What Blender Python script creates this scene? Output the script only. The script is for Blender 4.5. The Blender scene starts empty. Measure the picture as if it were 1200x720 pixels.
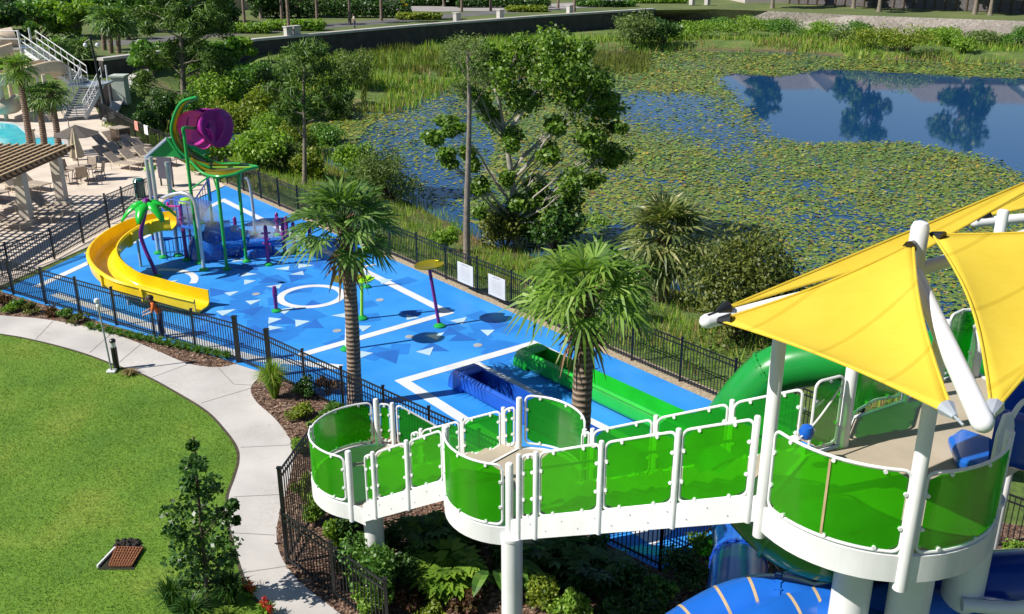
import bpy, math, random
import numpy as np
from math import sin, cos, tan, atan2, radians, pi, sqrt
from mathutils import Vector, Matrix

scene = bpy.context.scene
COL = scene.collection
R = random.Random(7)
NR = np.random.RandomState(11)

# ------------------------------------------------------------------ camera numbers and surveying helpers
F, TH, H = 1150.0, radians(21.0), 12.0

def _ray(px, py):
    u = (px - 600) / F; v = (360 - py) / F
    return (u, cos(TH) + v * sin(TH), -sin(TH) + v * cos(TH))

def at(px, py, z=0.0):
    d = _ray(px, py); t = (z - H) / d[2]
    return Vector((d[0] * t, d[1] * t, z))

def aty(px, py, y):
    d = _ray(px, py); t = y / d[1]
    return Vector((d[0] * t, y, H + d[2] * t))

def zat(x, y, py):
    # height of the point above (x, y) that is seen at picture row py
    k = (360 - py) / F
    # (y sin + dz cos) = k (y cos - dz sin)
    dz = (k * y * cos(TH) - y * sin(TH)) / (cos(TH) + k * sin(TH))
    return H + dz

# ------------------------------------------------------------------ tags
def tag(o, label=None, cat=None, group=None, kind=None):
    if label: o['label'] = label
    if cat: o['category'] = cat
    if group: o['group'] = group
    if kind: o['kind'] = kind
    return o

def thing(name, label, cat, loc=(0, 0, 0), group=None, rz=0.0):
    o = bpy.data.objects.new(name, None)
    COL.objects.link(o)
    o.location = loc
    o.rotation_euler = (0, 0, rz)
    o.empty_display_size = 0.2
    return tag(o, label, cat, group)

def origin_of(o):
    v = Vector((0, 0, 0))
    while o is not None:
        v = v + Vector(o.location); o = o.parent
    return v

def copy_tree(o, parent=None):
    c = o.copy(); COL.objects.link(c)
    if parent is not None:
        c.parent = parent
    for ch in list(o.children):
        copy_tree(ch, c)
    return c

# ------------------------------------------------------------------ mesh builder
class MB:
    def __init__(s):
        s.v = []; s.f = []; s.m = []; s.cur = 0; s.np = []
    def mat(s, i):
        s.cur = i; return s
    def add(s, verts, faces):
        b = len(s.v)
        s.v.extend([tuple(p) for p in verts])
        for f in faces:
            s.f.append(tuple(i + b for i in f)); s.m.append(s.cur)
        return s
    def box(s, c, size, rz=0.0, M=None):
        x, y, z = size[0] / 2, size[1] / 2, size[2] / 2
        vs = [Vector((sx * x, sy * y, sz * z)) for sz in (-1, 1) for sy in (-1, 1) for sx in (-1, 1)]
        if M is None:
            M = Matrix.Rotation(rz, 3, 'Z')
        c = Vector(c)
        vs = [M @ v + c for v in vs]
        return s.add(vs, [(0, 2, 3, 1), (4, 5, 7, 6), (0, 1, 5, 4), (1, 3, 7, 5), (3, 2, 6, 7), (2, 0, 4, 6)])
    def beam(s, a, b, w, h):
        # rectangular bar from a to b, w wide (horizontal), h high
        a = Vector(a); b = Vector(b); d = b - a; L = d.length
        if L < 1e-6: return s
        d.normalize()
        side = d.cross(Vector((0, 0, 1)))
        if side.length < 1e-3: side = Vector((1, 0, 0))
        side.normalize(); upv = side.cross(d)
        M = Matrix((side, d, upv)).transposed()
        return s.box((a + b) / 2, (w, L, h), M=M)
    def tube(s, pts, r, seg=8, caps=True, closed=False, rs=None):
        pts = [Vector(p) for p in pts]; n = len(pts)
        if n < 2: return s
        rings = []
        t0 = (pts[1] - pts[0]).normalized()
        nrm = t0.orthogonal().normalized()
        for i in range(n):
            if closed:
                t = pts[(i + 1) % n] - pts[(i - 1) % n]
            else:
                t = pts[min(i + 1, n - 1)] - pts[max(i - 1, 0)]
            if t.length < 1e-9: t = t0.copy()
            t.normalize()
            nrm = nrm - t * nrm.dot(t)
            if nrm.length < 1e-6: nrm = t.orthogonal()
            nrm.normalize()
            bn = t.cross(nrm)
            rr = rs[i] if rs is not None else r
            rings.append([pts[i] + (nrm * cos(2 * pi * k / seg) + bn * sin(2 * pi * k / seg)) * rr for k in range(seg)])
        vs = [p for ring in rings for p in ring]
        fs = []
        m = n if closed else n - 1
        for i in range(m):
            j = (i + 1) % n
            for k in range(seg):
                k2 = (k + 1) % seg
                fs.append((i * seg + k, i * seg + k2, j * seg + k2, j * seg + k))
        if caps and not closed:
            fs.append(tuple(range(seg - 1, -1, -1)))
            fs.append(tuple((n - 1) * seg + k for k in range(seg)))
        return s.add(vs, fs)
    def lathe(s, prof, c=(0, 0, 0), seg=16):
        # prof: list of (r, z); closed at ends where r == 0
        c = Vector(c); vs = []; fs = []
        n = len(prof)
        for r, z in prof:
            for k in range(seg):
                a = 2 * pi * k / seg
                vs.append(c + Vector((r * cos(a), r * sin(a), z)))
        for i in range(n - 1):
            for k in range(seg):
                k2 = (k + 1) % seg
                fs.append((i * seg + k, i * seg + k2, (i + 1) * seg + k2, (i + 1) * seg + k))
        fs.append(tuple(range(seg - 1, -1, -1)))
        fs.append(tuple((n - 1) * seg + k for k in range(seg)))
        return s.add(vs, fs)
    def prism(s, poly, z0, z1):
        n = len(poly)
        a = sum(poly[i][0] * poly[(i + 1) % n][1] - poly[(i + 1) % n][0] * poly[i][1] for i in range(n))
        if a < 0: poly = poly[::-1]
        vs = [(p[0], p[1], z0) for p in poly] + [(p[0], p[1], z1) for p in poly]
        fs = [tuple(range(n - 1, -1, -1)), tuple(range(n, 2 * n))]
        for i in range(n):
            j = (i + 1) % n
            fs.append((i, j, n + j, n + i))
        return s.add(vs, fs)
    def sheet(s, poly):
        return s.add(poly, [tuple(range(len(poly)))])
    def quads(s, V, nper):
        # V: numpy array (N, nper, 3): one face per row
        s.np.append((np.asarray(V, dtype=np.float32), nper, s.cur)); return s
    def build(s, name, mats, parent=None, smooth=False, origin=None, bevel=0.0):
        if not isinstance(mats, (list, tuple)): mats = [mats]
        org = origin_of(parent) if parent is not None else (Vector(origin) if origin is not None else Vector((0, 0, 0)))
        me = bpy.data.meshes.new(name)
        if s.np:
            allv = [np.array(s.v, dtype=np.float32).reshape(-1, 3)]
            loops = [np.array([i for f in s.f for i in f], dtype=np.int32)]
            tot = [np.array([len(f) for f in s.f], dtype=np.int32)]
            mi = [np.array(s.m, dtype=np.int32)]
            base = len(s.v)
            for V, k, m in s.np:
                n = V.shape[0]
                allv.append(V.reshape(-1, 3))
                loops.append(np.arange(n * k, dtype=np.int32) + base); base += n * k
                tot.append(np.full(n, k, dtype=np.int32)); mi.append(np.full(n, m, dtype=np.int32))
            allv = np.concatenate(allv) - np.array(org, dtype=np.float32); loops = np.concatenate(loops); tot = np.concatenate(tot); mi = np.concatenate(mi)
            me.vertices.add(len(allv)); me.vertices.foreach_set('co', allv.ravel())
            me.loops.add(len(loops)); me.loops.foreach_set('vertex_index', loops)
            me.polygons.add(len(tot))
            me.polygons.foreach_set('loop_start', np.concatenate(([0], np.cumsum(tot)[:-1])).astype(np.int32))
            me.polygons.foreach_set('loop_total', tot)
            me.polygons.foreach_set('material_index', mi)
            me.update(calc_edges=True)
        else:
            ox, oy, oz = org
            me.from_pydata([(p[0] - ox, p[1] - oy, p[2] - oz) for p in s.v], [], s.f)
            if any(s.m):
                me.polygons.foreach_set('material_index', s.m)
        if smooth:
            me.polygons.foreach_set('use_smooth', [True] * len(me.polygons))
        for m in mats: me.materials.append(m)
        me.update()
        o = bpy.data.objects.new(name, me)
        COL.objects.link(o)
        if parent is not None: o.parent = parent
        elif origin is not None: o.location = origin
        if smooth:
            try:
                me.set_sharp_from_angle(angle=radians(40))
            except Exception:
                pass
        if bevel > 0:
            b = o.modifiers.new('bevel', 'BEVEL'); b.width = bevel; b.segments = 2; b.limit_method = 'ANGLE'; b.angle_limit = radians(40)
        return o

def smooth_path(pts, n=8):
    # Catmull-Rom through the points
    P = [Vector(p) for p in pts]
    P = [P[0] * 2 - P[1]] + P + [P[-1] * 2 - P[-2]]
    out = []
    for i in range(1, len(P) - 2):
        for k in range(n):
            t = k / n
            a, b, c, d = P[i - 1], P[i], P[i + 1], P[i + 2]
            out.append(0.5 * ((2 * b) + (c - a) * t + (2 * a - 5 * b + 4 * c - d) * t * t + (3 * b - a - 3 * c + d) * t ** 3))
    out.append(P[-2].copy())
    return out

# ------------------------------------------------------------------ materials
def newmat(name):
    m = bpy.data.materials.new(name); m.use_nodes = True
    nt = m.node_tree
    return m, nt, nt.nodes['Principled BSDF'], nt.nodes['Material Output']

def rgba(c): return (c[0], c[1], c[2], 1.0)

def noise_node(nt, scale, detail=4.0, rough=0.55, coord='Object', stretch=None):
    tc = nt.nodes.new('ShaderNodeTexCoord')
    n = nt.nodes.new('ShaderNodeTexNoise'); n.inputs['Scale'].default_value = scale
    n.inputs['Detail'].default_value = detail; n.inputs['Roughness'].default_value = rough
    if stretch:
        mp = nt.nodes.new('ShaderNodeMapping'); mp.inputs['Scale'].default_value = stretch
        nt.links.new(tc.outputs[coord], mp.inputs['Vector']); nt.links.new(mp.outputs['Vector'], n.inputs['Vector'])
    else:
        nt.links.new(tc.outputs[coord], n.inputs['Vector'])
    return n

def ramp(nt, src, stops, interp='LINEAR'):
    r = nt.nodes.new('ShaderNodeValToRGB'); r.color_ramp.interpolation = interp
    e = r.color_ramp.elements
    while len(e) < len(stops): e.new(0.5)
    for i, (p, c) in enumerate(stops):
        e[i].position = p; e[i].color = rgba(c)
    nt.links.new(src, r.inputs['Fac'])
    return r

def mixc(nt, fac, a, b, mode='MIX'):
    m = nt.nodes.new('ShaderNodeMix'); m.data_type = 'RGBA'; m.blend_type = mode
    for sock, val in ((m.inputs[0], fac), (m.inputs[6], a), (m.inputs[7], b)):
        if hasattr(val, 'links'): nt.links.new(val, sock)
        elif isinstance(val, (int, float)): sock.default_value = val
        else: sock.default_value = rgba(val)
    return m.outputs[2]

def bump(nt, bsdf, src, strength=0.3, dist=0.02):
    b = nt.nodes.new('ShaderNodeBump'); b.inputs['Strength'].default_value = strength; b.inputs['Distance'].default_value = dist
    nt.links.new(src, b.inputs['Height']); nt.links.new(b.outputs['Normal'], bsdf.inputs['Normal'])
    return b

def pm(name, c, rough=0.5, var=0.12, scale=3.0, metal=0.0, spec=0.5, bumps=0.0, bscale=40.0, c2=None, coat=0.0):
    """Painted / plain surface: base colour with soft blotches of wear, optional fine bump."""
    m, nt, b, o = newmat(name)
    n = noise_node(nt, scale, 5.0)
    lo = tuple(max(0, x * (1 - var)) for x in c) if c2 is None else c
    hi = tuple(min(1, x * (1 + var)) for x in c) if c2 is None else c2
    r = ramp(nt, n.outputs['Fac'], [(0.32, lo), (0.68, hi)])
    nt.links.new(r.outputs['Color'], b.inputs['Base Color'])
    b.inputs['Roughness'].default_value = rough; b.inputs['Metallic'].default_value = metal
    b.inputs['Specular IOR Level'].default_value = spec
    b.inputs['Coat Weight'].default_value = coat
    if bumps > 0:
        n2 = noise_node(nt, bscale, 3.0)
        bump(nt, b, n2.outputs['Fac'], bumps, 0.01)
    return m

def leafmat(name, cols, rough=0.5, trans=0.3, tcol=None, spec=0.4):
    """Leaves: a different shade for every leaf, some light passing through."""
    m, nt, b, o = newmat(name)
    g = nt.nodes.new('ShaderNodeNewGeometry')
    stops = [(i / (len(cols) - 1), c) for i, c in enumerate(cols)]
    r = ramp(nt, g.outputs['Random Per Island'], stops)
    n = noise_node(nt, 1.3, 2.0)
    rr = ramp(nt, n.outputs['Fac'], [(0.3, (0.75, 0.75, 0.75)), (0.7, (1.15, 1.12, 1.0))])
    col = mixc(nt, 1.0, r.outputs['Color'], rr.outputs['Color'], 'MULTIPLY')
    nt.links.new(col, b.inputs['Base Color'])
    b.inputs['Roughness'].default_value = rough; b.inputs['Specular IOR Level'].default_value = spec
    t = nt.nodes.new('ShaderNodeBsdfTranslucent')
    tc = mixc(nt, 1.0, col, tcol or (1.5, 1.6, 0.6), 'MULTIPLY')
    nt.links.new(tc, t.inputs['Color'])
    mx = nt.nodes.new('ShaderNodeMixShader'); mx.inputs[0].default_value = trans
    nt.links.new(b.outputs[0], mx.inputs[1]); nt.links.new(t.outputs[0], mx.inputs[2])
    nt.links.new(mx.outputs[0], o.inputs['Surface'])
    return m

def tinted(name, tr, dif, gloss=0.12, mixd=0.45):
    """Tinted see-through plastic sheet."""
    m, nt, b, o = newmat(name)
    nt.nodes.remove(b)
    t = nt.nodes.new('ShaderNodeBsdfTransparent'); t.inputs['Color'].default_value = rgba(tr)
    d = nt.nodes.new('ShaderNodeBsdfDiffuse')
    n = noise_node(nt, 1.5, 4.0)
    r = ramp(nt, n.outputs['Fac'], [(0.3, tuple(x * 0.85 for x in dif)), (0.7, tuple(min(1, x * 1.12) for x in dif))])
    nt.links.new(r.outputs['Color'], d.inputs['Color'])
    tl = nt.nodes.new('ShaderNodeBsdfTranslucent'); nt.links.new(r.outputs['Color'], tl.inputs['Color'])
    m0 = nt.nodes.new('ShaderNodeMixShader'); m0.inputs[0].default_value = 0.4
    nt.links.new(d.outputs[0], m0.inputs[1]); nt.links.new(tl.outputs[0], m0.inputs[2])
    m1 = nt.nodes.new('ShaderNodeMixShader'); m1.inputs[0].default_value = mixd
    nt.links.new(t.outputs[0], m1.inputs[1]); nt.links.new(m0.outputs[0], m1.inputs[2])
    g = nt.nodes.new('ShaderNodeBsdfGlossy'); g.inputs['Roughness'].default_value = 0.2
    n3 = noise_node(nt, 0.9, 2.0)
    bp = nt.nodes.new('ShaderNodeBump'); bp.inputs['Strength'].default_value = 0.25; bp.inputs['Distance'].default_value = 0.06
    nt.links.new(n3.outputs['Fac'], bp.inputs['Height']); nt.links.new(bp.outputs['Normal'], g.inputs['Normal'])
    fr = nt.nodes.new('ShaderNodeFresnel'); fr.inputs['IOR'].default_value = 1.45
    m2 = nt.nodes.new('ShaderNodeMixShader')
    mm = nt.nodes.new('ShaderNodeMath'); mm.operation = 'MULTIPLY'; mm.inputs[1].default_value = gloss * 8
    nt.links.new(fr.outputs[0], mm.inputs[0]); nt.links.new(mm.outputs[0], m2.inputs[0])
    nt.links.new(m1.outputs[0], m2.inputs[1]); nt.links.new(g.outputs[0], m2.inputs[2])
    nt.links.new(m2.outputs[0], o.inputs['Surface'])
    return m

M = {}
M['white'] = pm('white_powder_coat', (0.71, 0.71, 0.71), 0.36, 0.05, 2.0)
def weather(mat, amount=0.25, col=(0.42, 0.38, 0.32)):
    # rain streaks and grime running down a painted surface
    nt = mat.node_tree; b = nt.nodes['Principled BSDF']; l = b.inputs['Base Color'].links[0]; src = l.from_socket
    n = noise_node(nt, 3.0, 6.0, 0.65, stretch=(3.0, 3.0, 0.35)); n2 = noise_node(nt, 0.7, 3.0)
    mm = nt.nodes.new('ShaderNodeMath'); mm.operation = 'MULTIPLY'; nt.links.new(n.outputs['Fac'], mm.inputs[0]); nt.links.new(n2.outputs['Fac'], mm.inputs[1])
    r = ramp(nt, mm.outputs[0], [(0.27, (0, 0, 0)), (0.48, (amount, amount, amount))])
    nt.links.new(mixc(nt, r.outputs['Color'], src, col), b.inputs['Base Color'])
weather(M['white'], 0.30)
M['blackmetal'] = pm('black_metal', (0.010, 0.011, 0.013), 0.38, 0.3, 3.0)
M['concrete'] = pm('concrete', (0.48, 0.455, 0.43), 0.85, 0.15, 0.55, bumps=0.15, bscale=30)
weather(M['concrete'], 0.35, (0.25, 0.22, 0.18))
M['patio'] = pm('patio_pavers', (0.60, 0.51, 0.42), 0.85, 0.14, 0.9, bumps=0.2, bscale=25)
M['tan_floor'] = pm('tan_floor', (0.40, 0.34, 0.26), 0.75, 0.1, 1.6, bumps=0.2, bscale=60)
M['green_pl'] = pm('green_fibreglass', (0.012, 0.42, 0.028), 0.26, 0.12, 1.2, coat=0.3)
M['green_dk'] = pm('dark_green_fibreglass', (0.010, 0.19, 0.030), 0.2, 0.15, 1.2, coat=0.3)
M['blue_pl'] = pm('blue_fibreglass', (0.012, 0.115, 0.50), 0.22, 0.12, 1.2, coat=0.3)
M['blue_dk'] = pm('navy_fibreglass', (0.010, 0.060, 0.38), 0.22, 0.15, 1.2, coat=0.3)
M['yellow_pl'] = pm('yellow_fibreglass', (0.86, 0.58, 0.010), 0.25, 0.08, 1.5, coat=0.2)
M['teal_tr'] = pm('teal_fibreglass', (0.010, 0.12, 0.10), 0.2, 0.2, 1.2, coat=0.3)
M['g_paint'] = pm('green_paint', (0.015, 0.33, 0.06), 0.3, 0.1, 2.0)
M['lime'] = pm('lime_plastic', (0.30, 0.62, 0.02), 0.3, 0.12, 2.0)
M['purple'] = pm('purple_paint', (0.16, 0.015, 0.19), 0.3, 0.12, 2.0)
M['pink'] = pm('magenta_plastic', (0.62, 0.03, 0.36), 0.35, 0.15, 2.0)
M['pink_dk'] = pm('dark_magenta', (0.30, 0.014, 0.23), 0.4, 0.2, 3.0)
M['silver'] = pm('galvanised_metal', (0.55, 0.58, 0.62), 0.35, 0.1, 3.0, metal=0.55)
M['grey'] = pm('grey_metal', (0.35, 0.36, 0.37), 0.45, 0.15, 3.0)
M['tan_strap'] = pm('tan_seam', (0.42, 0.31, 0.17), 0.6, 0.15, 4.0)
M['rope_blue'] = pm('blue_float', (0.01, 0.10, 0.50), 0.35, 0.1, 3.0)
M['red'] = pm('red_plastic', (0.55, 0.02, 0.015), 0.4, 0.1, 3.0)
M['panel'] = tinted('green_acrylic', (0.26, 0.88, 0.03), (0.075, 0.52, 0.014), 0.02, 0.43)
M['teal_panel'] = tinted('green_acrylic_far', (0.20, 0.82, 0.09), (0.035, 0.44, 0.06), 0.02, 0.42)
M['yl_tr'] = tinted('amber_acrylic', (0.80, 0.72, 0.10), (0.42, 0.36, 0.02), 0.10, 0.6)
M['lily_tr'] = tinted('lime_acrylic', (0.45, 0.80, 0.10), (0.22, 0.42, 0.02), 0.10, 0.5)
# ================================================================== camera, light, sky
cam = bpy.data.cameras.new('camera'); camo = bpy.data.objects.new('camera', cam); COL.objects.link(camo)
camo.location = (0, 0, H); camo.rotation_euler = (pi / 2 - TH, 0, 0)
cam.sensor_width = 36.0; cam.lens = F / 1200 * 36.0; cam.clip_end = 6000; cam.clip_start = 0.1
scene.camera = camo

SUN_EL = radians(43.5)
SUN_D = Vector((-0.95, -0.31, 0)).normalized()          # towards the sun, on the ground
w = bpy.data.worlds.new('World'); scene.world = w; w.use_nodes = True
nt = w.node_tree; bg = nt.nodes['Background']
sky = nt.nodes.new('ShaderNodeTexSky'); sky.sky_type = 'NISHITA'; sky.sun_disc = False
sky.sun_elevation = SUN_EL; sky.sun_rotation = atan2(SUN_D.x, SUN_D.y)
sky.air_density = 1.0; sky.dust_density = 0.15; sky.ozone_density = 4.0; sky.altitude = 20
nt.links.new(sky.outputs[0], bg.inputs['Color']); bg.inputs['Strength'].default_value = 0.062
sl = bpy.data.lights.new('sun', 'SUN'); so = bpy.data.objects.new('sun', sl); COL.objects.link(so)
sl.energy = 4.9; sl.angle = radians(0.5); sl.color = (1.0, 0.95, 0.87)
tos = Vector((SUN_D.x * cos(SUN_EL), SUN_D.y * cos(SUN_EL), sin(SUN_EL)))
so.rotation_euler = tos.to_track_quat('Z', 'Y').to_euler(); so.location = tos * 60
scene.view_settings.view_transform = 'Standard'; scene.view_settings.look = 'None'
scene.view_settings.gamma = 1.0; scene.view_settings.use_curve_mapping = False
scene.view_settings.exposure = 0.5
scene.render.engine = 'CYCLES'
scene.cycles.use_denoising = True
scene.cycles.max_bounces = 8; scene.cycles.transparent_max_bounces = 16
scene.cycles.caustics_reflective = False; scene.cycles.caustics_refractive = False

# ================================================================== terrain
WZ = -1.5
def pw(lst, z=0.0): return [at(x, y, z) for x, y in lst]
lake_px = [(300, 172), (350, 170), (400, 190), (450, 212), (500, 236), (540, 256), (590, 283), (640, 296), (700, 306), (770, 318), (850, 352),
           (930, 356), (1000, 352), (1080, 380), (1200, 440), (1500, 560), (1900, 400), (1750, 130), (1400, 82), (1200, 76), (1000, 69), (930, 62),
           (800, 60), (700, 66), (660, 84), (600, 98), (540, 100), (515, 112), (480, 128), (450, 134), (425, 133), (395, 132), (350, 142), (310, 150)]
lake = np.array([(p.x, p.y) for p in pw(lake_px, WZ)])

def inside(poly, X, Y):
    r = np.zeros(X.shape, bool); n = len(poly)
    for i in range(n):
        x1, y1 = poly[i]; x2, y2 = poly[(i + 1) % n]
        c = ((y1 > Y) != (y2 > Y))
        with np.errstate(divide='ignore', invalid='ignore'):
            r ^= c & (X < (x2 - x1) * (Y - y1) / (y2 - y1) + x1)
    return r

def polydist(poly, X, Y):
    d = np.full(X.shape, 1e9); n = len(poly)
    for i in range(n):
        a = poly[i]; b = poly[(i + 1) % n]; ab = b - a
        t = np.clip(((X - a[0]) * ab[0] + (Y - a[1]) * ab[1]) / (ab @ ab), 0, 1)
        d = np.minimum(d, np.hypot(X - a[0] - t * ab[0], Y - a[1] - t * ab[1]))
    return np.where(inside(poly, X, Y), -d, d)

def vnoise(X, Y, s, seed=0):
    # cheap smooth value noise
    rs = np.random.RandomState(seed); T = rs.rand(64, 64)
    x = X / s; y = Y / s
    xi = np.floor(x).astype(int); yi = np.floor(y).astype(int); fx = x - xi; fy = y - yi
    fx = fx * fx * (3 - 2 * fx); fy = fy * fy * (3 - 2 * fy)
    g = lambda a, b: T[a % 64, b % 64]
    return (g(xi, yi) * (1 - fx) + g(xi + 1, yi) * fx) * (1 - fy) + (g(xi, yi + 1) * (1 - fx) + g(xi + 1, yi + 1) * fx) * fy

def smooth01(t):
    t = np.clip(t, 0, 1); return t * t * (3 - 2 * t)

LOW = np.array([(p.x, p.y) for p in pw([(128, 145), (152, 101), (186, 82), (300, 62), (320, 120), (300, 168), (262, 200), (200, 172)])])
def hgt(X, Y):
    d = polydist(lake, X, Y)
    far = smooth01((Y - 62 - 0.12 * X) / 10.0)                   # far shore lies lower than the park side
    far = np.where(X < -22, 0.0, far)
    top = -0.035 * (1 - far) + (-0.75) * far
    out = WZ - 0.12 + (top - WZ + 0.12) * smooth01((d + 0.6) / (9.5 - 3.5 * far))
    out = out + np.where(d > 2, 0.10 * (vnoise(X, Y, 3.1, 3) - 0.5) * smooth01((d - 2) / 4) * smooth01((8 - d) / 3), 0)
    out = out - 1.15 * smooth01(-polydist(LOW, X, Y) / 2.5)
    return np.where(d < -0.6, WZ - 0.12 - np.minimum(-d * 0.25, 1.0), out)

def hz(x, y): return float(hgt(np.array([float(x)]), np.array([float(y)]))[0])

gx = np.concatenate(([-3000, -1200, -500, -250, -150], np.arange(-100, 150.1, 1.25), [200, 320, 600, 1300, 3000]))
gy = np.concatenate(([-400, -100, -40], np.arange(-15, 190.1, 1.25), [230, 320, 600, 1300, 3500]))
GX, GY = np.meshgrid(gx, gy)
GZ = hgt(GX, GY)
nx, ny = len(gx), len(gy)
tv = np.stack([GX, GY, GZ], -1).reshape(-1, 3)
idx = np.arange(nx * ny).reshape(ny, nx)
tf = np.stack([idx[:-1, :-1], idx[:-1, 1:], idx[1:, 1:], idx[1:, :-1]], -1).reshape(-1, 4)

m, nt, b, o = newmat('bank_soil_and_grass')
n1 = noise_node(nt, 0.35, 6.0); n2 = noise_node(nt, 3.0, 4.0)
c1 = ramp(nt, n1.outputs['Fac'], [(0.35, (0.07, 0.12, 0.020)), (0.58, (0.115, 0.175, 0.030)), (0.74, (0.22, 0.17, 0.08))])
c2 = ramp(nt, n2.outputs['Fac'], [(0.3, (0.6, 0.6, 0.6)), (0.7, (1.25, 1.25, 1.2))])
cc = mixc(nt, 1.0, c1.outputs['Color'], c2.outputs['Color'], 'MULTIPLY')
geo = nt.nodes.new('ShaderNodeNewGeometry'); sp = nt.nodes.new('ShaderNodeSeparateXYZ'); nt.links.new(geo.outputs['Position'], sp.inputs[0])
mr = nt.nodes.new('ShaderNodeMapRange'); mr.inputs[1].default_value = WZ + 0.35; mr.inputs[2].default_value = WZ - 0.05
nt.links.new(sp.outputs['Z'], mr.inputs[0])
cm = mixc(nt, mr.outputs[0], cc, (0.10, 0.062, 0.03))
nt.links.new(cm, b.inputs['Base Color']); b.inputs['Roughness'].default_value = 0.95
bump(nt, b, n2.outputs['Fac'], 0.6, 0.15)
M['bank'] = m
me = bpy.data.meshes.new('ground'); me.from_pydata(tv.tolist(), [], tf.tolist()); me.polygons.foreach_set('use_smooth', [True] * len(me.polygons))
me.materials.append(m); g = bpy.data.objects.new('ground', me); COL.objects.link(g); tag(g, kind='structure')

# ---- lake
m, nt, b, o = newmat('lake_water')
b.inputs['Base Color'].default_value = (0.009, 0.055, 0.155, 1); b.inputs['Roughness'].default_value = 0.03; b.inputs['Specular Tint'].default_value = (0.72, 0.90, 1.0, 1)
b.inputs['IOR'].default_value = 1.5; b.inputs['Specular IOR Level'].default_value = 0.9
n1 = noise_node(nt, 2.2, 3.0, stretch=(1.0, 0.45, 1.0)); bump(nt, b, n1.outputs['Fac'], 0.05, 0.03)
M['lake'] = m
L = MB(); cx, cy = lake.mean(0)
big = [((x - cx) * 1.12 + cx, (y - cy) * 1.12 + cy, WZ) for x, y in lake]
L.add([(-60, 28, WZ), (230, 28, WZ), (230, 165, WZ), (-60, 165, WZ)], [(0, 1, 2, 3)])
tag(L.build('lake_water', m), kind='structure')

# ---- lily pads
def inpx(pts, z): return np.array([(p.x, p.y) for p in pw(pts, z)])
open1 = inpx([(828, 92), (850, 84), (905, 88), (960, 80), (1080, 86), (1210, 92), (1400, 100), (1400, 260), (1200, 214), (1130, 184), (1060, 170), (940, 172), (885, 158), (868, 132)], WZ)
open2 = inpx([(690, 116), (735, 106), (800, 108), (850, 116), (880, 140), (905, 165), (860, 180), (780, 160), (710, 140)], WZ)
left1 = inpx([(400, 200), (430, 150), (500, 100), (560, 95), (580, 180), (540, 260)], WZ)
N = 1050000
X = NR.uniform(-40, 75, N); Y = NR.uniform(30, 128, N)
keep = (np.abs(X / Y) < 0.60)
X, Y = X[keep], Y[keep]
d = polydist(lake, X, Y)
dens = 0.30 + 0.95 * (vnoise(X, Y, 5.0, 5) * 0.45 + vnoise(X, Y, 1.9, 6) * 0.35 + vnoise(X, Y, 0.8, 7) * 0.2)
dens = np.clip((dens - 0.42) * 2.8, 0.04, 1)
o1 = polydist(open1, X, Y); dens = np.where(o1 < 0, dens * np.clip(1 + o1 / 2.0, 0.0, 1) ** 2, dens)
dens = np.where((o1 > 0) & (o1 < 3), np.maximum(dens, 0.75), dens)
o2 = polydist(open2, X, Y); dens = np.where(o2 < 1.5, dens * np.clip(0.25 + (o2 + 1.5) / 8, 0.12, 1), dens)
l1 = inside(left1, X, Y); dens = np.where(l1, dens * 0.27, dens)
far = np.clip((Y - 45) / 60, 0, 1)
k = (d < -0.15) & (NR.rand(len(X)) < dens * (0.92 - 0.35 * far))
X, Y, far = X[k], Y[k], far[k]
n = len(X)
r = NR.uniform(0.05, 0.115, n) * (1 + 0.6 * far)
ph = NR.uniform(0, 2 * pi, n)
tx = NR.normal(0, 0.07, n); ty = NR.normal(0, 0.07, n)
up_ = NR.rand(n) < 0.12
tx = np.where(up_, NR.normal(0, 0.35, n), tx); ty = np.where(up_, NR.normal(0, 0.35, n), ty)
zz = WZ + 0.012 + NR.rand(n) * 0.02 + np.where(up_, 0.07, 0)
V = np.zeros((n, 6, 3))
for j in range(6):
    a = ph + 2 * pi * j / 6
    dx = r * np.cos(a); dy = r * np.sin(a)
    V[:, j, 0] = X + dx; V[:, j, 1] = Y + dy; V[:, j, 2] = zz + np.maximum(dx * tx + dy * ty, -0.011 - 0.0)
m, nt, b, o = newmat('lily_pad_leaf')
gn = nt.nodes.new('ShaderNodeNewGeometry')
rc = ramp(nt, gn.outputs['Random Per Island'], [(0.0, (0.060, 0.125, 0.035)), (0.4, (0.105, 0.175, 0.035)), (0.7, (0.15, 0.20, 0.040)), (0.9, (0.22, 0.21, 0.040)), (0.97, (0.24, 0.16, 0.045)), (1.0, (0.15, 0.09, 0.045))])
nn = noise_node(nt, 0.16, 3.0)
rr = ramp(nt, nn.outputs['Fac'], [(0.35, (1.05, 1.15, 1.0)), (0.65, (1.5, 1.3, 0.8))])
nt.links.new(mixc(nt, 1.0, rc.outputs['Color'], rr.outputs['Color'], 'MULTIPLY'), b.inputs['Base Color'])
b.inputs['Roughness'].default_value = 0.38
M['lily'] = m
fl = NR.rand(n) < 0.012
fx, fy, fr = X[fl], Y[fl], r[fl] * 0.42
nf = len(fx); FV = np.zeros((nf, 5, 3))
for j in range(5):
    a = 2 * pi * j / 5
    FV[:, j, 0] = fx + fr * np.cos(a); FV[:, j, 1] = fy + fr * np.sin(a); FV[:, j, 2] = WZ + 0.09
M['lily_flower'] = pm('water_lily_bloom', (0.80, 0.78, 0.68), 0.5, 0.05)
lp = MB(); lp.quads(V, 6); lp.mat(1); lp.quads(FV, 5)
tag(lp.build('lily_pads', [m, M['lily_flower']]), 'green and yellow water lily pads covering the lake', 'lily pads', kind='stuff')

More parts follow.
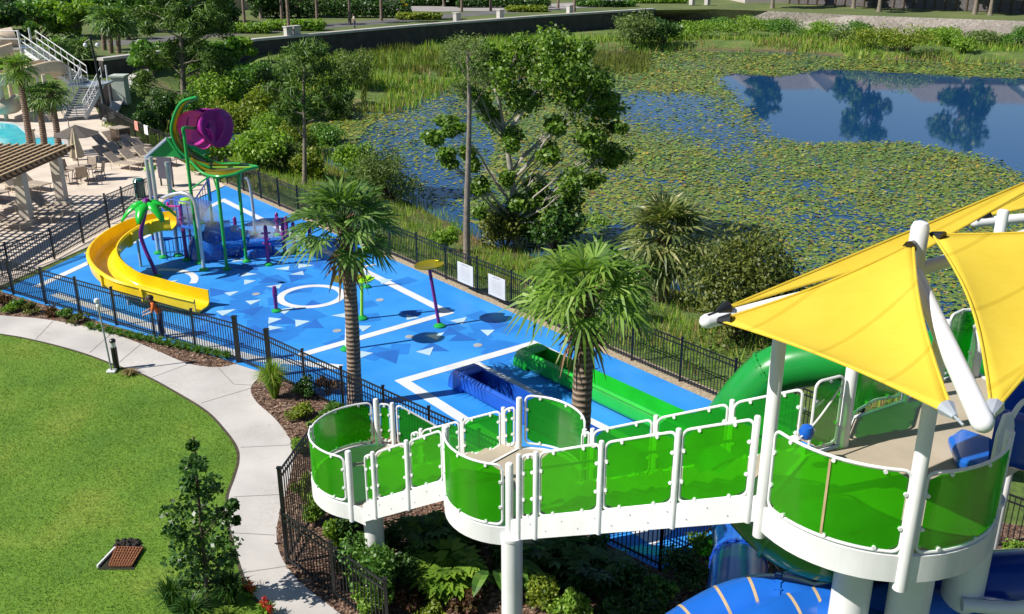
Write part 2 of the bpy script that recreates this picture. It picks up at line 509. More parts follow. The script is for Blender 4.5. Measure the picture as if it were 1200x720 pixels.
# ================================================================== paving
DA = at(265, 218); DL0 = at(47, 320)
nf0, nf1 = at(278, 424), at(773, 668)
def isect(p, d, q, e):
    den = d.x * e.y - d.y * e.x
    t = ((q.x - p.x) * e.y - (q.y - p.y) * e.x) / den
    return Vector((p.x + d.x * t, p.y + d.y * t, 0))
bdir = (at(850, 478) - at(440, 299)).normalized()
bk0 = at(850, 478)
rdir = (at(835, 625) - nf1).normalized()
DN = nf1.copy()
DC = isect(bk0, bdir, DN, rdir)
DLc = at(2, 341)
NB = at(290, 430)
deck_poly = [DA, DC, DN, NB, DLc]

m, nt, b, o = newmat('blue_rubber_surface')
n1 = noise_node(nt, 0.5, 4.0); n2 = noise_node(nt, 60.0, 2.0)
c1 = ramp(nt, n1.outputs['Fac'], [(0.35, (0.022, 0.235, 0.66)), (0.65, (0.036, 0.285, 0.74))])
c2 = ramp(nt, n2.outputs['Fac'], [(0.3, (0.82, 0.82, 0.85)), (0.7, (1.12, 1.12, 1.1))])
nt.links.new(mixc(nt, 1.0, c1.outputs['Color'], c2.outputs['Color'], 'MULTIPLY'), b.inputs['Base Color'])
n3 = noise_node(nt, 0.35, 3.0)
rr = ramp(nt, n3.outputs['Fac'], [(0.4, (0.42, 0.42, 0.42)), (0.62, (0.75, 0.75, 0.75))]); nt.links.new(rr.outputs['Color'], b.inputs['Roughness'])
bump(nt, b, n2.outputs['Fac'], 0.15, 0.004)
M['deck'] = m
weather(m, 0.22, (0.02, 0.10, 0.30))
M['deck_white'] = pm('white_rubber_marking', (0.62, 0.63, 0.63), 0.7, 0.10, 1.2, bumps=0.1)
M['deck_pale'] = pm('pale_rubber_triangle', (0.40, 0.55, 0.66), 0.7, 0.12, 1.0, bumps=0.1)
M['deck_navy'] = pm('dark_blue_rubber_patch', (0.012, 0.125, 0.47), 0.65, 0.12, 1.0, bumps=0.1)
M['deck_mid'] = pm('mid_blue_rubber_patch', (0.014, 0.175, 0.56), 0.65, 0.1, 1.0, bumps=0.1)
deck = MB().prism([(p.x, p.y) for p in deck_poly], -0.03, 0.004).build('splash_deck', M['deck'])
tag(deck, kind='structure')

def flat(poly, z): return [(p[0], p[1], z) for p in poly]
def stripe(mb, px_pts, width, z=0.012, closed=False, world=None):
    P = world if world is not None else [at(*p) for p in px_pts]
    n = len(P); L, Rr = [], []
    for i in range(n):
        if closed: a, c = P[i - 1], P[(i + 1) % n]
        else: a, c = P[max(i - 1, 0)], P[min(i + 1, n - 1)]
        b_ = P[i]
        d1 = (b_ - a); d2 = (c - b_)
        if d1.length < 1e-6: d1 = d2
        if d2.length < 1e-6: d2 = d1
        d1 = d1.normalized(); d2 = d2.normalized()
        n1 = Vector((-d1.y, d1.x, 0)); n2 = Vector((-d2.y, d2.x, 0))
        mm = (n1 + n2); mm.normalize(); s = width / 2 / max(mm.dot(n1), 0.35)
        L.append(b_ + mm * s); Rr.append(b_ - mm * s)
    m_ = n if closed else n - 1
    vs = [(p.x, p.y, z) for p in L] + [(p.x, p.y, z) for p in Rr]
    fs = [(n + i, n + (i + 1) % n, (i + 1) % n, i) for i in range(m_)]
    mb.add(vs, fs)
mk = MB()
stripe(mk, [(42, 337), (262, 235), (525, 367), (351, 417)], 0.32)
stripe(mk, [(64, 345), (175, 382), (262, 410), (300, 421), (400, 431)], 0.34)
stripe(mk, [(800, 604), (764, 632), (472, 447), (625, 403), (810, 492)], 0.34)
stripe(mk, [(556, 426), (650, 474), (760, 528)], 0.32)
rc_ = at(365, 347.5)
stripe(mk, None, 0.26, closed=True, world=[rc_ + Vector((1.07 * cos(a), 1.07 * sin(a), 0)) for a in np.linspace(0, 2 * pi, 49)[:-1]])
ac = at(178, 332)
arc_w = [ac + Vector((1.5 * cos(a), 1.5 * sin(a), 0)) for a in np.linspace(radians(100), radians(-2), 20)]
stripe(mk, None, 0.26, world=arc_w)
mk.build('painted_line', M['deck_white'], deck)
# triangles laid in the rubber surface
tri_px = [(200, 331), (290, 331), (272, 344), (291, 322), (297, 354), (332, 315), (357, 312), (349, 321), (322, 336), (265, 366), (319, 376),
          (351, 379), (321, 385), (400, 370), (335, 364), (481, 372), (540, 376), (426, 385), (571, 390), (512, 394), (501, 412), (426, 416), (278, 305), (450, 330)]
wt = MB(); nv = MB(); md = MB()
for i, (x, y) in enumerate(tri_px):
    c = at(x, y); s = R.uniform(0.29, 0.38); a0 = R.choice([0.1, 0.9, 2.2, 3.4, 4.6]) + R.uniform(-0.2, 0.2)
    T = [c + Vector((s * cos(a0 + q), s * sin(a0 + q), 0)) for q in (0, 2.2, 3.9)]
    wt.add([(p.x, p.y, 0.012 + 0.0001 * i) for p in T], [(0, 1, 2)])
    for k_ in range(2):
        c2 = c + Vector((R.uniform(-0.9, 0.9), R.uniform(-1.0, 1.0), 0)); s2 = R.uniform(0.4, 0.62); a1 = R.uniform(0, 6.28)
        T = [c2 + Vector((s2 * cos(a1 + q), s2 * sin(a1 + q), 0)) for q in ((0, 2.2, 3.9) if k_ else (0, 1.2, 3.14, 4.4))]
        (nv if k_ else md).add([(p.x, p.y, 0.0082 + 0.0001 * i if k_ else 0.0062 + 0.00005 * i) for p in T], [tuple(range(len(T)))])
for (x0, y0, x1, y1, n_) in [(215, 320, 350, 400, 16), (430, 380, 600, 430, 9), (300, 330, 470, 400, 6)]:
    for i in range(n_):
        c2 = at(R.uniform(x0, x1), R.uniform(y0, y1)); s2 = R.uniform(0.4, 0.85); a1 = R.uniform(0, 6.28)
        T = [c2 + Vector((s2 * cos(a1 + q), s2 * sin(a1 + q), 0)) for q in (0, 1.2, 3.14, 4.4)]
        md.add([(p.x, p.y, 0.0052 + 0.00003 * i + 0.0003 * (n_ % 5)) for p in T], [(0, 1, 2, 3)])
wt.build('pale_triangle_marking', M['deck_pale'], deck)
nv.build('navy_triangle_marking', M['deck_navy'], deck)
md.build('blue_patch_marking', M['deck_mid'], deck)

for (x, y) in [(300, 345), (445, 352), (240, 345), (395, 388), (560, 405), (480, 395), (585, 455)]:
    c = at(x, y); MB().lathe([(0.14, 0.005), (0.14, 0.014), (0.02, 0.0142)], (c.x, c.y, 0), 14).build('floor_drain', M['grey'], deck)
# gravel kerb strip under the back fence
m = pm('crushed_shell', (0.36, 0.29, 0.20), 0.95, 0.35, 14.0, bumps=0.6, bscale=50)
off = Vector((bdir.y, -bdir.x, 0)) * -1
if off.y < 0: off = -off
kb = MB()
P0 = DA - bdir * 0.6; P1 = DC + bdir * 4
kb.prism([(P0.x, P0.y), (P1.x, P1.y), (P1.x + off.x * 0.55, P1.y + off.y * 0.55), (P0.x + off.x * 0.55, P0.y + off.y * 0.55)], -0.2, 0.02)
tag(kb.build('gravel_path', m), kind='structure')

# ---- patio and pool
pool_px = [(-160, 140), (0, 143), (22, 146), (32, 155), (44, 162), (72, 161), (80, 170), (69, 176), (50, 179), (0, 182), (-160, 190)]
patio_px = [(265, 217), (200, 182), (160, 164), (118, 140), (112, 126), (0, 118), (-260, 118), (-420, 330)]
pp = [(p.x, p.y) for p in pw(patio_px)] + [(DLc.x - 6, DLc.y + 5.0), (DLc.x - 0.4, DLc.y + 0.2)]
patio = MB().prism(pp, -0.03, 0.0).build('patio', M['patio']); tag(patio, kind='structure')
m, nt, b, o = newmat('pool_water')
n1 = noise_node(nt, 1.2, 3.0); c1 = ramp(nt, n1.outputs['Fac'], [(0.3, (0.03, 0.42, 0.52)), (0.7, (0.06, 0.56, 0.62))])
nt.links.new(c1.outputs['Color'], b.inputs['Base Color']); b.inputs['Roughness'].default_value = 0.05; b.inputs['IOR'].default_value = 1.33
n2 = noise_node(nt, 3.0, 3.0); bump(nt, b, n2.outputs['Fac'], 0.1, 0.04)
tag(MB().sheet([(p.x, p.y, 0.006) for p in pw(pool_px)]).build('pool_water', m), kind='structure')
cop = MB(); stripe(cop, None, 0.35, z=0.0, closed=True, world=pw(pool_px))
V_ = cop.v[:]; cop2 = MB(); nn_ = len(pool_px)
for i in range(nn_):
    j = (i + 1) % nn_
    q = [V_[i], V_[j], V_[nn_ + j], V_[nn_ + i]]
    cop2.prism([(a[0], a[1]) for a in q], 0.0, 0.045)
tag(cop2.build('pool_kerb', M['concrete']), kind='structure')

# ---- path, lawn, mulch bed
inner = smooth_path([Vector((p.x, p.y, 0)) for p in pw([(-260, 372), (-100, 380), (0, 392), (48, 401), (96, 414), (137, 429), (169, 440), (208, 461), (243, 483), (265, 506), (278, 525), (280, 541), (275, 560), (267, 584), (268, 612), (277, 650), (292, 690), (318, 724), (350, 765), (400, 820)])], 6)
outer = smooth_path([Vector((p.x, p.y, 0)) for p in pw([(-260, 352), (-100, 358), (0, 370), (48, 374), (105, 384), (137, 393), (176, 408), (208, 422), (227, 428), (255, 431), (276, 427)])], 6)
outer2 = smooth_path([Vector((p.x, p.y, 0)) for p in pw([(304, 436), (303, 443), (296, 451), (294, 459), (301, 472), (322, 491), (338, 512), (344, 528), (343, 545), (337, 570), (328, 602), (324, 627), (330, 654), (350, 681), (383, 708), (430, 745), (520, 820)])], 6)
path_poly = [(p.x, p.y) for p in outer + outer2] + [(p.x, p.y) for p in inner[::-1]]
path = MB().prism(path_poly, -0.03, 0.012)
path = path.build('path', M['concrete']); tag(path, kind='structure')
m, nt, b, o = newmat('joint_dark'); b.inputs['Base Color'].default_value = (0.22, 0.21, 0.19, 1); b.inputs['Roughness'].default_value = 0.9
jt = MB()
for a_, b_ in [((62, 377), (42, 398)), ((130, 392), (105, 414)), ((165, 404), (140, 425)), ((219, 428), (178, 443)), ((256, 432), (274, 451)), ((274, 451), (296, 452)), ((296, 455), (236, 473)), ((282, 525), (344, 522)), ((274, 583), (334, 580)), ((268, 625), (322, 628)), ((285, 672), (338, 664)), ((345, 757), (400, 716))]:
    stripe(jt, [a_, b_], 0.02, z=0.0165)
jt.build('expansion_joint', m, path)

m, nt, b, o = newmat('lawn_grass_ground')
n1 = noise_node(nt, 0.45, 5.0, 0.6); n2 = noise_node(nt, 9.0, 4.0, 0.7)
c1 = ramp(nt, n1.outputs['Fac'], [(0.28, (0.070, 0.165, 0.010)), (0.5, (0.110, 0.215, 0.014)), (0.74, (0.19, 0.25, 0.030))])
c2 = ramp(nt, n2.outputs['Fac'], [(0.3, (0.72, 0.75, 0.7)), (0.7, (1.2, 1.2, 1.12))])
nt.links.new(mixc(nt, 1.0, c1.outputs['Color'], c2.outputs['Color'], 'MULTIPLY'), b.inputs['Base Color']); b.inputs['Roughness'].default_value = 0.9
bump(nt, b, n2.outputs['Fac'], 0.8, 0.04)
M['lawn'] = m
lawn_poly = [(p.x, p.y) for p in inner] + [(-30, 8), (-40, 28)]
tag(MB().prism(lawn_poly, -0.034, 0.0).build('lawn', m), kind='structure')
lp_ = np.array(lawn_poly)

def blades(X, Y, Z, h, wd, lean=0.35):
    n = len(X); a = NR.uniform(0, 2 * pi, n); l = NR.uniform(0, 2 * pi, n); q = NR.uniform(0.1, 1, n) * lean * h
    V = np.zeros((n, 3, 3))
    V[:, 0, 0] = X - np.cos(a) * wd / 2; V[:, 0, 1] = Y - np.sin(a) * wd / 2; V[:, 0, 2] = Z
    V[:, 1, 0] = X + np.cos(a) * wd / 2; V[:, 1, 1] = Y + np.sin(a) * wd / 2; V[:, 1, 2] = Z
    V[:, 2, 0] = X + np.cos(l) * q; V[:, 2, 1] = Y + np.sin(l) * q; V[:, 2, 2] = Z + h
    return V
M['grass_blade'] = leafmat('lawn_blades', [(0.060, 0.145, 0.009), (0.095, 0.20, 0.011), (0.135, 0.25, 0.016), (0.23, 0.27, 0.04)], 0.6, 0.35)
N = 230000
Y = 13.5 + (32 - 13.5) * NR.rand(N) ** 1.15; X = NR.uniform(-19, -3.5, N)
k = inside(lp_, X, Y) & (X / Y > -0.66) & (polydist(lp_, X, Y) < -0.03)
k &= NR.rand(N) < 0.55 + 0.6 * vnoise(X, Y, 0.7, 31)
X, Y = X[k], Y[k]
gb = MB(); gb.quads(blades(X, Y, np.zeros(len(X)), NR.uniform(0.025, 0.05, len(X)), 0.013, 1.0), 3)
tag(gb.build('lawn_grass', M['grass_blade']), 'short mown bright green lawn grass beside the curved path', 'grass', kind='stuff')

m, nt, b, o = newmat('bark_mulch')
vo = nt.nodes.new('ShaderNodeTexVoronoi'); vo.inputs['Scale'].default_value = 17.0
tc = nt.nodes.new('ShaderNodeTexCoord'); nt.links.new(tc.outputs['Object'], vo.inputs['Vector'])
sp = nt.nodes.new('ShaderNodeSeparateColor'); nt.links.new(vo.outputs['Color'], sp.inputs[0])
c1 = ramp(nt, sp.outputs[0], [(0.0, (0.035, 0.018, 0.012)), (0.5, (0.12, 0.065, 0.042)), (0.85, (0.22, 0.135, 0.09)), (1.0, (0.36, 0.26, 0.19))])
nt.links.new(c1.outputs['Color'], b.inputs['Base Color']); b.inputs['Roughness'].default_value = 0.95
bump(nt, b, vo.outputs['Distance'], 0.9, 0.04)
M['mulch'] = m
fdir = (nf1 - nf0).normalized()
fl0 = at(-80, 316)
mul = [(p.x, p.y) for p in outer2] + [(8, 6), (26, 6), (26, 14), (DC.x + bdir.x * 4 + 0.3, DC.y + bdir.y * 4), (DC.x + 0.15, DC.y - 0.1), (DN.x + 0.1, DN.y - 0.14)]
q = at(306, 437); mul += [(q.x + 0.1, q.y + 0.25)]
tag(MB().prism(mul, -0.034, 0.006).build('mulch_bed', m), kind='structure')
mul2 = [(p.x, p.y) for p in outer] + [(nf0.x, nf0.y - 0.12), (fl0.x, fl0.y - 0.1)]
tag(MB().prism(mul2, -0.034, 0.006).build('mulch_strip_bed', m), kind='structure')
ed = MB(); stripe(ed, None, 0.07, z=0.0145, world=[p + Vector((-0.02, 0, 0)) for p in inner]); tag(ed.build('lawn_edge_soil', pm('edge_soil', (0.06, 0.045, 0.03), 0.95, 0.4, 8)), kind='structure')
# loose chips
N = 26000
mp_ = np.array(mul); mp2_ = np.array(mul2)
X = NR.uniform(-22, 8, N); Y = NR.uniform(11.5, 36, N)
k = inside(mp_, X, Y) | inside(mp2_, X, Y); X, Y = X[k], Y[k]; n = len(X)
a = NR.uniform(0, 2 * pi, n); l = NR.uniform(0.03, 0.075, n); wd = NR.uniform(0.012, 0.028, n); tl = NR.normal(0, 0.35, n); z0 = NR.uniform(0.015, 0.04, n)
V = np.zeros((n, 4, 3))
for j, (sx, sy) in enumerate(((-1, -1), (1, -1), (1, 1), (-1, 1))):
    V[:, j, 0] = X + sx * l * np.cos(a) - sy * wd * np.sin(a); V[:, j, 1] = Y + sx * l * np.sin(a) + sy * wd * np.cos(a); V[:, j, 2] = np.maximum(z0 + sx * l * tl, 0.008)
M['chip'] = leafmat('bark_chip', [(0.05, 0.025, 0.018), (0.14, 0.075, 0.048), (0.25, 0.15, 0.10), (0.42, 0.31, 0.24)], 0.9, 0.0)
tag(MB().quads(V, 4).build('mulch_debris', M['chip']), 'loose brown bark chips over the planting bed', 'mulch', kind='stuff')
# ================================================================== fences
def fence(name, label, P, h=1.25, bay=1.85, group=None, big=(), mat='blackmetal', gap=0.105, cat='fence', drop=0.0):
    P = [Vector(p) for p in P]
    f = thing(name, label, cat, P[0], group)
    mt = M[mat]
    nodes = [P[0]]
    for a, b in zip(P[:-1], P[1:]):
        n = max(1, round((b - a).length / bay))
        for i in range(1, n + 1): nodes.append(a.lerp(b, i / n))
    for i, p in enumerate(nodes):
        w_ = 0.13 if i in big else 0.062; hh = h + (0.18 if i in big else 0.06)
        mb = MB(); mb.box((p.x, p.y, p.z + hh / 2 - 0.05), (w_, w_, hh + 0.1)); mb.box((p.x, p.y, p.z + hh + 0.012), (w_ + 0.022, w_ + 0.022, 0.024))
        mb.build('post', mt, f)
    for a, b in zip(nodes[:-1], nodes[1:]):
        d = b - a; L = d.length
        if L < 0.2: continue
        mb = MB(); u = d.normalized(); upz = Vector((0, 0, 1))
        a2 = a + u * 0.03; b2 = b - u * 0.03
        for z, hh in ((h - 0.02, 0.036), (h - 0.17, 0.032), (0.14, 0.036)):
            mb.beam(a2 + upz * z, b2 + upz * z, 0.03, hh)
        n = int(L / gap)
        for k in range(1, n):
            q = a + d * (k / n)
            mb.beam(q + upz * 0.04, q + upz * (h - 0.04), 0.018, 0.018) if False else mb.box((q.x, q.y, q.z + h / 2), (0.018, 0.018, h - 0.1), rz=atan2(d.y, d.x))
        mb.build('picket_panel', mt, f)
    return f

fence('picket_fence', 'black picket fence along the curved path in front of the yellow slide', [at(-60, 321.5), at(16, 345), at(280, 424.5)], 1.25, group='black picket fences')
fence('picket_fence', 'black picket fence behind the planting bed, running down to a corner under the bridge', [at(280, 424.5), at(317, 441), nf1], 1.27, 1.8, big=(0, 1), group='black picket fences')
fence('picket_fence', 'short black picket fence turning from the corner towards the blue tube', [nf1, nf1 + rdir * 4.2], 1.27, 1.7, group='black picket fences')
fb = off * 0.22
fence('picket_fence', 'long black picket fence on the gravel strip between splash deck and lake', [DA + fb - bdir * 0.3, DC + bdir * 2.5 + fb], 1.30, 1.9, group='black picket fences')
fence('picket_fence', 'black picket fence between the patio and the yellow slide', [at(-45, 343), at(64, 304), at(129, 268)], 1.2, 1.9, group='black picket fences')
fence('picket_fence', 'short black picket fence by the patio entrance beside the gabled roof', [at(127, 263), at(182, 238)], 1.3, 1.3, group='black picket fences')
fence('picket_fence', 'black picket fence with towels behind the rows of loungers', [at(118, 141), at(160, 166), at(205, 186), at(258, 214)], 1.25, 2.0, group='black picket fences')
pA = at(337, 661)
pB = at(455, 748); 
fence('picket_fence', 'black picket fence in the bark bed beside the path, nearest the red flowers', [pA, pB], 1.22, 1.55, group='black picket fences')
q1 = at(372, 603)
fence('picket_fence', 'tall black picket fence section beside the lowest green landing', [pA + Vector((0.0, 0.02, 0)), q1], 2.15, 2.2, group='black picket fences')
fence('picket_fence', 'black picket fence on the grass beyond the white supply pipe', [at(1165, 640), at(1290, 690)], 1.3, 1.8, group='black picket fences')

# signs on the lake fence
def fence_sign(px, label):
    p = at(*px) + fb - off * 0.06
    s = thing('notice_board', label, 'sign', (p.x, p.y, 0), 'white notice boards on the lake fence')
    mb = MB(); a = atan2(bdir.y, bdir.x)
    mb.box((p.x, p.y, 0.72), (0.90, 0.02, 0.74), rz=a); mb.build('board', M['sign_white'], s, bevel=0.004)
    ln = MB()
    for i in range(9):
        wdt = 0.62 if i else 0.4
        c = p - off * 0.0135
        if i == 0:
            ln.box((c.x, c.y, 1.03), (wdt, 0.004, 0.03), rz=a)
        else:
            ln.box((c.x, c.y, 0.97 - 0.062 * i), (wdt - 0.06 * (i % 3), 0.003, 0.009), rz=a)
    ln.build('print', M['sign_print'], s)
    return s
M['sign_white'] = pm('sign_white_board', (0.52, 0.52, 0.52), 0.6, 0.08, 2)
M['sign_print'] = pm('pale_grey_print', (0.30, 0.31, 0.33), 0.6, 0.1)
fence_sign((541.5, 345), 'white notice board on the lake fence, the one beside the dead trunk')
fence_sign((578, 361), 'white notice board on the lake fence, beside the palm fronds')

# ================================================================== slide tower
def arc3(a, b, sag, n=14):
    # arc from a to b bulging sag metres to the right of the direction a->b (left when negative)
    a = Vector((a[0], a[1], 0)); b = Vector((b[0], b[1], 0)); d = b - a; L = d.length; u = d / L; nn = Vector((u.y, -u.x, 0))
    if abs(sag) < 1e-4: return [a, b]
    s = abs(sag); Rr = (L * L / 4 + s * s) / (2 * s); c = (a + b) / 2 + nn * (sag - math.copysign(Rr, sag))
    a0 = atan2(a.y - c.y, a.x - c.x); a1 = atan2(b.y - c.y, b.x - c.x)
    da = a1 - a0
    while da > pi: da -= 2 * pi
    while da < -pi: da += 2 * pi
    if s > L / 2 + 1e-6: da = da - math.copysign(2 * pi, da)
    return [Vector((c.x + Rr * cos(a0 + da * i / n), c.y + Rr * sin(a0 + da * i / n), 0)) for i in range(n + 1)]

class Plan:
    def __init__(s, pts, z0, z1):
        s.p = [Vector((q[0], q[1], 0)) for q in pts]; s.z0 = z0; s.z1 = z1
        s.c = [0.0]
        for a, b in zip(s.p[:-1], s.p[1:]): s.c.append(s.c[-1] + (b - a).length)
        s.L = s.c[-1]
    def pos(s, d, t, o=0.0):
        d = min(max(d, 0), s.L); i = 0
        while i < len(s.c) - 2 and s.c[i + 1] < d: i += 1
        seg = s.c[i + 1] - s.c[i]; f = (d - s.c[i]) / seg if seg > 0 else 0
        q = s.p[i].lerp(s.p[i + 1], f); u = (s.p[i + 1] - s.p[i]).normalized()
        return Vector((q.x + u.y * o, q.y - u.x * o, s.z0 + (s.z1 - s.z0) * d / s.L + t))

def guard(parent, pl, d0, d1, t0, t1, mat='panel', handrail=None, clips=True):
    """one see-through panel in its white tube frame, from d0 to d1 along the plan line"""
    r = 0.021; rad = min(0.10, (d1 - d0) * 0.3)
    loop = []
    def corner(cd, ct, a0):
        for k in range(6):
            a = a0 + (pi / 2) * k / 5
            loop.append((cd + rad * cos(a), ct + rad * sin(a)))
    def edge(A, B):
        n = max(1, int(abs(B[0] - A[0]) / 0.12))
        for k in range(1, n): loop.append((A[0] + (B[0] - A[0]) * k / n, A[1] + (B[1] - A[1]) * k / n))
    corner(d1 - rad, t1 - rad, 0); edge((d1 - rad, t1), (d0 + rad, t1)); corner(d0 + rad, t1 - rad, pi / 2)
    corner(d0 + rad, t0 + rad, pi); edge((d0 + rad, t0), (d1 - rad, t0)); corner(d1 - rad, t0 + rad, 1.5 * pi)
    sh = MB(); n = max(2, int((d1 - d0) / 0.12)); i0, i1 = d0 + 0.035, d1 - 0.035
    vs, fs = [], []
    for k in range(n + 1):
        dd = i0 + (i1 - i0) * k / n
        c = 0.07 if k in (0, n) else 0.0
        for (t, o) in ((t0 + 0.03 + c, -0.006), (t1 - 0.03 - c, -0.006), (t1 - 0.03 - c, 0.006), (t0 + 0.03 + c, 0.006)):
            vs.append(pl.pos(dd, t, o))
    for k in range(n):
        a = k * 4; b = a + 4
        for e in range(4):
            e2 = (e + 1) % 4; fs.append((a + e, b + e, b + e2, a + e2))
    fs.append((0, 1, 2, 3)); fs.append((4 * n + 3, 4 * n + 2, 4 * n + 1, 4 * n))
    sh.add(vs, fs)
    po = sh.build('guard_panel', M[mat], parent, smooth=True)
    fr = MB(); fr.tube([pl.pos(d, t) for d, t in loop], r, 7, closed=True)
    if clips:
        nd = max(1, round((d1 - d0) / 0.5))
        spots = [(d0 + (d1 - d0) * (k + 0.5) / nd, t) for k in range(nd) for t in (t0 + 0.035, t1 - 0.035)] + [(d, t0 + (t1 - t0) * q) for q in (0.3, 0.72) for d in (d0 + 0.035, d1 - 0.035)]
        for d, t in spots:
            a = pl.pos(d, t, -0.028); b = pl.pos(d, t, 0.028); fr.tube([a, b], 0.026, 8)
    fr.build('panel_frame', M['white'], po, smooth=True)
    if handrail:
        hr = MB(); hr.tube([pl.pos(d, handrail[0], handrail[1]) for d in np.linspace(d0 - 0.05, d1 + 0.05, n + 1)], 0.019, 7); hr.build('handrail', M['white'], parent, smooth=True)
    return po

def vpost(parent, x, y, z0, z1, r=0.05, name='post', cap=True):
    mb = MB(); mb.lathe([(r, z0), (r, z1 - r * 0.4), (r * 0.8, z1 - r * 0.1), (r * 0.3, z1)] if cap else [(r, z0), (r, z1)], (x, y, 0), 14)
    return mb.build(name, M['white'], parent, smooth=True)

tw = thing('slide_tower', 'white waterslide tower with green see-through panels, stairs and a round platform', 'slide tower', (4.6, 11.4, 0))
ZA, ZB, ZC = 2.0, 3.2, 5.2
P1, P2 = (-2.79, 18.06), (-2.99, 15.75)
P3, P4, P5, P6 = (-1.10, 14.40), (-0.04, 13.20), (0.13, 15.75), (1.22, 14.62)
P7, P8 = (3.17, 10.71), (4.67, 12.26)
PN, PR = (4.57, 9.62), (6.04, 10.56)
N2s, F2s = (-2.72, 15.55), (-2.03, 16.9)
F3s, F3e = (1.05, 14.30), (4.05, 11.95)

def deck_part(name, poly, z, band=0.30):
    d = MB().prism(poly, z - 0.07, z).build(name, M['tan_floor'], tw)
    c = Vector((sum(p[0] for p in poly) / len(poly), sum(p[1] for p in poly) / len(poly), 0))
    b = MB(); n = len(poly)
    # hollow white skirt under the rim, one closed band
    P = [Vector((p[0], p[1], 0)) for p in poly]
    O = [p + (p - c).normalized() * 0.03 for p in P]; I = [p - (p - c).normalized() * 0.04 for p in P]
    vs = [(q.x, q.y, z - band) for q in O] + [(q.x, q.y, z + 0.02) for q in O] + [(q.x, q.y, z + 0.02) for q in I] + [(q.x, q.y, z - band) for q in I]
    fs = []
    for i in range(n):
        j = (i + 1) % n
        for k in range(4): k2 = (k + 1) % 4; fs.append((k * n + i, k * n + j, k2 * n + j, k2 * n + i))
    b.add(vs, fs)
    b.build('skirt', M['white'], d, smooth=True)
    return d
arcA = arc3(P1, P2, -1.02, 22)   # half disc bulging left
if arcA[11].x > -3: arcA = arc3(P1, P2, 1.02, 22)
deck_part('landing_deck', [(p.x, p.y) for p in arcA] + [N2s, F2s, (-2.0, 17.95)], ZA)
arcB1 = arc3(P3, P4, 0.36, 12)
if arcB1[6].x + arcB1[6].y > (P3[0] + P3[1]): arcB1 = arc3(P3, P4, -0.36, 12)
arcB2 = arc3(P5, P6, -0.38, 12)
if arcB2[6].x + arcB2[6].y < (P5[0] + P5[1]): arcB2 = arc3(P5, P6, 0.38, 12)
deck_part('landing_deck', [(p.x, p.y) for p in arcB1] + [F3s] + [(p.x, p.y) for p in arcB2[::-1]], ZB)
cT = Vector((4.64, 11.14, 0)); rT = 1.53
def tarc(a0, a1, n): return [Vector((cT.x + rT * cos(radians(a)), cT.y + rT * sin(radians(a)), 0)) for a in np.linspace(a0, a1, n)]
arcC = tarc(196, 338, 22)
B1, B2_, B3, B4 = (5.1, 13.09), (6.08, 13.66), (6.99, 14.43), (7.62, 14.76)
deck_part('platform_deck', [(p.x, p.y) for p in arcC] + [(6.62, 11.75), (8.1, 12.8), B4, B3, B2_, B1, P8, F3e], ZC, 0.34)

# posts
for (x, y, z0, z1, r) in [(P1[0], P1[1], ZA - 0.1, ZA + 1.06, 0.055), (P2[0], P2[1], ZA - 0.34, ZA + 1.15, 0.06), (-2.45, 18.0, ZA - 0.1, ZA + 1.0, 0.045),
                          (P3[0], P3[1], ZB - 0.35, ZB + 1.17, 0.06), (P4[0], P4[1], ZB - 0.40, ZB + 1.17, 0.062), (P5[0], P5[1], ZB - 0.1, ZB + 1.03, 0.055), (P6[0], P6[1], ZB - 0.1, ZB + 1.0, 0.045)]:
    vpost(tw, x, y, z0, z1, r)
vpost(tw, P7[0], P7[1], ZC - 0.45, 7.92, 0.085)
vpost(tw, PN[0], PN[1], ZC - 0.45, 7.95, 0.085)
vpost(tw, P8[0], P8[1], ZC, 7.95, 0.085)
vpost(tw, B2_[0], B2_[1], ZC, ZC + 1.15, 0.06)
vpost(tw, 7.55, 14.6, ZC, 8.0, 0.085)
vpost(tw, 6.85, 14.3, ZC, ZC + 1.1, 0.05)
vpost(tw, PR[0], PR[1], ZC - 0.2, ZC + 1.15, 0.055)

# guard panels on the lowest landing
pl = Plan(arcA, ZA, ZA); guard(tw, pl, 0.10, pl.L * 0.5 - 0.03, 0.08, 0.97); guard(tw, pl, pl.L * 0.5 + 0.03, pl.L - 0.10, 0.08, 1.0)
xm = arcA[11]; vpost(tw, xm.x, xm.y, ZA - 0.1, ZA + 1.0, 0.04)
pl = Plan([P1, (-2.45, 18.0)], ZA, ZA); guard(tw, pl, 0.06, pl.L - 0.05, 0.1, 0.95)
# mid landing
pl = Plan(arcB1, ZB, ZB); guard(tw, pl, 0.10, pl.L - 0.11, 0.06, 1.13)
pl = Plan(arcB2, ZB, ZB); guard(tw, pl, 0.11, pl.L - 0.08, 0.10, 1.06, 'teal_panel')
# platform
jm = tarc(231, 233, 2)[0]; mbj = MB(); mbj.box((jm.x * 1.0006, jm.y * 0.9994, ZC + 0.6), (0.03, 0.03, 1.0), rz=radians(232)); mbj.build('panel_joint', M['tan_strap'], tw)
pl = Plan(tarc(200, 264.5, 16), ZC, ZC); guard(tw, pl, 0.02, pl.L, 0.06, 1.14)
pl = Plan(tarc(270.5, 334, 16), ZC, ZC); guard(tw, pl, 0.02, pl.L, 0.06, 1.12)
pl = Plan([P8] + [B1] + [(5.55, 13.5), B2_], ZC, ZC); guard(tw, pl, 0.14, pl.L - 0.1, 0.10, 1.12, 'teal_panel')
pl = Plan([(6.85, 14.3), (7.2, 14.6), (7.55, 14.62)], ZC, ZC); guard(tw, pl, 0.07, pl.L - 0.1, 0.10, 1.15, 'teal_panel')
pl = Plan([F3e, P8], ZC, ZC); guard(tw, pl, 0.06, pl.L - 0.14, 0.08, 1.12)

